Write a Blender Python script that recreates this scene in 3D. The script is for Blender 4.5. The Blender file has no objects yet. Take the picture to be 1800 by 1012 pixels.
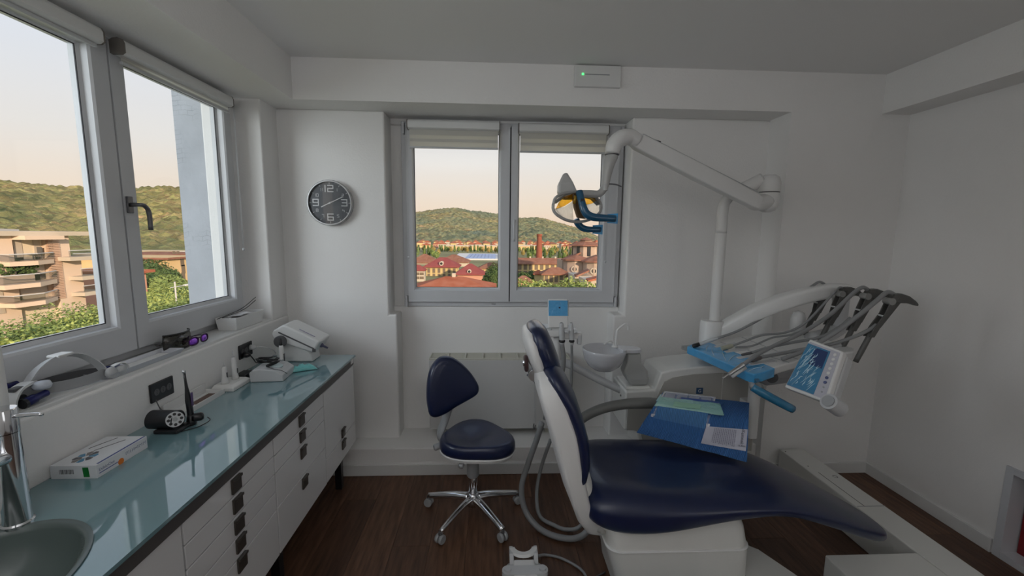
import bpy, bmesh, math, random
from mathutils import Vector, Matrix, noise
random.seed(7)
S = bpy.context.scene
COL = S.collection

# ---------------------------------------------------------------- camera
FPX, PITCH, YAW, ROLL, EYE = 734.6, .1279, .0457, .0115, 1.65
fwd = Vector((math.sin(YAW)*math.cos(PITCH), math.cos(YAW)*math.cos(PITCH), -math.sin(PITCH)))
rgt0 = Vector((math.cos(YAW), -math.sin(YAW), 0))
up0 = rgt0.cross(fwd)
rgt = rgt0*math.cos(ROLL) + up0*math.sin(ROLL)
upv = up0*math.cos(ROLL) - rgt0*math.sin(ROLL)
cd = bpy.data.cameras.new('camera')
cd.sensor_width = 36; cd.lens = FPX/1800*36; cd.clip_start = .02; cd.clip_end = 6000
cam = bpy.data.objects.new('camera', cd); COL.objects.link(cam)
cam.matrix_world = Matrix(((rgt.x, upv.x, -fwd.x, 0), (rgt.y, upv.y, -fwd.y, 0), (rgt.z, upv.z, -fwd.z, EYE), (0, 0, 0, 1)))
S.camera = cam

# ---------------------------------------------------------------- sky, sun, exposure
S.view_settings.view_transform = 'Standard'; S.view_settings.look = 'None'
S.view_settings.gamma = 1; S.view_settings.use_curve_mapping = False
S.view_settings.exposure = 0.0
W = bpy.data.worlds.new('evening_sky'); S.world = W; W.use_nodes = True
nt = W.node_tree; nt.nodes.clear()
tc = nt.nodes.new('ShaderNodeTexCoord'); sx = nt.nodes.new('ShaderNodeSeparateXYZ')
rp = nt.nodes.new('ShaderNodeValToRGB'); bg = nt.nodes.new('ShaderNodeBackground'); wo = nt.nodes.new('ShaderNodeOutputWorld')
nt.links.new(tc.outputs['Generated'], sx.inputs[0]); nt.links.new(sx.outputs['Z'], rp.inputs[0])
nt.links.new(rp.outputs[0], bg.inputs[0]); nt.links.new(bg.outputs[0], wo.inputs[0])
el = rp.color_ramp.elements
SKY = [(0, (.92, .66, .50)), (.06, (.93, .76, .62)), (.16, (.87, .82, .79)), (.30, (.80, .82, .90)), (.55, (.68, .74, .88)), (1, (.52, .62, .80))]
el[0].position = 0; el[0].color = (*SKY[0][1], 1); el[1].position = 1; el[1].color = (*SKY[-1][1], 1)
for p_, c_ in SKY[1:-1]:
    e = el.new(p_); e.color = (*c_, 1)
bg.inputs[1].default_value = 1.0
sun_d = bpy.data.lights.new('sun', 'SUN'); sun_d.energy = 5.5; sun_d.color = (1, .74, .52); sun_d.angle = math.radians(2)
sun = bpy.data.objects.new('sun', sun_d); COL.objects.link(sun)
sun.rotation_euler = Vector((-.55, .80, -.22)).to_track_quat('-Z', 'Y').to_euler(); sun.location = (30, -60, 40)

# added fill lamps out of view, brightening the room beyond sky and sun
def area(nm, loc, size, sy, direction, energy, col):
    l = bpy.data.lights.new(nm, 'AREA'); l.shape = 'RECTANGLE'; l.size = size; l.size_y = sy; l.energy = energy; l.color = col
    o = bpy.data.objects.new(nm, l); COL.objects.link(o); o.location = loc; o.rotation_euler = Vector(direction).to_track_quat('-Z', 'Y').to_euler(); return o
area('fill_light_up', (-.5, -.5, 1.90), 1.4, 1.2, (0, 0, 1), 21, (.98, .98, 1))  # added fill thrown up at the ceiling, stands for no fixture
area('fill_light_rear_left', (-1.50, -.875, 1.77), 1.0, 1.05, (1, .45, .05), 2.5, (.90, .95, 1))  # added fill set in the made-up rear window
area('fill_light_outside_left', (-3.4, .55, 2.2), 2.0, 1.6, (2.5, 2.3, -.85), 54, (.86, .93, 1))  # added outdoor fill, boosts light through the left window onto the clock wall
area('fill_light_rear_right', (2.30, -1.25, 1.55), 1.0, 1.3, (-1, .35, -.15), 4, (.98, .97, .96))  # added fill behind the camera, lifts the cabinet fronts and left wall
# ---------------------------------------------------------------- measuring helper: where the sight line of a photo pixel meets a plane x / y / z = const
def sight(u, v):
    a, b = (u-900)/FPX, (v-506)/FPX
    return (fwd + rgt*a - upv*b)
def at(u, v, ax, val):
    d = sight(u, v); i = 'xyz'.index(ax); o = Vector((0, 0, EYE))
    return o + d*((val-o[i])/d[i])
def ay(u, v, y): return at(u, v, 'y', y)
def ax_(u, v, x): return at(u, v, 'x', x)
def az(u, v, z): return at(u, v, 'z', z)

# ---------------------------------------------------------------- materials
MATS = {}
def mat(name, col, rough=.5, metal=0, bump=0, bscale=40, vary=0, vscale=8, coat=0, spec=.5, alpha=1, emit=None, trans=0, stretch=None, rand=0):
    if name in MATS: return MATS[name]
    m = bpy.data.materials.new(name); m.use_nodes = True; n = m.node_tree; b = n.nodes['Principled BSDF']
    b.inputs['Base Color'].default_value = (*col, 1); b.inputs['Roughness'].default_value = rough
    b.inputs['Metallic'].default_value = metal; b.inputs['Coat Weight'].default_value = coat
    b.inputs['Specular IOR Level'].default_value = spec; b.inputs['Transmission Weight'].default_value = trans
    b.inputs['Alpha'].default_value = alpha
    if emit: b.inputs['Emission Color'].default_value = (*emit[0], 1); b.inputs['Emission Strength'].default_value = emit[1]
    co = n.nodes.new('ShaderNodeTexCoord'); mp = n.nodes.new('ShaderNodeMapping')
    n.links.new(co.outputs['Object'], mp.inputs[0])
    if stretch: mp.inputs['Scale'].default_value = stretch
    if vary or rand:
        ns = n.nodes.new('ShaderNodeTexNoise'); ns.inputs['Scale'].default_value = vscale; ns.inputs['Detail'].default_value = 5
        n.links.new(mp.outputs[0], ns.inputs[0])
        hv = n.nodes.new('ShaderNodeHueSaturation'); hv.inputs['Color'].default_value = (*col, 1)
        mr = n.nodes.new('ShaderNodeMapRange'); mr.inputs[1].default_value = .25; mr.inputs[2].default_value = .75
        mr.inputs[3].default_value = 1-vary; mr.inputs[4].default_value = 1+vary
        n.links.new(ns.outputs[0], mr.inputs[0])
        if rand:
            oi = n.nodes.new('ShaderNodeObjectInfo'); mr2 = n.nodes.new('ShaderNodeMapRange')
            mr2.inputs[3].default_value = 1-rand; mr2.inputs[4].default_value = 1+rand
            mu = n.nodes.new('ShaderNodeMath'); mu.operation = 'MULTIPLY'
            n.links.new(oi.outputs['Random'], mr2.inputs[0]); n.links.new(mr.outputs[0], mu.inputs[0]); n.links.new(mr2.outputs[0], mu.inputs[1])
            n.links.new(mu.outputs[0], hv.inputs['Value'])
        else: n.links.new(mr.outputs[0], hv.inputs['Value'])
        n.links.new(hv.outputs[0], b.inputs['Base Color'])
    if bump:
        n2 = n.nodes.new('ShaderNodeTexNoise'); n2.inputs['Scale'].default_value = bscale; n2.inputs['Detail'].default_value = 4
        bu = n.nodes.new('ShaderNodeBump'); bu.inputs['Strength'].default_value = bump; bu.inputs['Distance'].default_value = .01
        n.links.new(mp.outputs[0], n2.inputs[0]); n.links.new(n2.outputs[0], bu.inputs['Height']); n.links.new(bu.outputs[0], b.inputs['Normal'])
    MATS[name] = m; return m
def glass_mat(name, tint=(1, 1, 1), gloss=.06, rough=0.0):
    m = bpy.data.materials.new(name); m.use_nodes = True; n = m.node_tree; n.nodes.clear()
    t = n.nodes.new('ShaderNodeBsdfTransparent'); t.inputs[0].default_value = (*tint, 1)
    g = n.nodes.new('ShaderNodeBsdfGlossy'); g.inputs['Roughness'].default_value = rough
    f = n.nodes.new('ShaderNodeLayerWeight'); f.inputs[0].default_value = .5
    pw_ = n.nodes.new('ShaderNodeMath'); pw_.operation = 'POWER'; pw_.inputs[1].default_value = 5
    mx = n.nodes.new('ShaderNodeMixShader'); o = n.nodes.new('ShaderNodeOutputMaterial')
    ma = n.nodes.new('ShaderNodeMath'); ma.operation = 'MULTIPLY_ADD'; ma.inputs[1].default_value = .55; ma.inputs[2].default_value = gloss; ma.use_clamp = True
    n.links.new(f.outputs['Facing'], pw_.inputs[0]); n.links.new(pw_.outputs[0], ma.inputs[0]); n.links.new(ma.outputs[0], mx.inputs[0])
    n.links.new(t.outputs[0], mx.inputs[1]); n.links.new(g.outputs[0], mx.inputs[2]); n.links.new(mx.outputs[0], o.inputs[0])
    MATS[name] = m; return m

wall_m = mat('wall_paint', (.86, .85, .835), .9, bump=.15, bscale=90, vary=.02, vscale=2, spec=.2)
ceil_m = mat('ceiling_paint', (.86, .855, .845), .95, bump=.06, bscale=60, spec=.2)
trim_m = mat('trim_white', (.74, .74, .73), .45)
pvc_m = mat('window_pvc', (.61, .62, .64), .35, vary=.03, vscale=5)
rubber_m = mat('gasket_rubber', (.03, .03, .035), .6)
white_m = mat('white_plastic', (.74, .74, .73), .32)
white2_m = mat('warm_white_shell', (.70, .70, .67), .28, coat=.2)
grey_m = mat('grey_plastic', (.36, .37, .38), .4)
lgrey_m = mat('light_grey_plastic', (.55, .56, .57), .38)
dgrey_m = mat('dark_grey_plastic', (.10, .10, .105), .42)
black_m = mat('black_plastic', (.012, .012, .014), .3)
chrome_m = mat('chrome', (.75, .76, .78), .09, 1)
steel_m = mat('brushed_steel', (.5, .5, .5), .28, 1)
navy_m = mat('navy_vinyl', (.006, .013, .052), .31, bump=.05, bscale=350, coat=.25)
navyd_m = navy_m
film_m = mat('blue_film', (.06, .36, .70), .14, coat=.6, bump=.9, bscale=22)
filmd_m = mat('dark_blue_film', (.015, .10, .20), .15, coat=.6, bump=.6, bscale=25)
porc_m = mat('porcelain', (.60, .61, .64), .12, coat=.5)
hose_m = mat('grey_hose', (.24, .245, .25), .42)
teal_m = mat('teal_back_painted_glass', (.17, .29, .32), .04, coat=1)
basin_m = mat('sink_grey_green', (.10, .13, .125), .25, coat=.2)
pane_m = glass_mat('window_glass', (.97, .985, .98), .015)
clear_m = glass_mat('clear_plastic', (.88, .9, .9), .12, .05)
amber_m = glass_mat('amber_plastic', (.95, .72, .22), .10, .05)

# ---------------------------------------------------------------- mesh helpers
def obj(name, bm, m, parent=None, smooth=False, ang=None, bevel=0, seg=2):
    bmesh.ops.recalc_face_normals(bm, faces=bm.faces[:])
    me = bpy.data.meshes.new(name); bm.to_mesh(me); bm.free()
    if m: me.materials.append(m)
    o = bpy.data.objects.new(name, me); COL.objects.link(o)
    if smooth:
        me.shade_smooth()
        if ang:
            me.set_sharp_from_angle(angle=math.radians(ang))
    if bevel:
        b = o.modifiers.new('bevel', 'BEVEL'); b.width = bevel; b.segments = seg; b.limit_method = 'ANGLE'; b.angle_limit = math.radians(40)
        b.harden_normals = False
    if parent: o.parent = parent
    return o
def tag(o, label, cat=None, group=None, kind=None):
    if label: o['label'] = label
    if cat: o['category'] = cat
    if group: o['group'] = group
    if kind: o['kind'] = kind
    return o
def thing(name, label, cat, group=None, loc=(0, 0, 0)):
    o = bpy.data.objects.new(name, None); COL.objects.link(o); o.location = loc; o.empty_display_size = .05
    return tag(o, label, cat, group)
def NB(): return bmesh.new()
def box(bm, a, b, M=None):
    x0, y0, z0 = [min(p, q) for p, q in zip(a, b)]; x1, y1, z1 = [max(p, q) for p, q in zip(a, b)]
    vs = [bm.verts.new((x, y, z)) for x in (x0, x1) for y in (y0, y1) for z in (z0, z1)]
    if M is not None:
        for v in vs: v.co = M @ v.co
    for f in ((0, 1, 3, 2), (4, 6, 7, 5), (0, 4, 5, 1), (2, 3, 7, 6), (0, 2, 6, 4), (1, 5, 7, 3)): bm.faces.new([vs[i] for i in f])
    return vs
def bx(a, b, M=None): bm = NB(); box(bm, a, b, M); return bm
def loft(bm, rings, cap=True, closed=True):
    R = [[bm.verts.new(p) for p in r] for r in rings]; n = len(R[0])
    for i in range(len(R)-1):
        for j in range(n if closed else n-1):
            k = (j+1) % n
            try: bm.faces.new((R[i][j], R[i][k], R[i+1][k], R[i+1][j]))
            except ValueError: pass
    if cap and closed:
        bm.faces.new(R[0][::-1]); bm.faces.new(R[-1])
    return bm
def catmull(pts, sub=6):
    P = [Vector(p) for p in pts]
    if len(P) < 3: return P
    Q = [P[0]*2-P[1]] + P + [P[-1]*2-P[-2]]; out = []
    for i in range(1, len(Q)-2):
        a, b, c, d = Q[i-1:i+3]
        for k in range(sub):
            t = k/sub; out.append(.5*((2*b)+(c-a)*t+(2*a-5*b+4*c-d)*t*t+(3*b-a-3*c+d)*t**3))
    out.append(P[-1]); return out
def tube(bm, pts, r, n=10, sub=0, cap=True, sq=1):
    P = catmull(pts, sub) if sub else [Vector(p) for p in pts]
    rr = r if isinstance(r, (list, tuple)) else [r]
    up = Vector((0, 0, 1)); rings = []; T0 = (P[1]-P[0]).normalized()
    nrm = T0.orthogonal().normalized()
    for i, p in enumerate(P):
        T = (P[min(i+1, len(P)-1)]-P[max(i-1, 0)]).normalized()
        nrm = (nrm-T*nrm.dot(T)); nrm = nrm.normalized() if nrm.length > 1e-6 else T.orthogonal().normalized()
        bi = T.cross(nrm); f = i/(len(P)-1)*(len(rr)-1); k = min(int(f), len(rr)-2) if len(rr) > 1 else 0
        rad = rr[0] if len(rr) == 1 else rr[k]+(rr[k+1]-rr[k])*(f-k)
        rings.append([p+nrm*math.cos(2*math.pi*j/n)*rad+bi*math.sin(2*math.pi*j/n)*rad*sq for j in range(n)])
    return loft(bm, rings, cap)
def tb(pts, r, n=10, sub=0, **k): return tube(NB(), pts, r, n, sub, **k)
def frame_to(p, q):
    p, q = Vector(p), Vector(q); d = (q-p).normalized(); a = d.orthogonal().normalized(); b = d.cross(a)
    M = Matrix((a, b, d)).transposed().to_4x4(); M.translation = p; return M
def lathe(bm, prof, M=None, n=24, sy=1, close=True):
    rings = []
    for r, z in prof:
        rr = max(r, 1e-4); ring = [Vector((rr*math.cos(2*math.pi*j/n), rr*sy*math.sin(2*math.pi*j/n), z)) for j in range(n)]
        rings.append([M @ p for p in ring] if M is not None else ring)
    return loft(bm, rings, close)
def cyl(bm, p, q, r, n=20, r2=None):
    return lathe(bm, [(r, 0), (r2 if r2 is not None else r, (Vector(q)-Vector(p)).length)], frame_to(p, q), n)
def prism(bm, poly, axis, a, b):
    i = 'xyz'.index(axis)
    def put(p, t):
        c = list(p); c.insert(i, t); return Vector(c)
    return loft(bm, [[put(p, a) for p in poly], [put(p, b) for p in poly]])
def rrect(w, h, r, k=4):
    pts = []
    for cx, cy, a0 in ((w-r, h-r, 0), (-w+r, h-r, 90), (-w+r, -h+r, 180), (w-r, -h+r, 270)):
        for j in range(k+1):
            a = math.radians(a0+90*j/k); pts.append((cx+r*math.cos(a), cy+r*math.sin(a)))
    return pts
def text_mesh(s, size, depth=.0005, align='CENTER'):
    c = bpy.data.curves.new('writing', 'FONT'); c.body = s; c.size = size; c.extrude = depth; c.align_x = align; c.align_y = 'CENTER'
    c.resolution_u = 3
    o = bpy.data.objects.new('writing', c); COL.objects.link(o)
    dg = bpy.context.evaluated_depsgraph_get(); dg.update(); me = bpy.data.meshes.new_from_object(o.evaluated_get(dg))
    bpy.data.objects.remove(o); return me
def text_obj(name, s, size, M, m, parent, depth=.0005):
    me = text_mesh(s, size, depth); me.materials.clear(); me.materials.append(m); me.transform(M)
    o = bpy.data.objects.new(name, me); COL.objects.link(o); o.parent = parent; return o
def plane_frame(o, xdir, ydir):
    x = Vector(xdir).normalized(); y = Vector(ydir); y = (y-x*y.dot(x)).normalized(); z = x.cross(y)
    M = Matrix((x, y, z)).transposed().to_4x4(); M.translation = Vector(o); return M
def struct(name, bm, m, parent=None, **k):
    o = obj(name, bm, m, parent, **k)
    if not parent: o['kind'] = 'structure'
    return o
def copy_tree(o, parent=None):
    c = o.copy(); COL.objects.link(c)
    if parent: c.parent = parent
    for ch in list(o.children): copy_tree(ch, c)
    return c
# ================================================================ ROOM SHELL (metres; camera above the origin)
DA, DB, DC, DN = 2.675, 2.88, 3.06, 3.03     # beam/column face, back wall, window recess, niche under window
XS, XR, XW, XL = -1.202, 2.469, 2.658, -1.40
ZC, ZB = 2.674, 2.435
YB = -1.7                                      # wall behind the camera
# floor: a slab with separate boards laid on it
fl = struct('floor', bx((-1.75, YB-.2, -.25), (2.9, 3.2, -.012)), mat('floor_screed', (.10, .07, .05), .8))
def plank_mat():
    m = mat('walnut_board', (.105, .052, .030), .42, bump=.12, bscale=30, vary=.55, vscale=5, stretch=(9, 1, 1), rand=.28, spec=.4); return m
pm = plank_mat(); pw, plen = .195, 1.25
pmesh = {}
x = -1.5; c_ = 0
while x < XW:
    x1 = min(x+pw, XW); off = [0, .55, .25, .85, .4][c_ % 5]; y = YB-off
    while y < 3.05:
        y0, y1 = max(y, YB), min(y+plen, 3.05)
        if y1-y0 > .02:
            key = (round(x1-x, 3), round(y1-y0, 3))
            if key not in pmesh:
                o = obj('floor_board', bx((.0008, .0008, -.014), (x1-x-.0008, y1-y0-.0008, 0)), pm, fl, bevel=0)
                pmesh[key] = o.data
            else:
                o = bpy.data.objects.new('floor_board', pmesh[key]); COL.objects.link(o); o.parent = fl
            o.location = (x, y0, 0)
        y += plen
    x += pw; c_ += 1
ROOFTOP = 4.2
ce = struct('ceiling', bx((-1.95, YB-.3, ZC), (2.95, 3.25, ROOFTOP)), ceil_m)  # unseen mass above the ceiling, thickened to keep sun off the outside pier
sl = struct('trim_1', bx((-1.75, YB, ZB), (XS, DC, ZC)), wall_m)                 # soffit over the left window
sr = struct('trim_2', bx((XR, YB, ZB), (XW, DA, ZC)), wall_m)                    # soffit on the right
bm = NB(); box(bm, (XS, DA, ZB), (XR+.2, DC, ZC)); struct('trim_3', bm, wall_m)  # beam across the back wall
# right wall, rear wall
bm = NB(); box(bm, (XW, YB, -.2), (XW+.25, .85, ZC)); box(bm, (XW, 1.905, -.2), (XW+.25, 3.25, ZC)); box(bm, (XW, .85, .50), (XW+.25, 1.905, ZC)); box(bm, (XW, .85, -.2), (XW+.25, 1.905, 0)); box(bm, (XW+.235, .85, 0), (XW+.25, 1.905, .5)); struct('wall_right', bm, wall_m)
struct('wall_rear', bx((-1.7, YB-.25, -.2), (XW+.25, YB, ZC)), wall_m)
# back wall: pieces round the window recess and the niche below it
WL, WR, WBOT, WTOP = -.717, .930, 1.088, 2.435
NL, NR = -.665, .855
bm = NB()
prism(bm, [(XL-.35, -.2), (NL, -.2), (NL, WBOT), (WL, WBOT), (WL, ZB+.001), (XL-.35, ZB+.001)], 'y', DB, 3.25)      # left of window
prism(bm, [(1.90, -.2), (1.90, ZB+.001), (WR, ZB+.001), (WR, WBOT), (NR, WBOT), (NR, -.2)], 'y', DB, 3.25)
box(bm, (WL-.03, DN, -.2), (WR+.03, 3.24, 1.1235))        # niche back
box(bm, (WL-.02, 3.055, 1.10), (-.625, 3.24, 2.395)); box(bm, (.905, 3.055, 1.10), (WR+.02, 3.24, 2.395)); box(bm, (WL-.02, 3.055, 2.395), (WR+.02, 3.24, ZB+.1))
struct('wall_back', bm, wall_m, bevel=.012, seg=3)
struct('trim_4', bx((1.875, DA, -.2), (XW, DB+.02, ZB)), wall_m)   # column at the right corner
# left wall below and around the left window
YP0, YP1 = .99, 2.687
XWIN = -1.57
bm = NB()
box(bm, (-1.75, YB, -.2), (XL, DB+.03, 1.085)); box(bm, (-1.75, YP1, 1.08), (XL-.004, DB+.03, ZB+.02)); box(bm, (-1.75, -.3, 1.08), (XL, YP0, ZB+.02))
box(bm, (-1.75, YB, 1.08), (XL, -1.45, ZB+.02))
box(bm, (-1.75, -1.45, 2.40), (XL, -.3, ZB+.02))
struct('wall_left', bm, wall_m, bevel=.01, seg=3)
struct('trim_5', bx((-1.60, YP0, 1.07), (-1.412, YP1, 1.099)), trim_m, bevel=.004)   # sill board of the left window
# low plinth along the back wall, with its baseboard
struct('trim_6', bx((XL, 2.722, -.1), (1.875, DN+.02, .19)), wall_m, bevel=.006)
def base(name, a, b, inward, h=.078):
    a, b = Vector(a), Vector(b); n = Vector(inward)
    bm = NB(); box(bm, (min(a.x, b.x), min(a.y, b.y), 0), (max(a.x, b.x)+abs(n.x)*0, max(a.y, b.y), h))
    o = struct(name, bm, trim_m, bevel=.003); return o
base('baseboard_back', (-1.05, 2.708, 0), (1.875, 2.722, 0), (0, -1, 0))
base('baseboard_column', (1.875, 2.660, 0), (XW, 2.675, 0), (0, -1, 0))
base('baseboard_right', (XW-.014, 1.912, 0), (XW, 2.661, 0), (-1, 0, 0))
# ---------------------------------------------------------------- windows
def window(name, M, w0, w1, seam, zb, zt, glass, handle_w, deep=.05, has_handle=True):
    """M maps (along, out, up) to the room; glass = [(a0,a1,z0,z1), ...] one pane per sash"""
    root = bpy.data.objects.new(name, None); COL.objects.link(root); root['kind'] = 'structure'
    def P(nm, boxes, m, parent=root, bevel=.004, **k):
        bm = NB()
        for a, b in boxes: box(bm, a, b, M)
        return obj(nm, bm, m, parent, bevel=bevel, **k)
    fw = .05
    P('outer_frame', [((w0, 0, zb), (w1, .07, zb+fw)), ((w0, 0, zt-fw*.6), (w1, .07, zt)), ((w0, .0005, zb+fw), (w0+fw, .07, zt-fw*.6)), ((w1-fw, .0005, zb+fw), (w1, .07, zt-fw*.6))], pvc_m)
    gap = .004
    spans = [(w0+fw*.75, seam-gap), (seam+gap, w1-fw*.75)]
    for i, (s0, s1) in enumerate(spans):
        g0, g1, z0, z1 = glass[i]; a0, a1 = zb+fw*.75, zt-fw*.5
        # mitred sash: loft of frame profile round the opening
        outer = [(s0, a0), (s1, a0), (s1, a1), (s0, a1)]; inner = [(g0, z0), (g1, z0), (g1, z1), (g0, z1)]
        rings = []
        prof = [(0, -.0), (0, -.022), (.006, -.028), (.80, -.028), (.87, -.020), (.88, .006), (1.0, .012), (1.0, .04), (0, .04)]
        bm = NB(); R = []
        for t, d in prof:
            R.append([bm.verts.new(M @ Vector((o_[0]+(i_[0]-o_[0])*t, d, o_[1]+(i_[1]-o_[1])*t))) for o_, i_ in zip(outer, inner)])
        for k in range(len(R)):
            A, B = R[k], R[(k+1) % len(R)]
            for j in range(4): bm.faces.new((A[j], A[(j+1) % 4], B[(j+1) % 4], B[j]))
        sash = obj('sash', bm, pvc_m, root)
        P('gasket', [((g0-.004, .013, z0-.004), (g1+.004, .017, z0+.003)), ((g0-.004, .013, z1-.003), (g1+.004, .017, z1+.004)),
                     ((g0-.004, .013, z0), (g0+.003, .017, z1)), ((g1-.003, .013, z0), (g1+.004, .017, z1))], rubber_m, sash, bevel=0)
        P('glass_pane', [((g0-.01, .020, z0-.01), (g1+.01, .026, z1+.01))], pane_m, sash, bevel=0)
    P('seam_gap', [((seam-gap, -.012, zb+fw*.8), (seam+gap, .0, zt-fw*.6))], rubber_m, bevel=0)
    return root, P
M2 = Matrix(((1, 0, 0, 0), (0, 1, 0, 3.02), (0, 0, 1, 0), (0, 0, 0, 1)))
w2, P2 = window('window_2', M2, -.641, .920, .118, 1.124, 2.412, [(-.555, .036, 1.262, 2.34), (.178, .768, 1.266, 2.34)], .1)
M1 = Matrix(((0, -1, 0, XWIN), (1, 0, 0, 0), (0, 0, 1, 0), (0, 0, 0, 1)))
w1, P1 = window('window_1', M1, 1.035, 2.66, 1.843, 1.10, 2.425, [(1.15, 1.752, 1.268, 2.345), (1.928, 2.55, 1.264, 2.345)], .1)
# added, unseen third window in the left wall, lets more daylight in
M3 = Matrix(((0, -1, 0, XWIN), (1, 0, 0, 0), (0, 0, 1, 0), (0, 0, 0, 1)))
w3, P3 = window('added_window_3', M3, -1.45, -.3, -.875, 1.085, 2.40, [(-1.36, -.93, 1.2, 2.33), (-.82, -.39, 1.2, 2.33)], .1)
# handles
def lever(parent, base, out, along, drop, m, s=1.0):
    base, out, along = Vector(base), Vector(out), Vector(along)
    bm = NB(); Mf = plane_frame(base, along, (0, 0, 1))
    if Mf.to_3x3().col[2].dot(out) < 0: Mf = plane_frame(base, -along, (0, 0, 1))
    box(bm, (-.014*s, -.035*s, 0), (.014*s, .035*s, .010), Mf)
    o = obj('handle_plate', bm, m, parent, bevel=.003)
    p = base+out*.01
    bm = tb([p, p+out*.035, p+out*.046+along*.012*s-Vector((0, 0, .004)), p+out*.048+along*.028*s-Vector((0, 0, .03)), p+out*.048+along*.03*s-Vector((0, 0, drop))], [.009, .008, .0085, .0095, .009], 12, 5)
    obj('lever', bm, m, o, smooth=True)
lever(w1, (XWIN+.028, 1.868, 1.755), (1, 0, 0), (0, 1, 0), .105, mat('handle_dark_steel', (.16, .16, .17), .3, .7))
hb = obj('handle', tb([(.145, 2.992, 1.745), (.145, 2.965, 1.745), (.145, 2.958, 1.735), (.146, 2.958, 1.60)], [.008, .008, .009, .0075], 12, 5), pvc_m, w2, smooth=True)
for zc in (1.165, 2.36):
    obj('hinge', bx((.890, 2.985, zc-.04), (.903, 3.02, zc+.04)), pvc_m, w2, bevel=.003)
    obj('hinge', bx((-.625, 2.985, zc-.04), (-.612, 3.02, zc+.04)), pvc_m, w2, bevel=.003)
obj('vent_slit', bx((-.01, 3.018, 1.140), (.02, 3.02, 1.144)), black_m, w2)
# ---------------------------------------------------------------- roller blinds
blind_m = mat('blind_fabric', (.62, .62, .60), .8, trans=.0)
def translucent(name, col, amount):
    m = bpy.data.materials.new(name); m.use_nodes = True; n = m.node_tree; n.nodes.clear()
    d = n.nodes.new('ShaderNodeBsdfDiffuse'); d.inputs[0].default_value = (*col, 1)
    t = n.nodes.new('ShaderNodeBsdfTranslucent'); t.inputs[0].default_value = (*col, 1)
    mx = n.nodes.new('ShaderNodeMixShader'); mx.inputs[0].default_value = amount; o = n.nodes.new('ShaderNodeOutputMaterial')
    n.links.new(d.outputs[0], mx.inputs[1]); n.links.new(t.outputs[0], mx.inputs[2]); n.links.new(mx.outputs[0], o.inputs[0]); return m
voile_m = translucent('blind_band_light', (.88, .87, .83), .68); voile2_m = translucent('blind_band_dense', (.74, .73, .70), .45)
def blind(label, M, a0, a1, ztop, zbot, out, chain_a, chain_z, group):
    t = thing('roller_blind', label, 'blind', group, M @ Vector(((a0+a1)/2, out, zbot)))
    def put(nm, bm, m, par, **k):
        o = obj(nm, bm, m, par, **k); return o
    L = t.location
    prof = [(-.030, -.022), (-.030, .012), (-.024, .026), (-.006, .033), (.014, .030), (.030, .020), (.030, -.022), (.018, -.030), (-.018, -.030)]
    def w(a, o_, z): return M @ Vector((a, o_, z))-L
    bm = loft(NB(), [[w(a, out+p, ztop-.03+q) for p, q in prof] for a in (a0, a1)])
    put('cassette', bm, white_m, t, smooth=True, ang=50)
    for a in (a0-.006, a1):
        bm = loft(NB(), [[w(b, out+p*1.04, ztop-.03+q*1.04) for p, q in prof] for b in (a, a+.006)]); put('end_cap', bm, mat('bracket_taupe', (.16, .145, .13), .5), t)
    z = ztop-.058; bands = [(0, .30, voile2_m), (.30, .50, voile_m), (.50, .64, voile2_m), (.64, .95, voile_m)]
    H = z-zbot
    for b0, b1, mm in bands:
        bm = NB(); 
        v = [w(a0+.008, out-.004, z-H*b0), w(a1-.008, out-.004, z-H*b0), w(a1-.008, out-.004, z-H*b1), w(a0+.008, out-.004, z-H*b1)]
        v2 = [p+(M.to_3x3() @ Vector((0, .0015, 0))) for p in v]
        loft(bm, [v, v2]); put('fabric_band', bm, mm, t)
    bm = NB(); box(bm, (a0+.006, out-.009, zbot), (a1-.006, out+.004, zbot+.012), M)
    for v in bm.verts: v.co -= L
    put('bottom_bar', bm, lgrey_m, t, bevel=.002)
    bm = NB()
    for s in (-.004, .004): tube(bm, [w(chain_a+s, out-.01, ztop-.04), w(chain_a+s, out-.01, chain_z)], .0012, 5)
    lathe(bm, [(.001, -.008), (.007, -.004), (.008, .004), (.003, .012)], Matrix.Translation(w(chain_a, out-.01, chain_z)), 10)
    put('pull_chain', bm, lgrey_m, t, smooth=True)
    return t
blind('rolled up white blind over the left sash of the window with the red rooftops', M2, -.578, .036, 2.405, 2.222, -.055, -.592, 1.48, None)
blind('rolled up white blind over the right sash, beside the dental lamp', M2, .172, .784, 2.398, 2.207, -.055, .80, 1.46, None)
blind('rolled up white blind over the opening sash with the dark lever handle', M1, 1.86, 2.565, 2.41, 2.315, -.055, 2.60, 1.54, None)
blind('rolled up white blind at the top left corner of the picture', M1, 1.12, 1.765, 2.41, 2.335, -.055, 1.10, 1.6, None)
# concrete pier outside the left window
conc_m = mat('weathered_render', (.46, .48, .52), .9, bump=.4, bscale=25, vary=.10, vscale=5)
n_ = conc_m.node_tree; b_ = n_.nodes['Principled BSDF']; br = n_.nodes.new('ShaderNodeTexBrick'); br.inputs['Scale'].default_value = 9; br.inputs['Mortar Size'].default_value = .010
br.inputs['Color1'].default_value = (1, 1, 1, 1); br.inputs['Color2'].default_value = (.97, .97, .97, 1); br.inputs['Mortar'].default_value = (.35, .36, .38, 1)
co_ = n_.nodes.new('ShaderNodeTexCoord'); mp_ = n_.nodes.new('ShaderNodeMapping'); mp_.inputs['Rotation'].default_value = (math.pi/2, 0, 0)
ns_ = n_.nodes.new('ShaderNodeTexNoise'); ns_.inputs['Scale'].default_value = 4; ad_ = n_.nodes.new('ShaderNodeMixRGB'); ad_.blend_type = 'ADD'; ad_.inputs[0].default_value = .06
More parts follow.
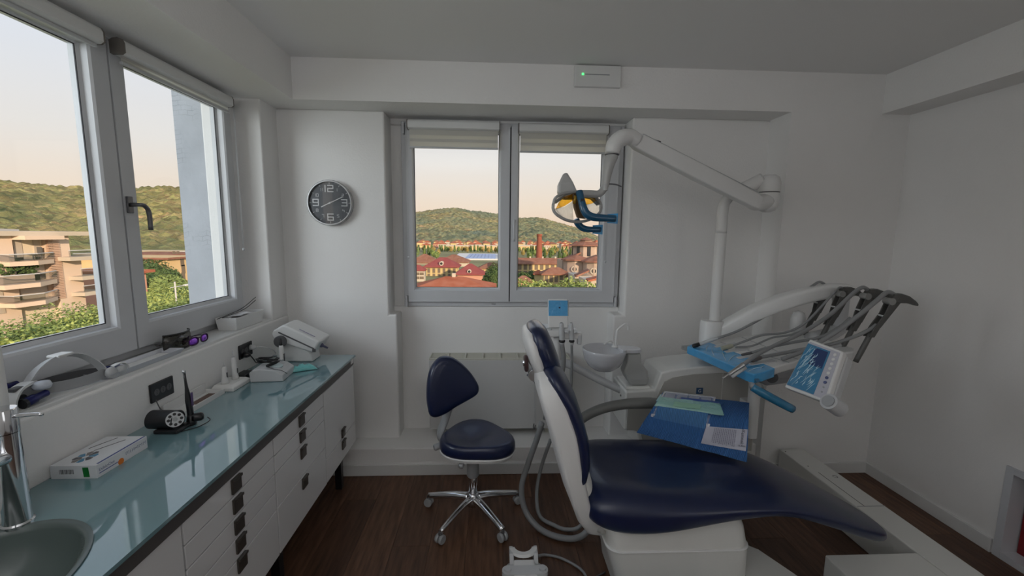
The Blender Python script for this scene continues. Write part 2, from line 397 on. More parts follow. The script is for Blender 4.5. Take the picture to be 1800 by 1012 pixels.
ns2 = n_.nodes.new('ShaderNodeTexNoise'); ns2.inputs['Scale'].default_value = 3; th = n_.nodes.new('ShaderNodeMapRange'); th.inputs[1].default_value = .45; th.inputs[2].default_value = .62
mu_ = n_.nodes.new('ShaderNodeMixRGB'); mu_.blend_type = 'MULTIPLY'; src = b_.inputs['Base Color'].links[0].from_socket
n_.links.new(co_.outputs['Object'], mp_.inputs[0]); n_.links.new(mp_.outputs[0], ad_.inputs[1]); n_.links.new(ns_.outputs['Color'], ad_.inputs[2]); n_.links.new(ad_.outputs[0], br.inputs[0])
n_.links.new(co_.outputs['Object'], ns2.inputs[0]); n_.links.new(ns2.outputs[0], th.inputs[0]); n_.links.new(th.outputs[0], mu_.inputs[0]); n_.links.new(src, mu_.inputs[1]); n_.links.new(br.outputs[0], mu_.inputs[2]); n_.links.new(mu_.outputs[0], b_.inputs['Base Color'])
fin = struct('wall_outside_pier', bx((-1.918, 2.70, -14), (-1.752, 3.25, ROOFTOP)), conc_m)
# chimney-like mass of the building the room sits in
bm = NB(); box(bm, (-1.75, YB, -14), (-1.72, 3.2, -.2)); box(bm, (-1.75, 3.2, -14), (2.9, 3.22, -.2)); box(bm, (2.88, YB-.3, -14), (2.9, 3.2, -.2)); box(bm, (-1.75, YB-.3, -14), (2.9, YB-.28, -.2))
struct('wall_lower_storeys', bm, conc_m)
# ================================================================ LEFT SIDE: CABINETS, WORKTOP, SINK
front_m = mat('lacquered_front', (.72, .72, .72), .25, coat=.3)
pull_m = mat('pull_dark_metal', (.10, .09, .08), .35, .6)
carc_m = mat('cabinet_carcass', (.62, .62, .62), .5)
band_m = mat('worktop_core', (.085, .08, .078), .4)
def pull(parent, y, z):
    o = obj('handle', bx((-.902, y-.026, z-.030), (-.892, y+.026, z+.024)), pull_m, parent, bevel=.003)
    obj('grip_lip', bx((-.897, y-.024, z+.012), (-.884, y+.024, z+.022)), pull_m, o, bevel=.002)
def cabinet(y0, y1, label, fronts, hy, legs=(), top=.803):
    c = thing('base_cabinet', label, 'cabinet', None, (-1.14, (y0+y1)/2, 0)); L = c.location.copy()
    def P(nm, a, b, m, par=c, bevel=.002):
        o = obj(nm, bx(Vector(a)-L, Vector(b)-L), m, par, bevel=bevel); return o
    P('body', (-1.385, y0+.001, .285), (-.924, y1-.001, top), carc_m, bevel=0)
    for z0, z1, hz, kind in fronts:
        d = P(kind, (-.922, y0+.0025, z0+.002), (-.901, y1-.0025, z1-.002), front_m, bevel=.002)
        if hz:
            for o in (obj('handle', bx(Vector((-.902, hy-.026, hz-.030))-L, Vector((-.893, hy+.026, hz+.026))-L), pull_m, d, bevel=.003),):
                pass
            obj('grip_lip', bx(Vector((-.8935, hy-.026, hz+.016))-L, Vector((-.888, hy+.026, hz+.026))-L), pull_m, d, bevel=.002)
    for lx, ly in legs:
        P('leg', (lx-.02, ly-.02, 0), (lx+.02, ly+.02, .29), black_m)
    return c
cabinet(2.178, 2.663, 'white lacquered cabinet at the far end, one tall door above a shallow flap', [(.42, .800, .455, 'door'), (.285, .42, .381, 'flap_door')], 2.435, [(-.99, 2.58), (-1.3, 2.58)])
cabinet(1.668, 2.176, 'white lacquered cabinet with four drawers of growing height, second from the far end', [(.727, .806, .773, 'drawer'), (.65, .727, .695, 'drawer'), (.496, .65, .614, 'drawer'), (.283, .496, .462, 'drawer')], 1.917, [(-.99, 1.8)])
cabinet(1.160, 1.666, 'white lacquered cabinet with five drawers, nearest complete one to the sink', [(.730, .807, .771, 'drawer'), (.651, .730, .697, 'drawer'), (.573, .651, .618, 'drawer'), (.493, .573, .545, 'drawer'), (.283, .493, .469, 'drawer')], 1.411, [(-.99, 1.3)])
cabinet(.30, 1.158, 'white lacquered cabinet with a plain door under the sink', [(.283, .806, None, 'door')], .7, [(-.99, .5)], top=.70)
# worktop: teal back-painted glass on a dark core, with an oval basin let in
wt = thing('worktop', 'long glossy teal glass worktop on a dark core along the left wall', 'worktop', None, (-1.14, 1.3, .868)); L = wt.location.copy()
ZT = .868
SCX, SCY, SA, SB = -1.165, .80, .215, .285
n = 64
def ell(a, b, z, cx=SCX, cy=SCY): return [Vector((cx+a*math.cos(2*math.pi*k/n), cy+b*math.sin(2*math.pi*k/n), z))-L for k in range(n)]
def rect_ring(z):
    x0, x1, y0, y1 = -1.398, -.885, .45, 1.15; out = []
    for k in range(n):
        a = 2*math.pi*k/n; dx, dy = SA*math.cos(a), SB*math.sin(a)
        t = min((x1-SCX)/dx if dx > 1e-9 else 1e9, (x0-SCX)/dx if dx < -1e-9 else 1e9, (y1-SCY)/dy if dy > 1e-9 else 1e9, (y0-SCY)/dy if dy < -1e-9 else 1e9)
        out.append(Vector((SCX+dx*t, SCY+dy*t, z))-L)
    return out
bm = NB(); loft(bm, [rect_ring(ZT-.012), rect_ring(ZT), ell(SA, SB, ZT), ell(SA-.004, SB-.004, ZT-.012)], cap=False)
# exact corners of that patch
for cx_, cy_ in ((-1.398, .45), (-1.398, 1.15), (-.885, .45), (-.885, 1.15)):
    v = min((v for v in bm.verts if abs(v.co.z) < 1e-5), key=lambda v: (v.co-(Vector((cx_, cy_, ZT))-L)).length); v.co = Vector((cx_, cy_, ZT))-L
    v = min((v for v in bm.verts if abs(v.co.z+.012) < 1e-5), key=lambda v: (v.co-(Vector((cx_, cy_, ZT-.012))-L)).length); v.co = Vector((cx_, cy_, ZT-.012))-L
box(bm, Vector((-1.398, 1.15, ZT-.012))-L, Vector((-.885, 2.663, ZT))-L)
box(bm, Vector((-1.398, -.4, ZT-.012))-L, Vector((-.885, .45, ZT))-L)
obj('glass_top', bm, teal_m, wt)
bm = NB(); box(bm, Vector((-1.398, 1.13, .807))-L, Vector((-.896, 2.655, ZT-.0125))-L); box(bm, Vector((-1.398, -.4, .807))-L, Vector((-.896, .46, ZT-.0125))-L); box(bm, Vector((-.915, .46, .807))-L, Vector((-.896, 1.13, ZT-.0125))-L)
obj('dark_core', bm, band_m, wt)
obj('end_socket', bx(Vector((-.905, 2.6, .822))-L, Vector((-.893, 2.64, .848))-L), white_m, wt)
sk = thing('sink_basin', 'oval grey-green washbasin sunk in the teal worktop', 'sink', None, (SCX, SCY, ZT)); Ls = L; 
def ell2(s, z, o=0): return [Vector((( SA*s+o)*math.cos(2*math.pi*k/n), (SB*s+o)*math.sin(2*math.pi*k/n), z)) for k in range(n)]
prof = [(1, .0035, .012), (1, .0045, .004), (1, .002, -.004), (.975, -.012, 0), (.95, -.04, 0), (.90, -.08, 0), (.80, -.115, 0), (.6, -.135, 0), (.3, -.143, 0), (.08, -.146, 0)]
bm = loft(NB(), [ell2(s, z, o) for s, z, o in prof], cap=False); bm.faces.new([v for v in bm.verts][-n:])
obj('bowl', bm, basin_m, sk, smooth=True)
obj('drain', cyl(NB(), (0, 0, -.1465), (0, 0, -.141), .028, 24), chrome_m, sk, smooth=True, ang=40)
# faucet
fx, fy = -1.262, 1.083
f = thing('faucet', 'tall round chrome mixer tap with a thin side lever, behind the basin', 'faucet', None, (fx, fy, ZT))
obj('body', lathe(NB(), [(.032, 0), (.032, .008), (.028, .012), (.0275, .255), (.0275, .257)], None, 28), chrome_m, f, smooth=True, ang=35)
obj('cap', lathe(NB(), [(.0285, .259), (.0285, .318), (.027, .322), (.001, .323)], None, 28), chrome_m, f, smooth=True, ang=35)
obj('lever', tb([(.02, .0, .302), (.065, .01, .302), (.085, .014, .300)], [.0055, .005, .0045], 10, 3), chrome_m, f, smooth=True)
obj('spout', tb([(0, 0, .19), (.03, -.06, .205), (.05, -.12, .20), (.052, -.135, .185)], [.017, .015, .014, .013], 14, 5), chrome_m, f, smooth=True)
# white roll at the picture's edge
r = thing('paper_roll', 'white paper roll standing at the left edge behind the chrome tap', 'paper roll', None, (-1.343, 1.108, ZT))
obj('roll', lathe(NB(), [(.02, .001), (.048, .001), (.050, .004), (.050, .470), (.048, .474), (.02, .474)], None, 28), mat('paper_white', (.78, .78, .77), .85), r, smooth=True, ang=40)
obj('core_tube', lathe(NB(), [(.016, .0), (.021, .0), (.021, .476), (.016, .476)], None, 20), mat('cardboard', (.4, .3, .2), .9), r, smooth=True, ang=40)

# ---------------------------------------------------------------- small things on the worktop
# carton
MX0, MX1, MY0, MY1, MH = -1.388, -1.248, 1.292, 1.487, .044
ct = thing('carton', 'flat white carton with a blue side stripe and an orange dot, lying by the wall', 'box', None, ((MX0+MX1)/2, (MY0+MY1)/2, ZT))
card_m = mat('white_card', (.74, .75, .77), .5)
hx, hy_ = (MX1-MX0)/2, (MY1-MY0)/2
obj('carton_body', bx((-hx, -hy_, 0), (hx, hy_, MH)), card_m, ct, bevel=.001)
def decal(nm, pts, m, par, th=.0004):
    pts = [Vector(p) for p in pts]; nrm = (pts[1]-pts[0]).cross(pts[2]-pts[0]).normalized()*th
    return obj(nm, loft(NB(), [pts, [p+nrm for p in pts]]), m, par)
blue_ink = mat('blue_ink', (.05, .08, .28), .5); grey_ink = mat('grey_ink', (.12, .12, .13), .5)
zt_ = MH+.0002
decal('stripe', [(hx-.008, -hy_+.01, zt_), (hx-.002, -hy_+.01, zt_), (hx-.002, hy_-.003, zt_), (hx-.008, hy_-.003, zt_)], blue_ink, ct)
decal('side_stripe', [(hx+.0002, -hy_+.008, .012), (hx+.0002, -.02, .012), (hx+.0002, -.02, .0145), (hx+.0002, -hy_+.008, .0145)], blue_ink, ct)
decal('green_label', [(.030, -hy_-.0002, .006), (.048, -hy_-.0002, .006), (.046, -hy_-.0002, .038), (.028, -hy_-.0002, .038)], mat('green_ink', (.0, .16, .02), .5), ct)
bm = NB()
for k in range(11):
    xk = -.042+k*.004; box(bm, (xk, -hy_-.0004, .016), (xk+.0024*(1 if k % 3 else .5), -hy_, .031))
obj('barcode', bm, grey_ink, ct)
od = [( hx+.0003, -.012+.011*math.cos(a), .009+.011*math.sin(a)) for a in [2*math.pi*k/20 for k in range(20)] if .009+.011*math.sin(a) > 0]
decal('orange_dot', od, mat('orange_ink', (.75, .20, .02), .5), ct)
text_obj('side_lettering', 'EsikioOut', .014, plane_frame((hx+.0004, -.062, .024), (0, 1, 0), (0, 0, 1)), mat('faded_ink', (.22, .24, .36), .5), ct, .0002)
text_obj('side_symbols', '[T] [-] [oo] [+] [=]', .011, plane_frame((hx+.0004, .050, .026), (0, 1, 0), (0, 0, 1)), mat('faded_ink', (.22, .24, .36), .5), ct, .0002)
for k in range(8):
    a0, a1 = math.radians(45*k+4), math.radians(45*k+41)
    pts = [(-.01+r_*math.cos(a)*.8, -.045+r_*math.sin(a), zt_) for r_, a in ((.010, a0), (.034, a0), (.038, (a0+a1)/2), (.034, a1), (.010, a1))]
    decal('emblem_blade', pts, [mat('blade_blue', (.10, .28, .45), .5), grey_ink, mat('blade_grey', (.25, .23, .22), .5)][k % 3], ct)
bm = tb([(-.05, .01, zt_), (-.02, .085, zt_)], .0012, 5); tube(bm, [(-.02, -.005, zt_), (.02, .07, zt_)], .0012, 5); obj('printed_probe', bm, grey_ink, ct)

# black camera device with ring of tips
p = az(326, 742, ZT+.0); 
cam_d = thing('handpiece_station', 'black tubular charging station with a round plate of eight holes facing the room', 'dental device', None, (-1.245, 1.632, ZT)); 
obj('barrel', cyl(NB(), (-.090, -.010, .045), (.012, -.012, .045), .036, 28), black_m, cam_d, smooth=True, ang=40)
Mf = frame_to((0, 0, .045), (.075, .055, .045)); Mf2 = Mf @ Matrix.Translation((0, 0, .0005)); nd = (Vector((.62, -.75, .22))).normalized()
Mp = frame_to(Vector((.016, -.034, .056)), Vector((.016, -.034, .056))+nd)
obj('ring_plate', lathe(NB(), [(.001, 0), (.029, 0), (.029, .004), (.001, .004)], Mp, 28), lgrey_m, cam_d, smooth=True, ang=40)
for k in range(8):
    a = math.pi/4*k+.2; c = Mp @ Vector((.020*math.cos(a), .020*math.sin(a), .003))
    obj('tip_hole', cyl(NB(), c, c+nd*.002, .0055, 12), black_m, cam_d)
obj('ring_boss', cyl(NB(), Mp @ Vector((0, 0, .004)), Mp @ Vector((0, 0, .006)), .008, 12), grey_m, cam_d)
obj('foot', bx((-.06, -.05, 0), (.03, .03, .018)), black_m, cam_d, bevel=.006)
obj('lens_pod', lathe(NB(), [(.001, 0), (.014, .0), (.017, .01), (.017, .03), (.012, .038), (.001, .04)], frame_to((.03, .035, .03), (.075, .06, .03)), 18), black_m, cam_d, smooth=True)
obj('pod_cable', tb([(.07, .065, .02), (.088, .05, .012), (.07, .01, .004), (.03, -.03, .004)], .0018, 6, 6), black_m, cam_d, smooth=True)
st = thing('intraoral_camera', 'slim black pen-shaped device with a steel tip standing upright in its stand', 'dental device', None, (-1.222, 1.672, ZT+.03))
obj('shaft', lathe(NB(), [(.010, 0), (.0115, .01), (.0115, .075), (.009, .10), (.006, .125), (.0045, .15), (.0045, .186)], Matrix.Rotation(-.06, 4, 'Y'), 16), black_m, st, smooth=True)
obj('head_tip', lathe(NB(), [(.0045, .186), (.0065, .188), (.0065, .196), (.003, .198)], Matrix.Rotation(-.06, 4, 'Y'), 16), steel_m, st, smooth=True)
obj('button_strip', bx((.008, -.004, .05), (.013, .004, .105)), mat('violet_button', (.10, .06, .16), .4), st, bevel=.001)
obj('stand_socket', lathe(NB(), [(.016, -.03), (.018, -.025), (.014, .012), (.001, .012)], None, 16), black_m, st, smooth=True)
# sockets on the wall
def socket(y, z, label, w=.062, h=.040):
    s = thing('wall_socket', label, 'socket', None, (XL, y, z))
    obj('cover_plate', bx((0, -w, -h), (.009, w, h)), black_m, s, bevel=.005, seg=3)
    for k in (-1, 0, 1):
        obj('outlet', cyl(NB(), (.009, k*.033, .0), (.0105, k*.033, .0), .014, 16), dgrey_m, s)
        bm = NB()
        for q in (-1, 0, 1): cyl(bm, (.0105, k*.033, q*.007), (.0112, k*.033, q*.007), .0018, 8)
        obj('contact_hole', bm, black_m, s)
    return s
socket(1.760, .984, 'black three-gang wall socket above the black charging station')
socket(2.362, .984, 'black wall socket with plugs in it, beyond the white pen stand')
tag(obj('power_cable', tb([(-1.388, 1.715, .955), (-1.36, 1.70, .92), (-1.33, 1.69, .905), (-1.29, 1.66, .902)], .002, 6, 6), dgrey_m, smooth=True), 'thin dark cable hanging from the wall socket to the black charging station', 'cable')
# shallow white box lying by the wall
wb = thing('instrument_box', 'shallow long white tray with small brown printed marks, behind the upright black pen', 'tray', None, (-1.345, 1.88, ZT))
bm = NB(); box(bm, (-.045, -.13, 0), (.045, .13, .006))
for a, b in (((-.045, -.13, .006), (-.040, .13, .022)), ((.040, -.13, .006), (.045, .13, .022)), ((-.04, -.13, .006), (.04, -.125, .022)), ((-.04, .125, .006), (.04, .13, .022))): box(bm, a, b)
obj('tray_body', bm, white_m, wb)
obj('raised_lid', bx((-.047, -.13, .022), (-.041, .13, .05)), white_m, wb)
obj('bur_strip', bx((-.015, -.02, .006), (.015, .105, .009)), mat('brown_print', (.16, .10, .08), .6), wb)
# stand with two pens
ps = thing('pen_charger', 'white stand holding two slim white cordless handpieces upright', 'dental device', None, (-1.318, 2.10, ZT)); 
obj('base', loft(NB(), [[(-.055, -.075, 0), (.05, -.075, 0), (.05, .075, 0), (-.055, .075, 0)], [(-.055, -.075, .018), (.05, -.075, .018), (.05, .075, .018), (-.055, .075, .018)], [(-.05, -.06, .03), (.035, -.06, .03), (.035, .06, .03), (-.05, .06, .03)]]), white_m, ps, bevel=.004)
def pen(x, y, h, tilt, label, tipm):
    s = thing('cordless_handpiece', label, 'dental device', None, (-1.318+x, 2.10+y, ZT+.0305)); R = Matrix.Rotation(tilt, 4, 'X')
    obj('grip', lathe(NB(), [(.017, 0), (.015, .01), (.0115, .04), (.010, h*.8), (.006, h*.86)], R, 16), white_m, s, smooth=True)
    obj('needle', lathe(NB(), [(.006, h*.86), (.004, h*.9), (.0012, h*.93), (.001, h*1.12)], R, 10), tipm, s, smooth=True)
    obj('button', bx((.009, -.003, .03), (.014, .003, .055)), dgrey_m, s)
pen(-.012, -.035, .10, .0, 'shorter white handpiece with a bent needle, left one in the stand', lgrey_m)
pen(.0, .03, .135, .06, 'taller white handpiece with a metal tip, right one in the stand', steel_m)
# dark transformers and cables by the socket
pl = thing('power_plug', 'black power plug in the far wall socket', 'plug', None, (XL+.0095, 2.33, .965))
obj('plug_body', lathe(NB(), [(.016, 0), (.016, .02), (.010, .034), (.004, .038)], Matrix.Rotation(math.pi/2, 4, 'Y'), 14), black_m, pl, smooth=True)
obj('plug_cord', tb([(.036, 0, 0), (.05, .01, -.03), (.04, .05, -.06), (.03, .12, -.07)], .003, 6, 6), black_m, pl, smooth=True)
p2 = thing('power_plug', 'white power plug in the far wall socket', 'plug', None, (XL+.0095, 2.40, .99))
obj('plug_body', lathe(NB(), [(.015, 0), (.015, .018), (.009, .03), (.004, .034)], Matrix.Rotation(math.pi/2, 4, 'Y'), 14), lgrey_m, p2, smooth=True)
obj('plug_cord', tb([(.033, 0, 0), (.07, .02, -.005), (.10, .05, -.03), (.10, .08, -.06)], .003, 6, 6), lgrey_m, p2, smooth=True)
ad = thing('power_adapter', 'black power adapter lying between the pen stand and the control box', 'power adapter', None, (-1.335, 2.235, ZT))
obj('adapter_body', bx((-.03, -.045, 0), (.03, .045, .028)), black_m, ad, bevel=.005)
obj('adapter_lead', tb([(.0, .045, .012), (.03, .07, .02), (.05, .05, .035), (.06, .10, .03)], .0022, 6, 6), black_m, ad, smooth=True)
# control box with wedge shape and coiled cable on top
cb = thing('control_box', 'low sloping light grey control unit with black cables coiled on top', 'dental device', None, (-1.195, 2.245, ZT))
cb.rotation_euler = (0, 0, .10)
prof = [(-.075, 0), (-.078, .050), (-.06, .066), (-.02, .070), (.05, .060), (.085, .034), (.088, 0)]
bm = prism(NB(), [(y_, z_) for y_, z_ in prof], 'x', -.085, .085)
bm.transform(Matrix.Rotation(-math.pi/2, 4, 'Z'))
obj('housing', bm, lgrey_m, cb, bevel=.006, seg=3)
obj('turning_knob', lathe(NB(), [(.03, 0), (.03, .006), (.026, .009), (.001, .010)], Matrix.Translation((.03, -.01, .0625)) @ Matrix.Rotation(.2, 4, 'Y'), 22), mat('knob_pale_teal', (.55, .66, .68), .4), cb, smooth=True)
coil = NB(); rnd = random.Random(3)
for k in range(5):
    ph = rnd.uniform(0, 6); a_, b_ = rnd.uniform(.035, .06), rnd.uniform(.02, .035)
    tube(coil, [(-.035+a_*math.cos(ph+2*math.pi*t/14), .03+b_*math.sin(ph+2*math.pi*t/14)*1.2, .077+.004*k+.004*math.sin(t+k)) for t in range(14)], .0028, 6, 3)
tag(obj('cable_coil', coil, black_m, smooth=True), 'bundle of black cable looped on the light grey control unit', 'cable').location = (-1.195, 2.245, ZT)
hp = thing('bur_handpiece', 'small black and steel handpiece lying on the knob of the control unit', 'dental device', None, (-1.17, 2.215, ZT+.078))
obj('body', lathe(NB(), [(.006, 0), (.009, .01), (.009, .05), (.005, .07)], frame_to((-.02, -.03, .0), (.02, .03, .012)), 12), black_m, hp, smooth=True)
obj('neck', cyl(NB(), (.022, .033, .013), (.03, .045, .012), .005, 10), steel_m, hp, smooth=True)
obj('trailing_wire', tb([(-.02, -.03, 0), (.03, -.06, -.005), (.06, -.04, -.02), (.07, .0, -.05)], .0015, 6, 6), black_m, hp, smooth=True)
# teal pouch
tp = NB(); grid = [[tp.verts.new((-.075+.15*i/12, -.035+.07*j/6, .004+.028*math.sin(math.pi*i/12)**.6*math.sin(math.pi*j/6)**.6*(1+.25*math.sin(i*1.9+j)))) for j in range(7)] for i in range(13)]
for i in range(12):
    for j in range(6): tp.faces.new((grid[i][j], grid[i+1][j], grid[i+1][j+1], grid[i][j+1]))
po = obj('sterile_pouch', tp, mat('teal_film', (.16, .52, .52), .12, coat=.5), smooth=True); po.location = (-1.085, 2.36, ZT); po.rotation_euler = (0, 0, .5)
sm_ = po.modifiers.new('solid', 'SOLIDIFY'); sm_.thickness = .002
tag(po, 'crumpled pale turquoise film pouch in front of the white sealing unit', 'pouch')
# upright white pen behind the cables
up = thing('curing_light', 'white cordless curing light with a dark cone tip standing behind the cables', 'dental device', None, (-1.215, 2.395, ZT))
obj('body', lathe(NB(), [(.02, 0), (.02, .012), (.013, .02), (.0125, .12), (.010, .135)], None, 18), white_m, up, smooth=True)
obj('cone_tip', lathe(NB(), [(.010, .135), (.008, .145), (.004, .172), (.001, .176)], None, 14), black_m, up, smooth=True)
obj('trigger', bx((.011, -.004, .03), (.017, .004, .085)), dgrey_m, up)
# white sealing/optical unit: slanted housing on a foot with a black knob
se = thing('sealing_unit', 'white slanted table-top unit with a black side knob, in the far corner', 'dental device', None, (-1.185, 2.570, ZT)); se.scale = (1.12, 1.12, 1.12)
side = [(-.10, 0), (.085, 0), (.075, .045), (.03, .10), (-.02, .175), (-.075, .185), (-.105, .155), (-.115, .09)]
bm = prism(NB(), side, 'y', -.055, .055); obj('foot_housing', bm, white_m, se, bevel=.010, seg=3)
head = [(-.115, .155), (-.105, .178), (-.06, .205), (-.04, .206), (.135, .118), (.10, .055), (.065, .065), (-.10, .125)]
bm = prism(NB(), head, 'y', -.075, .08); obj('slanted_head', bm, white_m, se, bevel=.010, seg=3)
bm = loft(NB(), [[Vector((x_, -.0765, z_)) for x_, z_ in ((-.075, .172), (.105, .082), (.103, .075), (-.08, .166))], [Vector((x_, -.0745, z_)) for x_, z_ in ((-.075, .172), (.105, .082), (.103, .075), (-.08, .166))]])
obj('groove_line', bm, dgrey_m, se)
obj('side_knob', lathe(NB(), [(.029, 0), (.031, .004), (.031, .020), (.027, .024), (.001, .024)], Matrix.Translation((-.065, -.074, .122)) @ Matrix.Rotation(math.pi/2, 4, 'X'), 26), dgrey_m, se, smooth=True, ang=40)
obj('square_button', bx((.095, -.079, .062), (.112, -.074, .078)), dgrey_m, se)
obj('outlet_spout', lathe(NB(), [(.014, 0), (.012, .012), (.006, .02), (.005, .045)], frame_to((.11, -.01, .085), (.16, -.01, .06)), 12), mat('violet_grey', (.10, .10, .17), .4), se, smooth=True)
bm = loft(NB(), [[Vector((.02, -.05, .1785)), Vector((.10, -.05, .1375)), Vector((.10, -.045, .1375)), Vector((.02, -.045, .1785))], [Vector((.02, -.05, .1800)), Vector((.10, -.05, .1390)), Vector((.10, -.045, .1390)), Vector((.02, -.045, .1800))]])
obj('lid_label', bm, mat('violet_print', (.25, .22, .35), .5), se)

# ---------------------------------------------------------------- things on the window sill
ZS = 1.0995
# plastic box with odds and ends
tb_ = thing('sill_box', 'open white plastic box full of papers and wire, at the far end of the sill', 'box', None, (-1.475, 2.475, ZS))
def tray(w0, d0, w1, d1, h, t=.004):
    bm = NB()
    o0 = [(-w0, -d0, 0), (w0, -d0, 0), (w0, d0, 0), (-w0, d0, 0)]; o1 = [(-w1, -d1, h), (w1, -d1, h), (w1, d1, h), (-w1, d1, h)]
    i1 = [(-w1+t, -d1+t, h), (w1-t, -d1+t, h), (w1-t, d1-t, h), (-w1+t, d1-t, h)]; i0 = [(-w0+t, -d0+t, t), (w0-t, -d0+t, t), (w0-t, d0-t, t), (-w0+t, d0-t, t)]
    return loft(bm, [[Vector(p) for p in r] for r in (o0, o1, i1, i0)])
obj('box_shell', tray(.050, .13, .058, .14, .072), white_m, tb_, bevel=.002)
papers = NB(); rnd = random.Random(5)
for k in range(7):
    Mx = Matrix.Translation((rnd.uniform(-.015, .015), rnd.uniform(-.05, .06), .055+.003*k)) @ Matrix.Rotation(rnd.uniform(-.5, .5), 4, 'Z') @ Matrix.Rotation(rnd.uniform(-.15, .15), 4, 'X')
    box(papers, (-.028, -.06, 0), (.028, .06, .001), Mx)
obj('papers', papers, mat('creased_paper', (.62, .60, .60), .7, vary=.2, vscale=30), tb_, None)
for c_, (a, b, cc) in enumerate((((-.02, -.18, .075), (-.01, .02, .095), (.02, .13, .15)), ((-.03, -.12, .07), (0, .03, .09), (.03, .11, .135)))):
    tag(obj('probe_wire', tb([a, b, cc], .002, 6, 6), black_m, smooth=True), ['longer dark bent wire sticking out of the sill box', 'shorter dark bent wire resting in the sill box'][c_], 'wire').location = (-1.475, 2.475, ZS)
# clear folder/tray
ft = thing('document_tray', 'shallow clear-rimmed white tray on the sill, nearer than the goggles', 'tray', None, (-1.455, 1.735, ZS))
obj('tray_shell', tray(.042, .17, .050, .185, .020, .003), mat('cloudy_plastic', (.60, .61, .66), .25, coat=.4), ft)
obj('loose_sheet', bx((-.035, -.14, .0045), (.035, .15, .006)), mat('paper_white', (.78, .78, .77), .85), ft)
# paper sheets under the headband
sh = obj('paper_sheet', bx((-.055, -.17, 0), (.055, .17, .0008)), mat('paper_white', (.78, .78, .77), .85)); sh.location = (-1.485, 1.36, ZS)
tag(sh, 'loose white sheet under the headband loupes on the sill', 'paper')
# dark goggles
gm = glass_mat('smoky_lens', (.30, .28, .24), .10, .03)
gg = thing('safety_goggles', 'large smoky wraparound safety goggles on the sill', 'goggles', None, (-1.500, 1.985, ZS))
rings = []
for z_, s_ in ((.0, .92), (.02, 1), (.05, 1.02), (.075, .95)):
    rings.append([Vector((.055*s_*math.sin(t), -.085*s_*math.cos(t), z_)) for t in [math.pi*(.08+.84*k/14) for k in range(15)]])
bm = loft(NB(), rings, cap=False, closed=False); o = obj('visor', bm, gm, gg, smooth=True); q = o.modifiers.new('s', 'SOLIDIFY'); q.thickness = .002
bm = tb([r_*1.0+Vector((0, 0, .002)) for r_ in rings[3]], .0035, 6); tube(bm, [Vector(r_) for r_ in rings[0]], .003, 6)
obj('visor_frame', bm, black_m, gg, smooth=True)
bm = tb([(.012, -.085, .045), (-.02, -.08, .04), (-.045, -.03, .02), (-.04, .03, .02)], .004, 6, 5); tube(bm, [(.012, .085, .045), (-.02, .08, .04), (-.045, .03, .02), (-.04, -.03, .02)], .004, 6, 5)
obj('temple_arms', bm, dgrey_m, gg, smooth=True)
# purple mirrored glasses
pg = thing('laser_glasses', 'glasses with purple mirrored lenses leaning on the smoky goggles', 'glasses', None, (-1.430, 2.045, ZS))
pur = mat('purple_mirror', (.40, .08, .90), .07, .6, coat=1)
fr = NB()
for s_, yy in ((1, -.037), (2, .037)):
    ring = []; c = Vector((0.006, yy, .027)); Rr = Matrix.Rotation(.10*(-1 if yy < 0 else 1), 4, 'Z')
    pts = [Rr @ Vector((0, .029*math.copysign(abs(math.cos(a))**.8, math.cos(a)), .019*math.copysign(abs(math.sin(a))**.85, math.sin(a))))+c for a in [2*math.pi*k/22 for k in range(22)]]
    bm = loft(NB(), [[p-Vector((.0008, 0, 0)) for p in pts], [c+Vector((.003, 0, 0))+(p-c)*.55 for p in pts]], cap=True); obj('lens', bm, pur, pg, smooth=True)
    tube(fr, pts+[pts[0]], .0028, 6)
tube(fr, [(.006, -.010, .034), (.009, 0, .038), (.006, .010, .034)], .0028, 6, 4)
for s_ in (-1, 1): tube(fr, [(.004, .066*s_, .033), (-.02, .064*s_, .035), (-.06, .058*s_, .03), (-.075, .055*s_, .018)], .0025, 6, 4)
obj('frame', fr, mat('dark_violet_frame', (.05, .015, .06), .3), pg, smooth=True)
# headband loupes
HB = (-1.475, 1.44, ZS)
hb = thing('headband_loupes', 'white and grey headband with hinged loupe arm lying on the sill', 'headband', None, HB)
def strap(pts, w, m, nm, t=.003, par=hb):
    P = catmull(pts, 6); rings = []
    for i, p_ in enumerate(P):
        T = (P[min(i+1, len(P)-1)]-P[max(i-1, 0)]).normalized(); side_ = Vector((w[0], w[1], w[2])); side_ = (side_-T*side_.dot(T)).normalized()*(Vector(w).length/2); n_ = T.cross(side_).normalized()*t/2
        rings.append([p_+side_+n_, p_-side_+n_, p_-side_-n_, p_+side_-n_])
    return obj(nm, loft(NB(), rings), m, par, smooth=True, ang=50)
strap([(-.03, -.10, .05), (-.02, -.07, .03), (.02, -.0, .022), (.04, .06, .022), (.045, .12, .025)], (0, 0, .034), grey_m, 'rim_strap')
strap([(-.03, -.10, .05), (-.055, -.04, .03), (-.06, .05, .025), (-.02, .12, .025), (.04, .125, .025)], (0, 0, .030), dgrey_m, 'rear_strap')
strap([(-.02, -.085, .055), (-.01, -.05, .10), (.0, .0, .122), (.015, .06, .11), (.03, .10, .07), (.04, .12, .03)], (.028, .0, .01), lgrey_m, 'crown_strap')
obj('crown_clip', bx((-.022, -.012, .119), (.02, .04, .129)), white_m, hb, bevel=.003)
obj('size_knob', lathe(NB(), [(.001, 0), (.018, 0), (.02, .004), (.02, .014), (.017, .018), (.001, .018)], Matrix.Translation((.05, .125, .024)) @ Matrix.Rotation(math.pi/2, 4, 'Y'), 20), lgrey_m, hb, smooth=True)
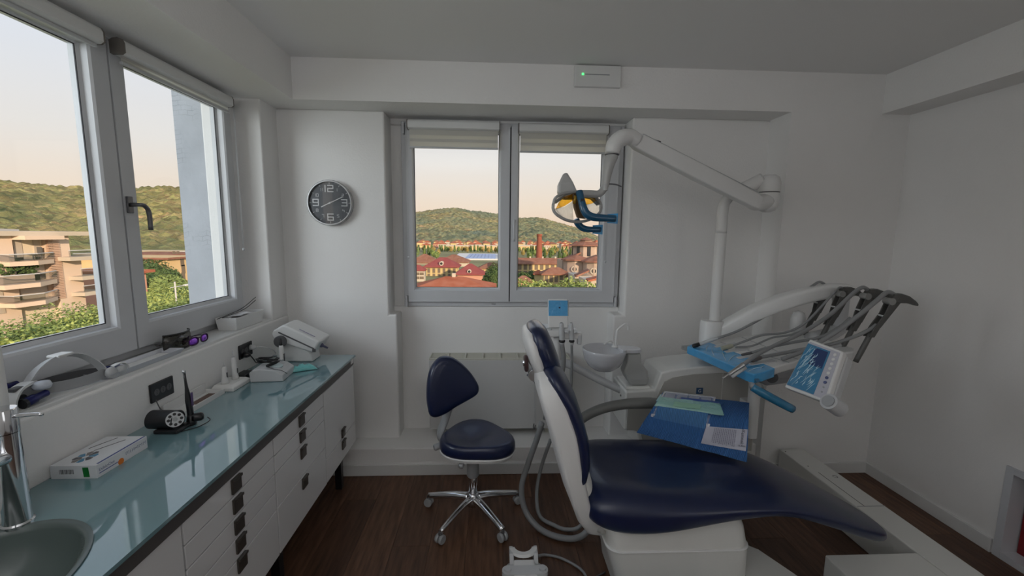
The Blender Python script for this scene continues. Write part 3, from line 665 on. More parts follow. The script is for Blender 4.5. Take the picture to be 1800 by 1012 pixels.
obj('size_knob', lathe(NB(), [(.001, 0), (.017, 0), (.019, .004), (.019, .014), (.016, .018), (.001, .018)], Matrix.Translation((.05, .165, .020)) @ Matrix.Rotation(math.pi/2, 4, 'Y'), 20), lgrey_m, hb, smooth=True)
strap([(.05, .14, .042), (.055, .165, .048), (.058, .185, .04), (.06, .195, .02)], (.016, 0, 0), white_m, 'knob_cover')
strap([(-.02, -.07, .058), (.0, -.10, .064), (.012, -.14, .058), (.02, -.165, .035), (.025, -.175, .012)], (.03, .01, .0), white_m, 'hinge_arm', .008)
bm = NB(); box(bm, (-.002, -.155, .055), (.022, -.125, .066)); obj('hinge_block', bm, dgrey_m, hb, bevel=.002)
obj('forehead_pad', lathe(NB(), [(.001, 0), (.02, .004), (.024, .014), (.02, .026), (.001, .03)], Matrix.Translation((.02, -.075, .035)), 16), mat('milky_plastic', (.62, .66, .74), .4), hb, smooth=True)
def loupe(c, d, l, m, label):
    t = thing('loupe_barrel', label, 'loupe', None, c); d = Vector(d).normalized()
    obj('barrel', lathe(NB(), [(.013, 0), (.015, .006), (.015, l*.45), (.0115, l*.55), (.011, l)], frame_to((0, 0, 0), d), 18), m, t, smooth=True, ang=40)
    obj('eyepiece', lathe(NB(), [(.0155, -.006), (.0155, .003), (.012, .003)], frame_to((0, 0, 0), d), 18), black_m, t, smooth=True, ang=40)
dbl = mat('anodised_blue', (.012, .015, .11), .3, .4)
loupe((-1.440, 1.295, ZS+.017), (-.05, .95, .10), .07, dbl, 'anodised blue loupe barrel lying in front of the headband on the sill')
loupe((-1.478, 1.275, ZS+.017), (-.05, .95, .06), .06, black_m, 'black loupe barrel behind the front blue one on the sill')
loupe((-1.535, 1.32, ZS+.05), (.15, .95, .10), .045, dbl, 'blue loupe barrel far left against the window frame')
bm = lathe(NB(), [(.001, -.03), (.013, -.022), (.013, .022), (.001, .03)], frame_to((-1.462, 1.62, ZS+.022), (-1.44, 1.72, ZS+.022)), 16)
tag(obj('blue_capsule', bm, dbl, smooth=True), 'dark blue rounded capsule beside the headband knobs', 'capsule')
# ================================================================ BACK WALL THINGS
# clock
CK = Vector((-1.077, DB, 1.841)); CR = .148
ck = thing('wall_clock', 'round wall clock with dark grey dial and large silver numerals', 'clock', None, CK)
Mc = Matrix.Translation((0, 0, 0)) @ Matrix.Rotation(math.pi/2, 4, 'X')      # local z -> -y (into the room)
silver = mat('silver_plastic', (.52, .53, .54), .25, .6)
obj('case', lathe(NB(), [(CR-.004, .001), (CR, .004), (CR, .036), (CR-.004, .040), (CR-.011, .040), (CR-.013, .030)], Mc, 56, close=False), silver, ck, smooth=True, ang=40)
obj('dial', lathe(NB(), [(.001, .001), (CR-.010, .001), (CR-.010, .024), (.001, .024)], Mc, 48), mat('dial_grey', (.085, .09, .10), .35, .3), ck)
num_m = mat('numeral_silver', (.60, .61, .62), .3, .3)
def stroke(nm, pts, w, par, y=-.0262):
    bm = NB()
    for i_, (a, b) in enumerate(zip(pts, pts[1:])):
        y -= .00012
        a, b = Vector((a[0], y, a[1])), Vector((b[0], y, b[1])); d = (b-a).normalized(); s = Vector((d.z, 0, -d.x))*w/2; e = d*w/2
        loft(bm, [[a-e+s, a-e-s, b+e-s, b+e+s], [p+Vector((0, .0015, 0)) for p in (a-e+s, a-e-s, b+e-s, b+e+s)]])
    return obj(nm, bm, num_m, par)
def digit(ch, cx, cz, w, h, t):
    L_, R_, B_, T_ = cx-w/2, cx+w/2, cz-h/2, cz+h/2; M_ = cz
    sh_ = {'1': [(cx, B_), (cx, T_)], '2': [(L_, T_), (R_, T_), (R_, M_), (L_, M_), (L_, B_), (R_, B_)], '5': [(R_, T_), (L_, T_), (L_, M_), (R_, M_), (R_, B_), (L_, B_)],
           '6': [(R_, T_), (L_, T_), (L_, B_), (R_, B_), (R_, M_), (L_, M_)], '9': [(R_, M_), (L_, M_), (L_, T_), (R_, T_), (R_, B_), (L_, B_)],
           '7': [(L_, T_), (R_, T_), (R_, B_)], '8': [(L_, B_), (L_, T_), (R_, T_), (R_, B_), (L_, B_), (L_, M_), (R_, M_)], '4': [(L_+w*.3, T_), (L_, M_), (R_, M_), (R_, B_), (R_, T_-h*.3)],
           '0': [(L_, B_), (L_, T_), (R_, T_), (R_, B_), (L_, B_)]}
    return stroke('numeral', sh_[ch], t, ck)
digit('1', -.027, .093, .01, .040, .006); digit('2', .006, .093, .034, .040, .006)
digit('6', .0, -.092, .036, .040, .006); digit('9', -.092, .002, .034, .040, .006)
bm_ = stroke('numeral', [(.076, .022), (.110, .022), (.110, -.018), (.076, -.018)], .006, ck); stroke('numeral', [(.080, .002), (.110, .002)], .006, ck)
for hh, ch in ((1, '1'), (2, '2'), (4, '4'), (5, '5'), (7, '7'), (8, '8'), (10, '10'), (11, '11')):
    a = math.radians(90-30*hh); r_ = .098
    for k, c1 in enumerate(ch): digit(c1, r_*math.cos(a)+(k-(len(ch)-1)/2)*.012, r_*math.sin(a), .012 if c1 != '1' else .004, .018, .0022)
for k in range(12):
    a = math.radians(30*k); stroke('hour_mark', [(.122*math.cos(a), .122*math.sin(a)), (.130*math.cos(a), .130*math.sin(a))], .0025, ck)
stroke('minute_hand', [(-.012, -.006), (.085, .040)], .005, ck, -.0285); stroke('hour_hand', [(.010, .006), (-.055, -.026)], .006, ck, -.0275)
obj('hub', lathe(NB(), [(.001, .026), (.006, .026), (.006, .032), (.001, .032)], Mc, 14), num_m, ck)
obj('cover_glass', lathe(NB(), [(.001, .0345), (CR-.012, .0345), (CR-.012, .036), (.001, .036)], Mc, 40), glass_mat('clock_glass', (.97, .97, .97), .03), ck)
# alarm box at the ceiling
ab = thing('alarm_box', 'flat white box with a small green light, high on the beam under the ceiling', 'alarm box', None, (.628, DA, 2.605))
obj('housing', bx((-.142, -.028, -.062), (.142, 0, .062)), white_m, ab, bevel=.005)
obj('slot', bx((-.08, -.0295, .005), (.07, -.027, .011)), grey_m, ab)
obj('status_light', bx((-.098, -.031, .004), (-.088, -.027, .014)), mat('green_led', (.02, .4, .05), .4, emit=((.05, 1, .15), 3)), ab)
# convector radiator in the niche
RX0, RX1, RZ0, RZ1, RY0 = -.448, .555, .250, .775, 2.875
ra = thing('convector_heater', 'long white flat convector heater with a cream slotted top, under the window', 'radiator', None, ((RX0+RX1)/2, 2.95, RZ0)); L = ra.location.copy()
cream = mat('cream_enamel', (.60, .59, .52), .45)
obj('front_panel', bx(Vector((RX0, RY0, RZ0))-L, Vector((RX1, RY0+.012, RZ1-.012))-L), mat('heater_enamel', (.60, .60, .59), .4), ra, bevel=.004)
obj('casing', bx(Vector((RX0+.004, RY0+.013, RZ0+.02))-L, Vector((RX1-.004, 3.025, RZ1-.020))-L), cream, ra)
bm = NB()
for a, b in (((RX0, RY0, RZ1-.011), (RX1, RY0+.018, RZ1)), ((RX0, 3.012, RZ1-.011), (RX1, 3.025, RZ1))): box(bm, Vector(a)-L, Vector(b)-L)
k = RX0
while k <= RX1+.001: box(bm, Vector((k-.006 if k > RX0 else k, RY0+.018, RZ1-.011))-L, Vector((min(k+.006, RX1), 3.012, RZ1))-L); k += (RX1-RX0)/8
obj('top_frame', bm, cream, ra)
for k in range(24):
    y_ = RY0+.03+k*.0055
    if k % 3 == 0: obj('grille_slat', bx(Vector((RX0, y_, RZ1-.016))-L, Vector((RX1, y_+.003, RZ1-.004))-L), cream, ra)
for sx_ in (RX0+.15, RX1-.15): obj('bracket_foot', bx(Vector((sx_-.012, 2.94, .19))-L, Vector((sx_+.012, 2.98, RZ0+.021))-L), cream, ra)
obj('valve_box', bx(Vector((RX0-.008, RY0+.02, .45))-L, Vector((RX0, 3.0, .56))-L), grey_m, ra, bevel=.003)
# hanging double cord in front of the heater (blind pull)
bm = tb([(.300, 2.85, .69), (.300, 2.85, .30)], .0018, 6); tube(bm, [(.312, 2.85, .69), (.312, 2.85, .31)], .0018, 6)
hc = thing('key_cord', 'thin double cord with small metal clips hanging in front of the heater', 'cord', None, (0, 0, 0))
obj('cords', bm, lgrey_m, hc); obj('clips', tb([(.300, 2.85, .30), (.296, 2.848, .275), (.304, 2.846, .262), (.309, 2.848, .29)], .004, 6, 4), dgrey_m, hc)
obj('hook', tb([(.306, 2.8765, .70), (.306, 2.85, .70), (.306, 2.848, .688)], .003, 6), grey_m, hc)
# low white shelf niche let into the right wall (only its corner shows)
shf = thing('shelf_unit', 'low white shelf niche in the right wall at floor level, red binders inside', 'shelf', None, (2.75, 1.38, 0)); L = shf.location.copy()
sm = mat('shelf_laminate', (.60, .61, .64), .4)
for nm, a, b in (('end_panel', (2.648, 1.870, .0005), (2.890, 1.904, .4995)), ('end_panel', (2.648, .851, .0005), (2.890, .885, .4995)), ('top_panel', (2.648, .885, .466), (2.890, 1.870, .4995)), ('bottom_panel', (2.648, .885, .0005), (2.890, 1.870, .036)), ('back_panel', (2.878, .885, .036), (2.890, 1.870, .466))):
    obj(nm, bx(Vector(a)-L, Vector(b)-L), sm if nm != 'back_panel' else grey_m, shf, bevel=.001)
red_m = mat('red_binder', (.20, .01, .015), .4)
for k in range(3):
    b_ = thing('ring_binder', ['red ring binder in the wall niche, the one farthest into the corner', 'red ring binder in the wall niche, middle one of three', 'red ring binder in the wall niche, nearest the photographer'][k], 'binder', None, (2.80, 1.830-.075*k, .0365))
    obj('cover', bx((-.07, -.034, 0), (.07, .034, .30)), red_m, b_, bevel=.003)
    obj('spine_label', bx((-.0712, -.018, .16), (-.0700, .018, .25)), mat('label_red', (.45, .1, .1), .6), b_)
# ================================================================ STOOL
SX, SY = -.112, 2.30
stl = thing('operator_stool', 'navy dental stool on a chrome five-star base with castors', 'stool', None, (SX, SY, 0))
hubz = .095
obj('hub', lathe(NB(), [(.001, hubz-.04), (.034, hubz-.035), (.042, hubz), (.034, hubz+.03), (.028, hubz+.045), (.001, hubz+.045)], None, 24), chrome_m, stl, smooth=True)
for k in range(5):
    a = math.radians(90+72*k+1); d = Vector((math.cos(a), math.sin(a), 0)); 
    g = obj('leg', tb([d*.025+Vector((0, 0, hubz+.012)), d*.10+Vector((0, 0, hubz+.008)), d*.20+Vector((0, 0, .085)), d*.285+Vector((0, 0, .066))], [.026, .023, .020, .018], 14, 5, sq=.75), chrome_m, stl, smooth=True)
    c = d*.285; sd = Vector((-d.y, d.x, 0))
    cs = obj('castor', tb([c+Vector((0, 0, .05)), c+Vector((0, 0, .068))], .010, 12), dgrey_m, stl)
    for q in (-1, 1):
        obj('wheel', lathe(NB(), [(.001, 0), (.022, 0), (.025, .004), (.025, .014), (.022, .018), (.001, .018)], frame_to(c+sd*(.004*q)+Vector((0, 0, .026)), c+sd*(.03*q)+Vector((0, 0, .026))), 20), grey_m, cs, smooth=True, ang=40)
obj('gas_lift', lathe(NB(), [(.026, .13), (.026, .30)], None, 24), chrome_m, stl, smooth=True)
obj('lift_sleeve', lathe(NB(), [(.030, .24), (.036, .25), (.036, .385), (.045, .405), (.001, .405)], None, 24), grey_m, stl, smooth=True, ang=40)
# seat: rounded-triangle saddle, widest towards the back
def cushion_rings(outline, z0, z1, top, n=None, rim=.4):
    """outline: list of (x,y); returns rings for a pillow between z0 and z1; top(x,y) adds height"""
    c = Vector((sum(p[0] for p in outline)/len(outline), sum(p[1] for p in outline)/len(outline), 0)); R = []
    def ring(s, z, th): return [Vector((c.x+(p[0]-c.x)*s, c.y+(p[1]-c.y)*s, z+(top((c.x+(p[0]-c.x)*s), (c.y+(p[1]-c.y)*s)) if th else 0))) for p in outline]
    H = z1-z0
    R = [ring(.90, z0, 0), ring(.97, z0+H*.12, 0), ring(1.0, z0+H*.40, 0), ring(.995, z0+H*.65, 1), ring(.965, z0+H*.88, 1), ring(.91, z1, 1), ring(.80, z1+.0, 1), ring(.6, z1, 1), ring(.4, z1, 1), ring(.2, z1, 1), ring(.02, z1, 1)]
    return R
def blob(fn, n=48): return [fn(2*math.pi*k/n) for k in range(n)]
def seat_out(t):
    c, s = math.cos(t), math.sin(t); r_ = .197+.019*math.cos(3*t+math.pi*.0)+.006*math.cos(2*t)
    return (r_*c*1.06+.012, r_*s*.98)
ctz = .428
def seat_top(x, y): 
    r2 = (x*x+y*y)/.033; return -.026*math.exp(-((x+.03)**2+y**2)/.009)+.016*math.exp(-((x-.10)**2+y**2*.4)/.003)*1.0+.012*min(1, r2)
bm = loft(NB(), cushion_rings(blob(seat_out), ctz, ctz+.066, seat_top))
Mrot = Matrix.Rotation(math.radians(-28), 4, 'Z'); bm.transform(Mrot)
so = obj('seat', bm, navy_m, stl, smooth=True); so.location = (.012, 0, 0)
bm = loft(NB(), [[Vector((x*.96, y*.96, ctz-.012)) for x, y in blob(seat_out)], [Vector((x*.99, y*.99, ctz+.004)) for x, y in blob(seat_out)], [Vector((x*.97, y*.97, ctz+.012)) for x, y in blob(seat_out)]])
bm.transform(Mrot); o = obj('seat_pan', bm, white_m, stl, smooth=True, ang=40); o.location = (.012, 0, 0)
obj('swivel_plate', bx((-.09, -.07, .405), (.09, .07, .42)), dgrey_m, stl, bevel=.004)
obj('height_lever', tb([(-.03, -.06, .418), (-.06, -.15, .385)], [.006, .006], 8), grey_m, stl)
obj('lever_knob', lathe(NB(), [(.012, 0), (.016, .01), (.016, .03), (.001, .034)], frame_to((-.05, -.12, .395), (-.065, -.155, .378)), 14), grey_m, stl, smooth=True)
# back support bar and knob
obj('back_bar', tb([(-.08, .05, .418), (-.17, .07, .42), (-.198, .08, .46), (-.165, .09, .56), (-.13, .095, .66)], [.016, .017, .018, .017, .015], 12, 5, sq=1.9), grey_m, stl, smooth=True)
obj('tilt_knob', lathe(NB(), [(.015, 0), (.019, .006), (.019, .05), (.014, .056), (.001, .056)], frame_to((-.175, .02, .428), (-.25, -.02, .418)), 16), grey_m, stl, smooth=True, ang=40)
# backrest: leaning rounded triangle, turned towards the right
prof_b = [(-.138, -.12), (-.145, -.05), (-.142, .02), (-.130, .09), (-.105, .145), (-.06, .183), (-.005, .18), (.045, .145), (.095, .085), (.130, .02), (.140, -.02), (.128, -.055), (.08, -.085), (.01, -.118), (-.05, -.148), (-.10, -.158), (-.128, -.145)]
Pb = catmull([(x, z, 0) for x, z in prof_b]+[(prof_b[0][0], prof_b[0][1], 0)], 4)[:-1]
cb_ = Vector((-.02, 0, 0))
def bring(s, d): return [Vector((cb_.x+(p.x-cb_.x)*s, d+.02*(((p.x-cb_.x)*s)/.14)**2*-1, p.y*s)) for p in Pb]
bm = loft(NB(), [bring(.86, .034), bring(.96, .030), bring(1, .016), bring(.995, -.004), bring(.95, -.02), bring(.86, -.028), bring(.6, -.032), bring(.3, -.034), bring(.04, -.034)])
Mb = Matrix.Translation((-.120, .055, .762)) @ Matrix.Scale(1.08, 4, (1, 0, 0)) @ Matrix.Rotation(math.radians(22), 4, 'Z') @ Matrix.Rotation(math.radians(-6), 4, 'X')
bm.transform(Mb); obj('backrest', bm, navy_m, stl, smooth=True)
# ================================================================ FOOT CONTROL AND HOSES
fc = thing('foot_control', 'white foot control with a forked guard and domed pedal on the floor', 'foot pedal', None, (.158, 1.745, 0)); 
obj('base', loft(NB(), [[Vector((x*s, y*s-.02, z)) for x, y in rrect(.098, .155, .05, 5)] for s, z in ((1, 0), (1, .03), (.93, .05), (.80, .062))]), lgrey_m, fc, smooth=True, ang=40)
obj('cover', loft(NB(), [[Vector((x, y, z)) for x, y in ((-.066, -.17), (.066, -.17), (.05, .10), (-.05, .10))] for z in (.058, .082)]), white_m, fc, bevel=.006, seg=3)
obj('side_bar', loft(NB(), [[Vector((x, y+.03, z)) for x, y in rrect(.108, .026, .024, 5)] for z in (.063, .088)]), lgrey_m, fc, smooth=True, ang=40)
for s in (-1, 1): obj('side_button', cyl(NB(), (s*.082, .03, .086), (s*.082, .03, .098), .017, 18), lgrey_m, fc, smooth=True, ang=40)
obj('pedal_dome', lathe(NB(), [(.052, 0), (.05, .012), (.04, .026), (.02, .036), (.001, .038)], Matrix.Translation((.0, -.11, .078)), 26), grey_m, fc, smooth=True)
obj('logo_mark', bx((-.009, -.022, .0825), (.009, -.012, .0835)), navyd_m, fc)
bm = NB(); outer = [(.066*math.cos(a), .066*math.sin(a)) for a in [math.radians(t) for t in range(200, 341, 14)]]
fo = [Vector((.078, 0, 0))]
ringp = [(math.cos(math.radians(t)), math.sin(math.radians(t))) for t in range(195, 346, 10)]
R_ = []
for i, (c, s) in enumerate(ringp):
    w0, w1 = .046, .072
    p0, p1 = Vector((c*w0, .175+s*w0, .098)), Vector((c*w1, .172+s*w1*.9, .098))
    R_.append([p0, p1, p1-Vector((0, .008, .010)), p0-Vector((0, .004, .010))])
loft(bm, R_); obj('fork_guard', bm, white_m, fc, smooth=True, ang=50)
for s in (-1, 1): obj('guard_post', loft(NB(), [[Vector((s*(.058+dx), .14+dy, .060)) for dx, dy in ((-.012, -.05), (.012, -.05), (.012, .03), (-.012, .03))], [Vector((s*(.060+dx), .15+dy, .096)) for dx, dy in ((-.008, -.03), (.010, -.03), (.010, .022), (-.008, .022))]]), lgrey_m, fc, bevel=.002)
def cable(nm, pts, r, m, label, cat, sub=8): return tag(obj(nm, tb(pts, r, 10, sub), m, smooth=True), label, cat)
cable('suction_hose', [(.272, 2.18, .62), (.250, 2.20, .52), (.205, 2.22, .36), (.17, 2.22, .22), (.19, 2.20, .09), (.26, 2.14, .024), (.35, 2.07, .022), (.45, 2.05, .025), (.52, 2.06, .06), (.60, 2.06, .20)], .0165, hose_m, 'thick grey hose sweeping down behind the chair back onto the floor', 'hose')
cable('supply_hose', [(.36, 2.42, .40), (.30, 2.40, .22), (.27, 2.33, .10), (.28, 2.24, .022), (.35, 2.17, .016), (.42, 2.13, .016), (.50, 2.12, .05), (.58, 2.12, .22)], .011, hose_m, 'thinner grey hose curving inside the thick one on the floor', 'hose')
cable('pedal_cable', [(.230, 1.93, .025), (.28, 1.955, .010), (.36, 1.93, .008), (.44, 1.86, .008), (.455, 1.79, .008), (.40, 1.70, .008), (.33, 1.66, .008)], .0065, hose_m, 'grey cable looping over the floor from the foot control', 'cable')
cable('mains_cable', [(.285, 1.70, .006), (.270, 1.78, .006), (.31, 1.80, .006), (.37, 1.765, .006), (.41, 1.74, .006), (.47, 1.79, .006), (.56, 1.84, .006)], .004, dgrey_m, 'thin black cord on the floor between the foot control and the chair base', 'cable')
cable('floor_cable', [(2.19, 2.60, .004), (2.28, 2.50, .004), (2.335, 2.25, .004), (2.36, 2.0, .004), (2.38, 1.85, .004), (2.40, 1.70, .004)], .005, lgrey_m, 'pale cable running along the floor beside the right wall', 'cable')
# ================================================================ PATIENT CHAIR
pc = thing('patient_chair', 'dental patient chair, navy vinyl on white shells, long leg rest to the right', 'dental chair', None, (.85, 1.80, 0)); O = pc.location.copy()
def sec(x, yn, yf, zt, zb, dish=0, n=40, lean=0, e=2.8):
    """rounded cross-section in the plane x = const (with the pan dished in the middle)"""
    cy, hw, cz, hh = (yn+yf)/2, (yf-yn)/2, (zt+zb)/2, (zt-zb)/2; out = []
    for k in range(n):
        a = 2*math.pi*k/n; c, s = math.cos(a), math.sin(a)
        py = math.copysign(abs(c)**(2/e), c); pz = math.copysign(abs(s)**(2/(2.2 if s > 0 else 4.2)), s)
        y = cy+hw*py; z = cz+hh*pz
        if s > 0: z -= dish*max(0, 1-(py*1.35)**2)
        out.append(Vector((x+lean*(z-cz), y, z))-O)
    return out
secs = [(.385, 1.62, 2.00, .560, .500, 0), (.392, 1.58, 2.04, .585, .475, 0), (.415, 1.545, 2.065, .605, .455, 0), (.45, 1.525, 2.08, .615, .44, .003), (.50, 1.515, 2.09, .628, .420, .018), (.57, 1.508, 2.098, .630, .412, .034),
        (.66, 1.502, 2.10, .625, .416, .042), (.76, 1.500, 2.10, .617, .434, .040), (.86, 1.500, 2.098, .610, .460, .030), (.96, 1.500, 2.09, .606, .486, .016), (1.06, 1.500, 2.075, .604, .502, .006), (1.15, 1.503, 2.055, .598, .512, 0),
        (1.25, 1.508, 2.03, .585, .500, 0), (1.36, 1.515, 1.99, .553, .460, 0), (1.46, 1.523, 1.945, .515, .424, 0), (1.55, 1.535, 1.90, .474, .386, 0), (1.64, 1.555, 1.855, .430, .350, 0), (1.71, 1.585, 1.81, .394, .328, 0), (1.755, 1.62, 1.775, .368, .322, 0), (1.768, 1.665, 1.73, .352, .330, 0)]
bm = loft(NB(), [sec(*s) for s in secs]); seat = obj('seat_cushion', bm, navy_m, pc, smooth=True)
m_ = seat.modifiers.new('sub', 'SUBSURF'); m_.levels = 1; m_.render_levels = 1
# white under-shell of the seat
us = [(.45, 1.60, 2.02, .455, .42), (.50, 1.58, 2.03, .452, .40), (.62, 1.57, 2.04, .45, .39), (.80, 1.57, 2.04, .475, .40), (.95, 1.57, 2.04, .505, .43), (1.08, 1.60, 2.0, .52, .46), (1.16, 1.64, 1.96, .515, .48)]
obj('seat_shell', loft(NB(), [sec(*s, n=28) for s in us]), white2_m, pc, smooth=True)
# backrest: stacked sections along its height (t from top to bottom), side view line (xr = rear face x, xf = front face x) at height z
def bsec(z, xr, xf, yn, yf, e=3.2, n=36, curve=.0, tilt=.36, ex=2.4):
    cx, cy, hx_, hy_ = (xr+xf)/2, (yn+yf)/2, (xf-xr)/2, (yf-yn)/2; out = []
    for k in range(n):
        a = 2*math.pi*k/n; c, s = math.cos(a), math.sin(a)
        px = math.copysign(abs(c)**(2/ex), c); py = math.copysign(abs(s)**(2/e), s)
        out.append(Vector((cx+hx_*px-curve*py*py, cy+hy_*py, z+tilt*hx_*px))-O)
    return out
bs = [(1.112, .215, .248, 1.66, 1.94), (1.108, .205, .262, 1.61, 1.99), (1.085, .208, .282, 1.565, 2.035), (1.045, .230, .308, 1.54, 2.06), (.98, .268, .346, 1.53, 2.07), (.90, .302, .374, 1.525, 2.075), (.81, .328, .400, 1.525, 2.075),
      (.72, .336, .408, 1.53, 2.07), (.66, .328, .400, 1.54, 2.06), (.632, .328, .378, 1.56, 2.04), (.625, .335, .355, 1.60, 2.00)]
obj('backrest', loft(NB(), [bsec(*s) for s in bs]), navy_m, pc, smooth=True)
ws = [(1.09, .190, .225, 1.66, 1.94), (1.08, .180, .245, 1.60, 2.00), (1.03, .182, .270, 1.553, 2.047), (.95, .206, .310, 1.540, 2.06), (.85, .240, .345, 1.535, 2.065), (.74, .270, .362, 1.535, 2.065), (.64, .296, .385, 1.54, 2.06),
      (.55, .330, .405, 1.56, 2.04), (.47, .360, .45, 1.58, 2.02), (.40, .405, .50, 1.61, 1.99), (.35, .47, .54, 1.66, 1.94)]
obj('back_shell', loft(NB(), [bsec(*s, e=7, ex=6, n=48) for s in ws]), white_m, pc, smooth=True, ang=38)
# inner hinge cover between back shell and seat
obj('hinge_cover', loft(NB(), [bsec(z, a, b, 1.60, 2.0, tilt=0) for z, a, b in ((.66, .325, .40), (.56, .345, .46), (.46, .38, .50), (.40, .42, .52))]), white2_m, pc, smooth=True)
# headrest
hs = [(1.262, .158, .190, 1.74, 1.86), (1.256, .150, .206, 1.70, 1.90), (1.225, .150, .236, 1.66, 1.94), (1.17, .166, .262, 1.645, 1.955), (1.11, .190, .285, 1.65, 1.95), (1.06, .215, .298, 1.665, 1.935), (1.035, .232, .292, 1.70, 1.90), (1.03, .245, .275, 1.74, 1.86)]
hr = obj('headrest_cushion', loft(NB(), [bsec(*s, e=2.6) for s in hs]), navy_m, pc, smooth=True)
hw = [(1.245, .140, .165, 1.74, 1.86), (1.235, .132, .175, 1.69, 1.91), (1.19, .134, .20, 1.655, 1.945), (1.13, .152, .222, 1.65, 1.95), (1.07, .178, .245, 1.665, 1.935), (1.04, .20, .25, 1.72, 1.88)]
obj('headrest_shell', loft(NB(), [bsec(*s, e=2.6) for s in hw]), white_m, pc, smooth=True)
def rel(*p): return Vector(p)-O
obj('headrest_knob', lathe(NB(), [(.001, 0), (.034, .0), (.037, .004), (.037, .010), (.032, .014), (.001, .014)], frame_to(rel(.150, 1.74, 1.10), rel(.130, 1.7385, 1.099)), 24), mat('dark_red_brown', (.06, .03, .03), .3, .3), pc, smooth=True, ang=40)
obj('knob_stem', cyl(NB(), rel(.175, 1.745, 1.105), rel(.13, 1.74, 1.10), .012, 12), chrome_m, pc, smooth=True)
obj('headrest_joint', lathe(NB(), [(.001, -.045), (.02, -.045), (.024, -.03), (.024, .03), (.02, .045), (.001, .045)], frame_to(rel(.182, 1.80, 1.04), rel(.182, 1.90, 1.04)), 20), black_m, pc, smooth=True, ang=40)
obj('joint_ring', lathe(NB(), [(.012, -.05), (.026, -.05), (.026, -.044), (.012, -.044)], frame_to(rel(.182, 1.80, 1.04), rel(.182, 1.90, 1.04)), 20), steel_m, pc, smooth=True, ang=40)
obj('headrest_bar', tb([rel(.165, 1.79, 1.04), rel(.195, 1.79, 1.01), rel(.215, 1.79, .97), rel(.235, 1.79, .93)], [.014, .012, .012, .012], 12, 4, sq=2.2), chrome_m, pc, smooth=True)
obj('release_lever', tb([rel(.19, 1.76, 1.03), rel(.205, 1.74, 1.005), rel(.20, 1.73, .985)], .006, 8, 4), steel_m, pc, smooth=True)
# armrest on the far side, curving to the right
obj('armrest', tb([rel(.44, 2.10, .640), rel(.50, 2.12, .685), rel(.60, 2.13, .725), rel(.72, 2.135, .745), rel(.84, 2.14, .748), rel(.96, 2.14, .742)], [.024, .026, .027, .028, .030, .030], 14, 6), mat('armrest_grey', (.17, .175, .17), .4), pc, smooth=True)
obj('armrest_bracket', tb([rel(.44, 2.10, .645), rel(.43, 2.085, .55), rel(.50, 2.05, .46)], .022, 12, 5), grey_m, pc, smooth=True)
# pedestal and lifting arm
ps_ = [(.43, .475, 1.08, 1.56, 2.03), (.33, .49, 1.10, 1.555, 2.03), (.20, .53, 1.12, 1.58, 2.0), (.10, .56, 1.14, 1.60, 2.0), (.03, .57, 1.15, 1.60, 2.0)]
def psec(z, x0, x1, y0, y1, r=.06): return [Vector(((x0+x1)/2+px, (y0+y1)/2+py, z))-O for px, py in rrect((x1-x0)/2, (y1-y0)/2, r, 6)]
obj('pedestal', loft(NB(), [psec(*s) for s in [(.50, .56, 1.06, 1.60, 2.0)]+ps_]), white2_m, pc, smooth=True, ang=50)
obj('pedestal_trim', loft(NB(), [psec(z, .480, 1.10, 1.548, 2.035) for z in (.345, .352)]), white_m, pc, bevel=.004)
sl_ = [rel(1.02, 1.50, .0), rel(1.55, 1.50, .0), rel(1.56, 1.78, .0), rel(1.30, 2.02, .0), rel(1.0, 2.05, 0)]
bm = loft(NB(), [[Vector((x, y, z))-O for x, y in q] for z, q in ((.03, ((1.00, 1.10), (1.45, 1.10), (1.46, 1.48), (1.30, 1.80), (1.14, 1.92), (.98, 1.92))), (.16, ((1.0, 1.12), (1.42, 1.12), (1.43, 1.47), (1.28, 1.78), (1.14, 1.90), (.98, 1.90))), (.175, ((1.02, 1.14), (1.40, 1.14), (1.41, 1.46), (1.27, 1.76), (1.13, 1.88), (1.0, 1.88))))])
obj('lift_cover', bm, white2_m, pc, bevel=.01, seg=3)
obj('cover_slot', loft(NB(), [[Vector((x, y, z))-O for x, y in ((1.085, 1.36), (1.125, 1.36), (1.105, 1.78), (1.065, 1.78))] for z in (.1755, .1775)]), black_m, pc)
obj('floor_plate', loft(NB(), [[Vector((x, y, z))-O for x, y in ((.36, 1.20), (.36, 1.715), (.50, 1.76), (1.1, 2.05), (1.35, 2.0), (1.40, 1.2))] for z in (0, .028)]), mat('plate_grey_blue', (.24, .28, .29), .35), pc, bevel=.008)
# ================================================================ DENTAL UNIT (cuspidor cabinet with arms)
UY = 2.33; UY2 = 2.60
du = thing('dental_unit', 'white dental unit cabinet with a stepped top, standing behind the patient chair', 'dental unit', None, (1.2, 2.46, 0)); O2 = du.location.copy()
def r2(*p): return Vector(p)-O2
top_prof = [(.785, .50), (.785, .737), (.955, .748), (.992, .855), (1.05, .868), (1.18, .885), (1.30, .892), (1.42, .890), (1.56, .878), (1.585, .80), (1.585, .34), (.90, .34), (.86, .50)]
bm = prism(NB(), [(x-O2.x, z-O2.z) for x, z in top_prof], 'y', UY-O2.y, UY2-O2.y)
obj('housing', bm, white2_m, du, bevel=.010, seg=3)
inset = [(.80, .50), (.80, .690), (.97, .700), (1.01, .800), (1.06, .825), (1.18, .845), (1.36, .852), (1.36, .36), (.92, .36), (.88, .50)]
bm = prism(NB(), [(x-O2.x, z) for x, z in inset], 'y', UY-.004-O2.y, UY+.002-O2.y); obj('side_panel', bm, mat('unit_side_grey', (.40, .39, .36), .4), du, bevel=.002)
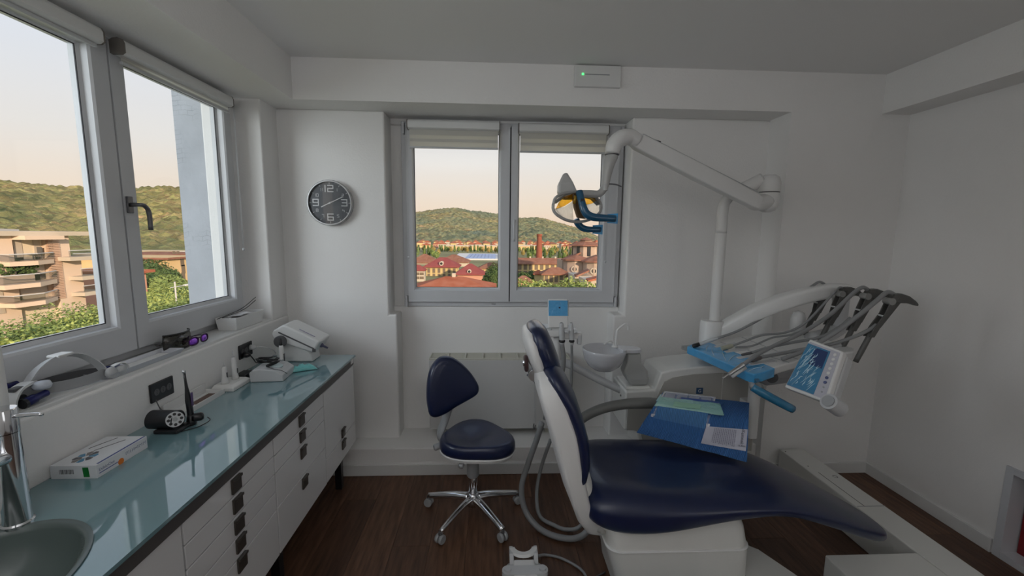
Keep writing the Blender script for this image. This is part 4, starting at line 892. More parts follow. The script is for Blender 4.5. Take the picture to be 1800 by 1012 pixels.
bm = prism(NB(), [(x-O2.x, z) for x, z in [(1.365, .36), (1.365, .852), (1.54, .84), (1.575, .79), (1.575, .36)]], 'y', UY-.004-O2.y, UY+.002-O2.y); obj('service_door', bm, mat('unit_side_grey', (.40, .39, .36), .4), du, bevel=.002)
obj('maker_badge', bx(r2(1.205, UY-.0065, .725), r2(1.245, UY-.0045, .762)), mat('badge_blue', (.02, .06, .14), .3), du)
text_obj('badge_lettering', 'G', .028, plane_frame(r2(1.225, UY-.0068, .743), (1, 0, 0), (0, 0, 1)), lgrey_m, du, .0003)
obj('plinth_column', loft(NB(), [[Vector((x, y, z))-O2 for x, y in ((1.0, 2.36), (1.57, 2.36), (1.57, 2.58), (1.0, 2.58))] for z in (0, .35)]), grey_m, du, bevel=.01)
obj('step_ledge', bx(r2(.795, 2.36, .738), r2(.94, 2.56, .758)), white2_m, du, bevel=.006)
obj('brand_screw', cyl(NB(), r2(.7845, 2.42, .68), r2(.782, 2.42, .68), .006, 10), black_m, du)
for k in range(3): obj('bundled_hose', tb([r2(.93+.03*k, 2.40, .52), r2(.90+.03*k, 2.38, .40), r2(.86+.04*k, 2.36, .22), r2(.84+.05*k, 2.34, .05)], .011, 8, 5), lgrey_m, du, smooth=True)
obj('lower_wedge', prism(NB(), [(.94-O2.x, .50), (1.05-O2.x, .50), (1.12-O2.x, .02), (1.06-O2.x, .02)], 'y', 2.34-O2.y, 2.40-O2.y), white_m, du, bevel=.004)
obj('side_post', loft(NB(), [[Vector((1.50+x, 2.235+y, z))-O2 for x, y in rrect(.030, .026, .02, 4)] for z in (.50, .52, .84, .85)]), white_m, du, smooth=True, ang=50)
obj('post_bracket', bx(r2(1.475, 2.25, .62), r2(1.53, 2.332, .70)), white_m, du, bevel=.004)
# cuspidor
cu = thing('spittoon', 'white porcelain rinse bowl with glass-filler spout on the unit, left of it', 'spittoon', None, (.70, 2.40, .745)); O3 = cu.location.copy()
def r3(*p): return Vector(p)-O3
bc = Vector((.662, 2.39)); 
prof = [(.03, -.135), (.06, -.128), (.095, -.10), (.118, -.06), (.127, -.02), (.129, -.003), (.126, .0), (.122, -.003), (.112, -.03), (.085, -.07), (.05, -.092), (.001, -.10)]
obj('bowl', lathe(NB(), prof, Matrix.Translation(r3(bc.x, bc.y, .985)), 40), porc_m, cu, smooth=True)
out_ = [(.76, 2.34), (.80, 2.352), (.855, 2.355), (.880, 2.375), (.884, 2.40), (.875, 2.425), (.85, 2.44), (.80, 2.45), (.76, 2.46), (.752, 2.40)]
Po = [Vector((p.x, p.y, 0)) for p in catmull([(x, y, 0) for x, y in out_]+[(out_[0][0], out_[0][1], 0)], 4)[:-1]]
obj('cup_shelf', loft(NB(), [[r3(p.x, p.y, z) for p in Po] for z in (.962, .985)]), porc_m, cu, bevel=.004, seg=3)
nk = [(.84, .86, 2.35, 2.44), ]
obj('neck', loft(NB(), [[r3(x0, y0, z), r3(x1, y0, z), r3(x1, y1, z), r3(x0, y1, z)] for x0, x1, y0, y1, z in ((.800, .88, 2.365, 2.43, .960), (.795, .885, 2.36, 2.435, .90), (.775, .925, 2.36, 2.44, .85), (.80, .935, 2.36, 2.45, .80), (.83, .93, 2.37, 2.45, .758))]), mat('neck_grey', (.40, .41, .40), .35), cu, bevel=.014, seg=3)
obj('cup_filler', tb([r3(.742, 2.43, .975), r3(.745, 2.43, 1.06), r3(.750, 2.43, 1.085), r3(.785, 2.43, 1.118), r3(.80, 2.43, 1.122), r3(.812, 2.43, 1.112), r3(.815, 2.43, 1.085)], [.0085, .008, .0075, .006, .006, .006, .006], 12, 5), white_m, cu, smooth=True)
obj('bowl_rinser', tb([r3(.725, 2.43, .975), r3(.728, 2.43, 1.005), r3(.71, 2.425, 1.02), r3(.685, 2.42, 1.014), r3(.665, 2.415, 1.000)], [.006, .005, .005, .005, .005], 10, 5), white_m, cu, smooth=True)
obj('filler_collar', lathe(NB(), [(.02, 0), (.018, .008), (.001, .012)], Matrix.Translation(r3(.737, 2.43, .980)), 16), white_m, cu, smooth=True)
# assistant's holder
ah = thing('assistant_holder', 'white assistant tray arm with two suction handpieces, behind the headrest', 'dental unit', None, (.45, 2.46, .74)); O4 = ah.location.copy()
def r4(*p): return Vector(p)-O4
obj('support_arm', tb([r4(.795, 2.46, .70), r4(.66, 2.46, .765), r4(.52, 2.47, .835), r4(.42, 2.48, .885), r4(.415, 2.48, .93)], [.024, .024, .024, .024, .022], 14, 5), lgrey_m, ah, smooth=True)
obj('post', cyl(NB(), r4(.395, 2.47, .90), r4(.395, 2.47, 1.075), .026, 20), white_m, ah, smooth=True, ang=40)
Pt = [(.215, 2.50), (.225, 2.56), (.28, 2.61), (.36, 2.62), (.47, 2.60), (.50, 2.54), (.505, 2.46), (.46, 2.425), (.36, 2.41), (.26, 2.43)]
Pc = catmull([(x, y, 0) for x, y in Pt]+[(Pt[0][0], Pt[0][1], 0)], 4)[:-1]
obj('tray_plate', loft(NB(), [[r4(p.x, p.y, z) for p in Pc] for z in (1.045, 1.085)]), white_m, ah, bevel=.010, seg=3)
obj('tray_ring', lathe(NB(), [(.016, 0), (.020, .003), (.016, .005)], Matrix.Translation(r4(.335, 2.44, 1.086)), 18, close=False), lgrey_m, ah, smooth=True)
obj('holder_bar', bx(r4(.40, 2.405, 1.035), r4(.53, 2.435, 1.075)), white_m, ah, bevel=.008, seg=3)
obj('holder_end', bx(r4(.505, 2.40, 1.00), r4(.53, 2.44, 1.06)), lgrey_m, ah, bevel=.008)
for k, (hx1, r_) in enumerate(((.410, .014), (.468, .012))):
    s = thing('suction_handpiece', ['thick suction handpiece on the left of the assistant holder', 'slim suction handpiece on the right of the assistant holder'][k], 'suction tube', None, (hx1, 2.40, 1.03)); 
    obj('grip', lathe(NB(), [(r_*.6, -.03), (r_, -.02), (r_*1.25, .03), (r_*1.05, .075), (r_*.9, .095), (r_*.75, .105), (r_*.5, .105)], Matrix.Rotation(-.06, 4, 'Y'), 18), lgrey_m, s, smooth=True)
    obj('mouth', lathe(NB(), [(.001, .1055), (r_*.55, .1055), (r_*.55, .107), (.001, .107)], Matrix.Rotation(-.06, 4, 'Y'), 14), black_m, s)
    obj('valve_collar', lathe(NB(), [(r_*1.1, 0), (r_*1.35, .004), (r_*1.35, .012), (r_*1.1, .016)], Matrix.Translation((0, 0, -.012)), 18), black_m, s, smooth=True)
    obj('valve_wheel', cyl(NB(), (r_, -.010, .055), (r_*2.1, -.014, .055), .012, 14), lgrey_m, s, smooth=True, ang=40)
    if k == 0: obj('hose', tb([(0, 0, -.02), (.012, 0, -.10), (.008, .01, -.20), (-.04, .03, -.33), (-.09, .02, -.50)], .0135, 10, 6), hose_m, s, smooth=True)
    else: obj('hose', tb([(0, 0, -.02), (.005, 0, -.15), (.005, 0, -.36), (.01, .02, -.46)], .008, 10, 6), hose_m, s, smooth=True)
# small touch panel on the assistant holder
sp = thing('assistant_touch_panel', 'upright touch panel wrapped in blue film on the assistant tray', 'control panel', None, (.40, 2.49, 1.086)); O5 = sp.location.copy()
Mpn = Matrix.Rotation(math.radians(-10), 4, 'X')
def panel_frame(): return Mpn
bm = NB(); box(bm, (-.062, -.010, .0), (.060, .022, .175), Matrix.Rotation(math.radians(-12), 4, 'X')); o = obj('panel_housing', bm, white_m, sp, bevel=.006, seg=3)
bm = NB(); box(bm, (-.060, -.0135, .072), (.057, -.0105, .166), Matrix.Rotation(math.radians(-12), 4, 'X')); obj('film_wrap', bm, film_m, sp, bevel=.001)
bm = NB(); box(bm, (.0605, -.0125, .072), (.064, .022, .17), Matrix.Rotation(math.radians(-12), 4, 'X')); obj('film_edge', bm, clear_m, sp)
bm = NB(); box(bm, (.002, -.0145, .118), (.012, -.0137, .127), Matrix.Rotation(math.radians(-12), 4, 'X')); obj('panel_icon', bm, navyd_m, sp)
# ================================================================ COLUMN, SWING ARM, LAMP
PX, PY = 1.392, 2.52
col_ = thing('lamp_column', 'white lamp pole rising from the round socket of the arched arm', 'lamp pole', None, (PX, PY, 1.128)); O6 = col_.location.copy()
def r6(*p): return Vector(p)-O6
obj('pole', lathe(NB(), [(.032, .0), (.032, .543)], Matrix.Translation(r6(PX, PY, 1.129)), 24), white_m, col_, smooth=True, ang=40)
obj('curved_top', tb([r6(PX, PY, 1.672), r6(PX, PY, 1.80), r6(PX+.012, PY-.005, 1.865), r6(PX+.06, PY-.015, 1.915), r6(PX+.14, PY-.03, 1.955), r6(PX+.20, PY-.05, 1.985)], [.032, .032, .031, .033, .038, .042], 18, 6), white_m, col_, smooth=True)
obj('elbow_upper', lathe(NB(), [(.060, 0), (.062, .01), (.062, .055), (.052, .085), (.03, .098), (.001, .10)], Matrix.Translation(r6(PX+.235, PY-.06, 1.915)), 26), white_m, col_, smooth=True, ang=50)
obj('elbow_seam', lathe(NB(), [(.060, -.004), (.060, .001)], Matrix.Translation(r6(PX+.235, PY-.06, 1.915)), 26), dgrey_m, col_)
lm = thing('operating_lamp', 'dental operating lamp on a long white spring arm, amber lens and blue-wrapped handles', 'lamp', None, (PX+.235, PY-.06, 1.91)); O7 = lm.location.copy()
def r7(*p): return Vector(p)-O7
obj('elbow_lower', lathe(NB(), [(.061, 0), (.061, -.04), (.058, -.075), (.045, -.10), (.02, -.112), (.001, -.113)], Matrix.Translation(r7(PX+.235, PY-.06, 1.909)), 26), white_m, lm, smooth=True, ang=50)
obj('elbow_boss', tb([r7(PX+.22, PY-.075, 1.86), r7(PX+.13, PY-.12, 1.845), r7(PX+.085, PY-.14, 1.845)], [.048, .044, .034], 18, 5), white_m, lm, smooth=True)
A = Vector((1.50, 2.36, 1.845)); B = Vector((.742, 2.26, 2.150))
d = (B-A).normalized(); sidev = d.cross(Vector((0, 0, 1))).normalized(); upd = sidev.cross(d).normalized()
def asec(p, w, h, r_): return [p-O7+sidev*x+upd*y for x, y in rrect(w, h, r_, 4)]
obj('spring_arm', loft(NB(), [asec(A-d*.01, .022, .034, .008), asec(A+d*.03, .027, .041, .008), asec((A+B)/2, .029, .044, .008), asec(B-d*.02, .027, .040, .008), asec(B+d*.01, .02, .032, .008)]), white_m, lm, smooth=True, ang=45)
obj('arm_top_strip', loft(NB(), [asec(A+d*.02+upd*.048, .014, .004, .003), asec(B-d*.03+upd*.044, .012, .004, .003)]), grey_m, lm)
obj('arm_screw', tb([B-O7-d*.10+upd*.046, B-O7-d*.14+upd*.052], .006, 8), black_m, lm)
obj('front_joint', tb([B-O7+d*-.02, B-O7+d*.03+Vector((0, 0, .004)), r7(.66, 2.235, 2.150), r7(.625, 2.225, 2.115), r7(.615, 2.222, 2.07)], [.040, .042, .043, .042, .036], 18, 5), white_m, lm, smooth=True)
obj('joint_collar', lathe(NB(), [(.037, 0), (.037, -.004), (.033, -.006)], frame_to(r7(.615, 2.222, 2.068), r7(.615, 2.222, 2.2)), 20), dgrey_m, lm)
lg = mat('lamp_housing', (.46, .46, .45), .3, coat=.3)
obj('lamp_neck', tb([r7(.615, 2.222, 2.062), r7(.600, 2.215, 2.02), r7(.588, 2.21, 1.96), r7(.578, 2.205, 1.90), r7(.550, 2.20, 1.865), r7(.50, 2.195, 1.862), r7(.44, 2.19, 1.860), r7(.42, 2.19, 1.857)], [.034, .030, .024, .019, .019, .020, .021, .02], 16, 6), lg, lm, smooth=True)
obj('neck_lever', tb([r7(.588, 2.20, 1.915), r7(.63, 2.19, 1.912), r7(.66, 2.18, 1.900)], .0035, 6, 4), dgrey_m, lm, smooth=True)
obj('neck_pivot', cyl(NB(), r7(.578, 2.19, 1.88), r7(.578, 2.19, 1.905), .014, 14), lg, lm, smooth=True, ang=40)
_HD = Vector((.008, 0, .032))
def r7(*p): return Vector(p)-O7+_HD
# lamp head: frame with open reflector wings, seen from behind and the side
hc_ = Vector((.415, 2.17, 1.775))
obj('rear_spine', loft(NB(), [[r7(x, y, z) for x, y, z in q] for q in (
    ((.352, 2.20, 1.935), (.372, 2.20, 1.94), (.372, 2.23, 1.935), (.352, 2.23, 1.93)),
    ((.325, 2.18, 1.88), (.40, 2.18, 1.89), (.40, 2.24, 1.88), (.325, 2.24, 1.87)),
    ((.322, 2.17, 1.835), (.425, 2.17, 1.835), (.42, 2.24, 1.83), (.325, 2.24, 1.83)),
    ((.35, 2.165, 1.80), (.43, 2.165, 1.80), (.43, 2.23, 1.80), (.35, 2.23, 1.80)))]), lg, lm, bevel=.012, seg=3)
rim = [(.285, 2.08, 1.765), (.30, 2.10, 1.80), (.345, 2.14, 1.825), (.40, 2.17, 1.835), (.46, 2.20, 1.835), (.52, 2.23, 1.825), (.555, 2.25, 1.80), (.57, 2.255, 1.77), (.555, 2.24, 1.735), (.50, 2.20, 1.70), (.43, 2.15, 1.685), (.36, 2.10, 1.690), (.305, 2.075, 1.715), (.285, 2.07, 1.74)]
Pr = catmull(rim+[rim[0]], 4)
obj('shade_rim', tb([p-O7+_HD for p in Pr], .0075, 8), lg, lm, smooth=True)
top_ = [Vector(p) for p in rim[:8]]
bm = loft(NB(), [[r7(*p) for p in ((.285, 2.08, 1.775), (.345, 2.14, 1.828), (.40, 2.17, 1.838), (.46, 2.20, 1.838), (.52, 2.23, 1.828), (.562, 2.25, 1.785))],
    [r7(*p) for p in ((.300, 2.12, 1.775), (.36, 2.19, 1.815), (.41, 2.215, 1.822), (.46, 2.24, 1.820), (.51, 2.26, 1.812), (.55, 2.275, 1.780))]], cap=False, closed=False)
o = obj('hood', bm, lg, lm, smooth=True); o.modifiers.new('s', 'SOLIDIFY').thickness = .006
def lens(nm, pts, m):
    bm = NB(); v = [bm.verts.new(r7(*p)) for p in pts]; c = bm.verts.new(sum((q.co for q in v), Vector())/len(v)+Vector((0, .012, 0)))
    for i in range(len(v)): bm.faces.new((v[i], v[(i+1) % len(v)], c))
    o = obj(nm, bm, m, lm, smooth=True); o.modifiers.new('s', 'SOLIDIFY').thickness = .003; return o
lens('amber_reflector', [(.30, 2.10, 1.742), (.315, 2.11, 1.775), (.345, 2.14, 1.808), (.392, 2.165, 1.825), (.395, 2.16, 1.79), (.35, 2.13, 1.762)], amber_m)
lens('amber_reflector', [(.452, 2.20, 1.832), (.50, 2.22, 1.828), (.548, 2.245, 1.806), (.515, 2.225, 1.785), (.462, 2.195, 1.772)], amber_m)
lens('clear_wing', [(.462, 2.195, 1.772), (.515, 2.225, 1.785), (.55, 2.245, 1.803), (.562, 2.25, 1.77), (.545, 2.24, 1.735), (.49, 2.205, 1.705)], clear_m)
lens('clear_wing', [(.292, 2.085, 1.745), (.35, 2.125, 1.758), (.392, 2.155, 1.785), (.40, 2.15, 1.69), (.34, 2.10, 1.695), (.305, 2.08, 1.72)], clear_m)
obj('lamp_core', loft(NB(), [[r7(x, y, z) for x, y, z in q] for q in (((.392, 2.15, 1.83), (.425, 2.16, 1.83), (.425, 2.20, 1.83), (.392, 2.19, 1.83)), ((.402, 2.14, 1.76), (.45, 2.155, 1.755), (.45, 2.19, 1.755), (.402, 2.18, 1.76)), ((.42, 2.14, 1.705), (.47, 2.16, 1.70), (.47, 2.18, 1.70), (.42, 2.17, 1.705)))]), mat('bronze_core', (.16, .10, .05), .35, .3), lm, bevel=.006)
obj('bulb_tube', cyl(NB(), r7(.402, 2.145, 1.775), r7(.407, 2.145, 1.815), .008, 12), mat('amber_bulb', (.55, .33, .05), .25, .4), lm, smooth=True)
for k, pts in enumerate(([(.425, 2.14, 1.835), (.432, 2.12, 1.79), (.442, 2.105, 1.750), (.458, 2.10, 1.722), (.49, 2.10, 1.708), (.54, 2.105, 1.704), (.605, 2.11, 1.702)], [(.425, 2.21, 1.70), (.44, 2.215, 1.675), (.465, 2.22, 1.655), (.50, 2.22, 1.648), (.56, 2.225, 1.648)])):
    obj('handle', tb([r7(*p) for p in pts], [.019, .019, .020, .021, .020, .019, .018] if k == 0 else [.018, .018, .018, .016, .015], 14, 6), filmd_m, lm, smooth=True)
    e = Vector(pts[-1]); dd = (Vector(pts[-1])-Vector(pts[-2])).normalized()
    bm = loft(NB(), [[r7(*(e+Vector((-.04, 0, 0))+Vector((0, .002, s)))) for s in (-.022, .022)]+[r7(*(e+Vector((-.04, .003, s)))) for s in (.022, -.022)], [r7(*(e+Vector((.014, 0, s)))) for s in (-.026, .026)]+[r7(*(e+Vector((.014, .003, s)))) for s in (.026, -.026)]])
    obj('film_tail', bm, film_m, lm)
obj('switch_label', bx(r7(.425, 2.098, 1.775), r7(.442, 2.100, 1.797)), black_m, lm)
# ================================================================ DELIVERY HEAD ON ITS SWING ARM
sw = thing('swing_arm', 'broad arched white arm from the column socket to the instrument tray', 'arm', None, (PX, PY, .95)); O8 = sw.location.copy()
def r8(*p): return Vector(p)-O8
P0 = [(1.41, 2.505, 1.065, .045), (1.48, 2.46, 1.120, .050), (1.56, 2.41, 1.195, .049), (1.68, 2.37, 1.262, .047), (1.82, 2.34, 1.315, .044), (1.95, 2.33, 1.345, .040), (2.05, 2.33, 1.350, .036), (2.085, 2.33, 1.345, .030)]
rings = []
for x, y, z, h in P0: rings.append([r8(x, y+a, z+b) for a, b in rrect(.045, h, .022, 4)])
obj('socket_base', loft(NB(), [[r8(PX-.012+.075*s*math.cos(a), PY+.065*s*math.sin(a), z) for a in [2*math.pi*k/28 for k in range(28)]] for s, z in ((1.05, .893), (1.0, .90), (.98, 1.115), (.92, 1.128))]), white_m, sw, smooth=True, ang=50)
obj('arch', loft(NB(), rings), white_m, sw, smooth=True, ang=50)
obj('drop_pivot', cyl(NB(), r8(2.035, 2.33, 1.31), r8(2.035, 2.33, 1.10), .042, 22), lgrey_m, sw, smooth=True, ang=40)
obj('lower_link', tb([r8(2.035, 2.33, 1.115), r8(1.95, 2.30, 1.09), r8(1.82, 2.26, 1.075)], [.04, .04, .038], 16, 4), lgrey_m, sw, smooth=True)
dh = thing('instrument_tray', 'white instrument tray with blue barrier film over its front edge', 'instrument tray', None, (1.5, 2.2, 1.0)); O9 = dh.location.copy()
def r9(*p): return Vector(p)-O9
def zt9(x): return .978+.17*(x-1.25)
plan = [(1.215, 2.47), (1.232, 2.36), (1.250, 2.16), (1.272, 1.96), (1.285, 1.925), (1.32, 1.93), (1.44, 1.97), (1.60, 2.01), (1.84, 1.99), (1.875, 2.03), (1.885, 2.38), (1.84, 2.46), (1.60, 2.50), (1.40, 2.51), (1.26, 2.50)]
bm = loft(NB(), [[r9(x, y, zt9(x)-.042) for x, y in plan], [r9(x, y, zt9(x)) for x, y in plan]]); obj('tray_body', bm, white_m, dh, bevel=.008, seg=3)
# recessed seats for the handpieces and the top panel joints
for (a, b) in (((1.40, 2.46), (1.50, 1.99)), ((1.55, 2.48), (1.56, 2.01))):
    bm = NB(); q = [(a[0], a[1]), (b[0], b[1]), (b[0]+.004, b[1]), (a[0]+.004, a[1])]
    obj('panel_joint', loft(NB(), [[r9(x, y, zt9(x)-.001) for x, y in q], [r9(x, y, zt9(x)+.0012) for x, y in q]]), grey_m, dh)
for y_ in (2.38, 2.27, 2.15, 2.04):
    q = [(1.33, y_-.016), (1.46, y_-.020), (1.46, y_+.020), (1.33, y_+.016)]
    obj('instrument_rest', loft(NB(), [[r9(x, y, zt9(x)-.002) for x, y in q], [r9(x, y, zt9(x)+.006) for x, y in q]]), lgrey_m, dh, bevel=.002)
fp = [(1.205, 2.475), (1.222, 2.36), (1.241, 2.16), (1.262, 1.96), (1.275, 1.913), (1.32, 1.918), (1.40, 1.945), (1.385, 2.16), (1.36, 2.36), (1.345, 2.515), (1.26, 2.508)]
bm = loft(NB(), [[r9(x, y, zt9(x)-.044) for x, y in fp], [r9(x, y, zt9(x)+.0035) for x, y in fp]]); o = obj('barrier_film', bm, film_m, dh, bevel=.005, seg=2)
obj('film_end', loft(NB(), [[r9(1.215, 2.48, .94), r9(1.25, 2.51, .94), r9(1.25, 2.51, .975), r9(1.215, 2.48, .975)], [r9(1.185, 2.50, .945), r9(1.19, 2.52, .945), r9(1.19, 2.52, .965), r9(1.185, 2.50, .965)]]), clear_m, dh)
obj('film_end', loft(NB(), [[r9(1.275, 1.91, .915), r9(1.30, 1.915, .915), r9(1.30, 1.915, .965), r9(1.275, 1.91, .965)], [r9(1.285, 1.885, .90), r9(1.30, 1.885, .90), r9(1.31, 1.885, .93), r9(1.29, 1.885, .935)]]), clear_m, dh)
rnd = random.Random(8)
for (xa, ya, xb, yb) in ((1.262, 2.12, 1.36, 2.20), (1.262, 2.14, 1.33, 2.30), (1.25, 2.24, 1.30, 2.36), (1.275, 1.96, 1.37, 1.98), (1.27, 2.0, 1.30, 2.03), (1.33, 1.95, 1.38, 1.99), (1.25, 2.33, 1.31, 2.42), (1.29, 2.04, 1.36, 2.10)):
    obj('film_crease', tb([r9(xa, ya, zt9(xa)+.004), r9((xa+xb)/2, (ya+yb)/2+.01, zt9((xa+xb)/2)+.0055), r9(xb, yb, zt9(xb)+.004)], [.0006, .0022, .0006], 6, 4), mat('film_crease_pale', (.50, .74, .86), .15, coat=.6), dh, smooth=True)
obj('underbody', loft(NB(), [[r9(x, y, zt9(x)-.043) for x, y in ((1.30, 1.97), (1.86, 2.03), (1.86, 2.42), (1.32, 2.44))], [r9(x, y, z) for x, y, z in ((1.42, 2.02, .885), (1.82, 2.06, .92), (1.82, 2.38, .92), (1.42, 2.30, .912))]]), grey_m, dh, bevel=.01)
obj('brake_knob', lathe(NB(), [(.001, 0), (.026, 0), (.028, .006), (.028, .02), (.001, .024)], frame_to(r9(1.42, 2.0, .945), r9(1.40, 1.90, .935)), 22), dgrey_m, dh, smooth=True, ang=40)
obj('handle_grip', tb([r9(1.262, 1.90, .926), r9(1.30, 1.885, .905), r9(1.37, 1.87, .868), r9(1.445, 1.86, .830)], [.018, .021, .021, .020], 16, 5), mat('blue_film_tube', (.03, .20, .36), .12, coat=.7, bump=.6, bscale=30), dh, smooth=True)
obj('grip_mouth', cyl(NB(), r9(1.445, 1.86, .830), r9(1.449, 1.8597, .828), .014, 18), black_m, dh)
obj('grip_mount', tb([r9(1.30, 1.97, .935), r9(1.275, 1.915, .928), r9(1.265, 1.90, .925)], .016, 10, 3), grey_m, dh, smooth=True)
obj('upright_lamp_glass', lathe(NB(), [(.001, .0), (.036, .005), (.040, .03), (.038, .09), (.028, .12), (.001, .132)], Matrix.Translation(r9(1.765, 2.30, 1.10)), 22), mat('milky_dome', (.55, .55, .55), .35), dh, smooth=True)
# four whip arms
wh_m = mat('whip_grey', (.085, .085, .08), .4)
tops = [(1.95, 2.35, 1.372, 1.852, 1.055), (1.948, 2.22, 1.37, 1.845, 1.055), (1.965, 2.08, 1.378, 1.858, 1.055), (1.968, 1.95, 1.372, 1.835, 1.055)]
whips = []
for k, (xt, y, zt, xb, zb) in enumerate(tops):
    w = thing('whip_arm', ['farthest from the camera of the four dark grey whip arms holding the hoses up', 'second from the back of the four dark grey whip arms', 'third from the back of the four dark grey whip arms, above the screen', 'nearest of the four dark grey whip arms, with the longest beak at its top right'][k], 'whip arm', 'whip arms on the instrument tray', (xb, y, zb)); w_o = w.location.copy()
    q = lambda x, z, dy=0: Vector((x, y+dy, z))-w_o
    obj('stem', tb([q(xb-.02, zb-.02), q(xb+.01, zb+.05), q(xb+.045, zb+.135)], [.012, .013, .012], 10, 4), wh_m, w, smooth=True)
    for s in (-1, 1):
        obj('fork_blade', loft(NB(), [[q(x-.017, z, s*.012), q(x+.012, z, s*.012), q(x+.012, z, s*.018), q(x-.017, z, s*.018)] for x, z in ((xb+.035, zb+.11), (xb+.06, zb+.16), (xt-.03, zt-.09), (xt-.005, zt-.02), (xt+.006, zt-.002))]), wh_m, w, bevel=.002)
    obj('hub_roller', cyl(NB(), q(xt-.018, zt-.028, -.020), q(xt-.018, zt-.028, .020), .017, 18), mat('roller_grey', (.30, .30, .29), .35), w, smooth=True, ang=40)
    obj('cross_pin', cyl(NB(), q(xt-.050, zt-.10, -.014), q(xt-.050, zt-.10, .014), .0045, 8), lgrey_m, w)
    be = [(xt-.01, zt-.012, .022), (xt+.03, zt-.012, .024), (xt+.07, zt-.018, .018), (xt+.105, zt-.034, .011), (xt+.118, zt-.043, .006)]
    obj('beak', loft(NB(), [[q(x, z+b, a) for a, b in rrect(.017, h, min(.006, h*.7), 3)] for x, z, h in be]), wh_m, w, smooth=True, ang=50)
    obj('rear_fin', loft(NB(), [[q(xt-.005, zt-.03, a) for a in (-.004, .004)]+[q(xt+.045, zt-.028, .004), q(xt+.045, zt-.028, -.004)], [q(xb+.075, zb+.15, a) for a in (-.004, .004)]+[q(xb+.085, zb+.155, .004), q(xb+.085, zb+.155, -.004)]]), wh_m, w)
# handpieces on the tray; each has its own hose over its whip
def hand(label, a, b, prof, m, extra=None, nm='handpiece', cat='handpiece'):
    t = thing(nm, label, cat, None, a); d_ = Vector(b)-Vector(a); obj('grip', lathe(NB(), prof(d_.length), frame_to((0, 0, 0), d_), 16), m, t, smooth=True, ang=50); return t, Vector(a)
def hose_of(t, o_, pts, r=.0065, m=None, nm='hose'): obj(nm, tb([Vector(p)-o_ for p in pts], r, 10, 7), m or hose_m, t, smooth=True)
def Z9(x, up=.012): return zt9(x)+up
t, o_ = hand('white and black handpiece at the far corner of the instrument tray', (1.235, 2.425, .992), (1.355, 2.40, 1.045), lambda l: [(.001, 0), (.010, .0), (.011, l*.25), (.010, l*.9), (.007, l)], lgrey_m)
obj('black_nose', lathe(NB(), [(.001, 0), (.011, .002), (.0125, .012), (.012, .045)], frame_to(Vector((1.215, 2.43, .984))-o_, Vector((1.26, 2.42, 1.004))-o_), 14), black_m, t, smooth=True)
hose_of(t, o_, [(1.352, 2.40, 1.044), (1.46, 2.385, 1.09), (1.60, 2.37, 1.175), (1.74, 2.36, 1.27), (1.85, 2.352, 1.355), (1.905, 2.35, 1.392), (1.94, 2.35, 1.382)], .0075)
t, o_ = hand('short beige square handpiece, second from the far corner of the tray', (1.325, 2.30, 1.008), (1.39, 2.30, 1.025), lambda l: [(.013, 0), (.013, l*.8), (.009, l)], mat('beige_plastic', (.42, .42, .33), .4))
hose_of(t, o_, [(1.39, 2.30, 1.025), (1.45, 2.285, 1.055), (1.54, 2.27, 1.095), (1.66, 2.25, 1.115), (1.76, 2.235, 1.175), (1.86, 2.225, 1.30), (1.915, 2.22, 1.372), (1.945, 2.22, 1.375)], .0065)
hose_of(t, o_, [(1.40, 2.29, 1.018), (1.48, 2.26, 1.035), (1.58, 2.245, 1.085), (1.68, 2.235, 1.105), (1.78, 2.225, 1.15), (1.87, 2.22, 1.205), (1.905, 2.22, 1.235)], .0055, nm='air_line')
t, o_ = hand('long silver syringe handpiece hanging over the front edge of the tray', (1.155, 1.975, .945), (1.262, 1.985, 1.012), lambda l: [(.001, 0), (.004, 0), (.004, .035), (.009, .036), (.010, l*.6), (.013, l)], steel_m)
obj('lower_barrel', cyl(NB(), Vector((1.195, 1.965, .955))-o_, Vector((1.27, 1.975, 1.0))-o_, .008, 12), lgrey_m, t, smooth=True)
hose_of(t, o_, [(1.262, 1.985, 1.012), (1.34, 2.0, 1.06), (1.46, 2.03, 1.105), (1.62, 2.06, 1.165), (1.76, 2.07, 1.255), (1.88, 2.08, 1.365), (1.925, 2.08, 1.395), (1.955, 2.08, 1.385)], .010)
t, o_ = hand('black-tipped drill handpiece lying on the blue film, nearest the screen', (1.275, 2.03, .996), (1.345, 2.045, 1.015), lambda l: [(.001, 0), (.003, .002), (.005, l*.5), (.007, l)], black_m)
obj('motor', lathe(NB(), [(.008, 0), (.011, .006), (.011, .055), (.008, .065)], frame_to(Vector((1.34, 2.045, 1.013))-o_, Vector((1.41, 2.06, 1.03))-o_), 16), mat('brownish_motor', (.14, .12, .115), .4), t, smooth=True, ang=50)
hose_of(t, o_, [(1.40, 2.058, 1.028), (1.50, 2.05, 1.05), (1.58, 2.03, 1.075), (1.70, 1.985, 1.115), (1.80, 1.955, 1.165), (1.865, 1.95, 1.20), (1.90, 1.95, 1.225)], .009)
t, o_ = hand('thin dark handpiece tucked behind the drill on the tray', (1.365, 2.17, 1.008), (1.42, 2.17, 1.02), lambda l: [(.006, 0), (.008, l*.5), (.007, l)], dgrey_m)
hose_of(t, o_, [(1.42, 2.17, 1.02), (1.50, 2.16, 1.05), (1.62, 2.14, 1.085), (1.74, 2.11, 1.12), (1.83, 2.09, 1.18), (1.88, 2.08, 1.235)], .008)
tag(obj('hose', tb([(1.47, 2.0, 1.035), (1.56, 1.985, 1.08), (1.68, 1.965, 1.165), (1.80, 1.955, 1.265), (1.89, 1.95, 1.35), (1.935, 1.95, 1.388), (1.975, 1.95, 1.375)], .011, 12, 8), hose_m, smooth=True), 'thick grey hose running from beside the screen up over the nearest whip arm', 'hose')
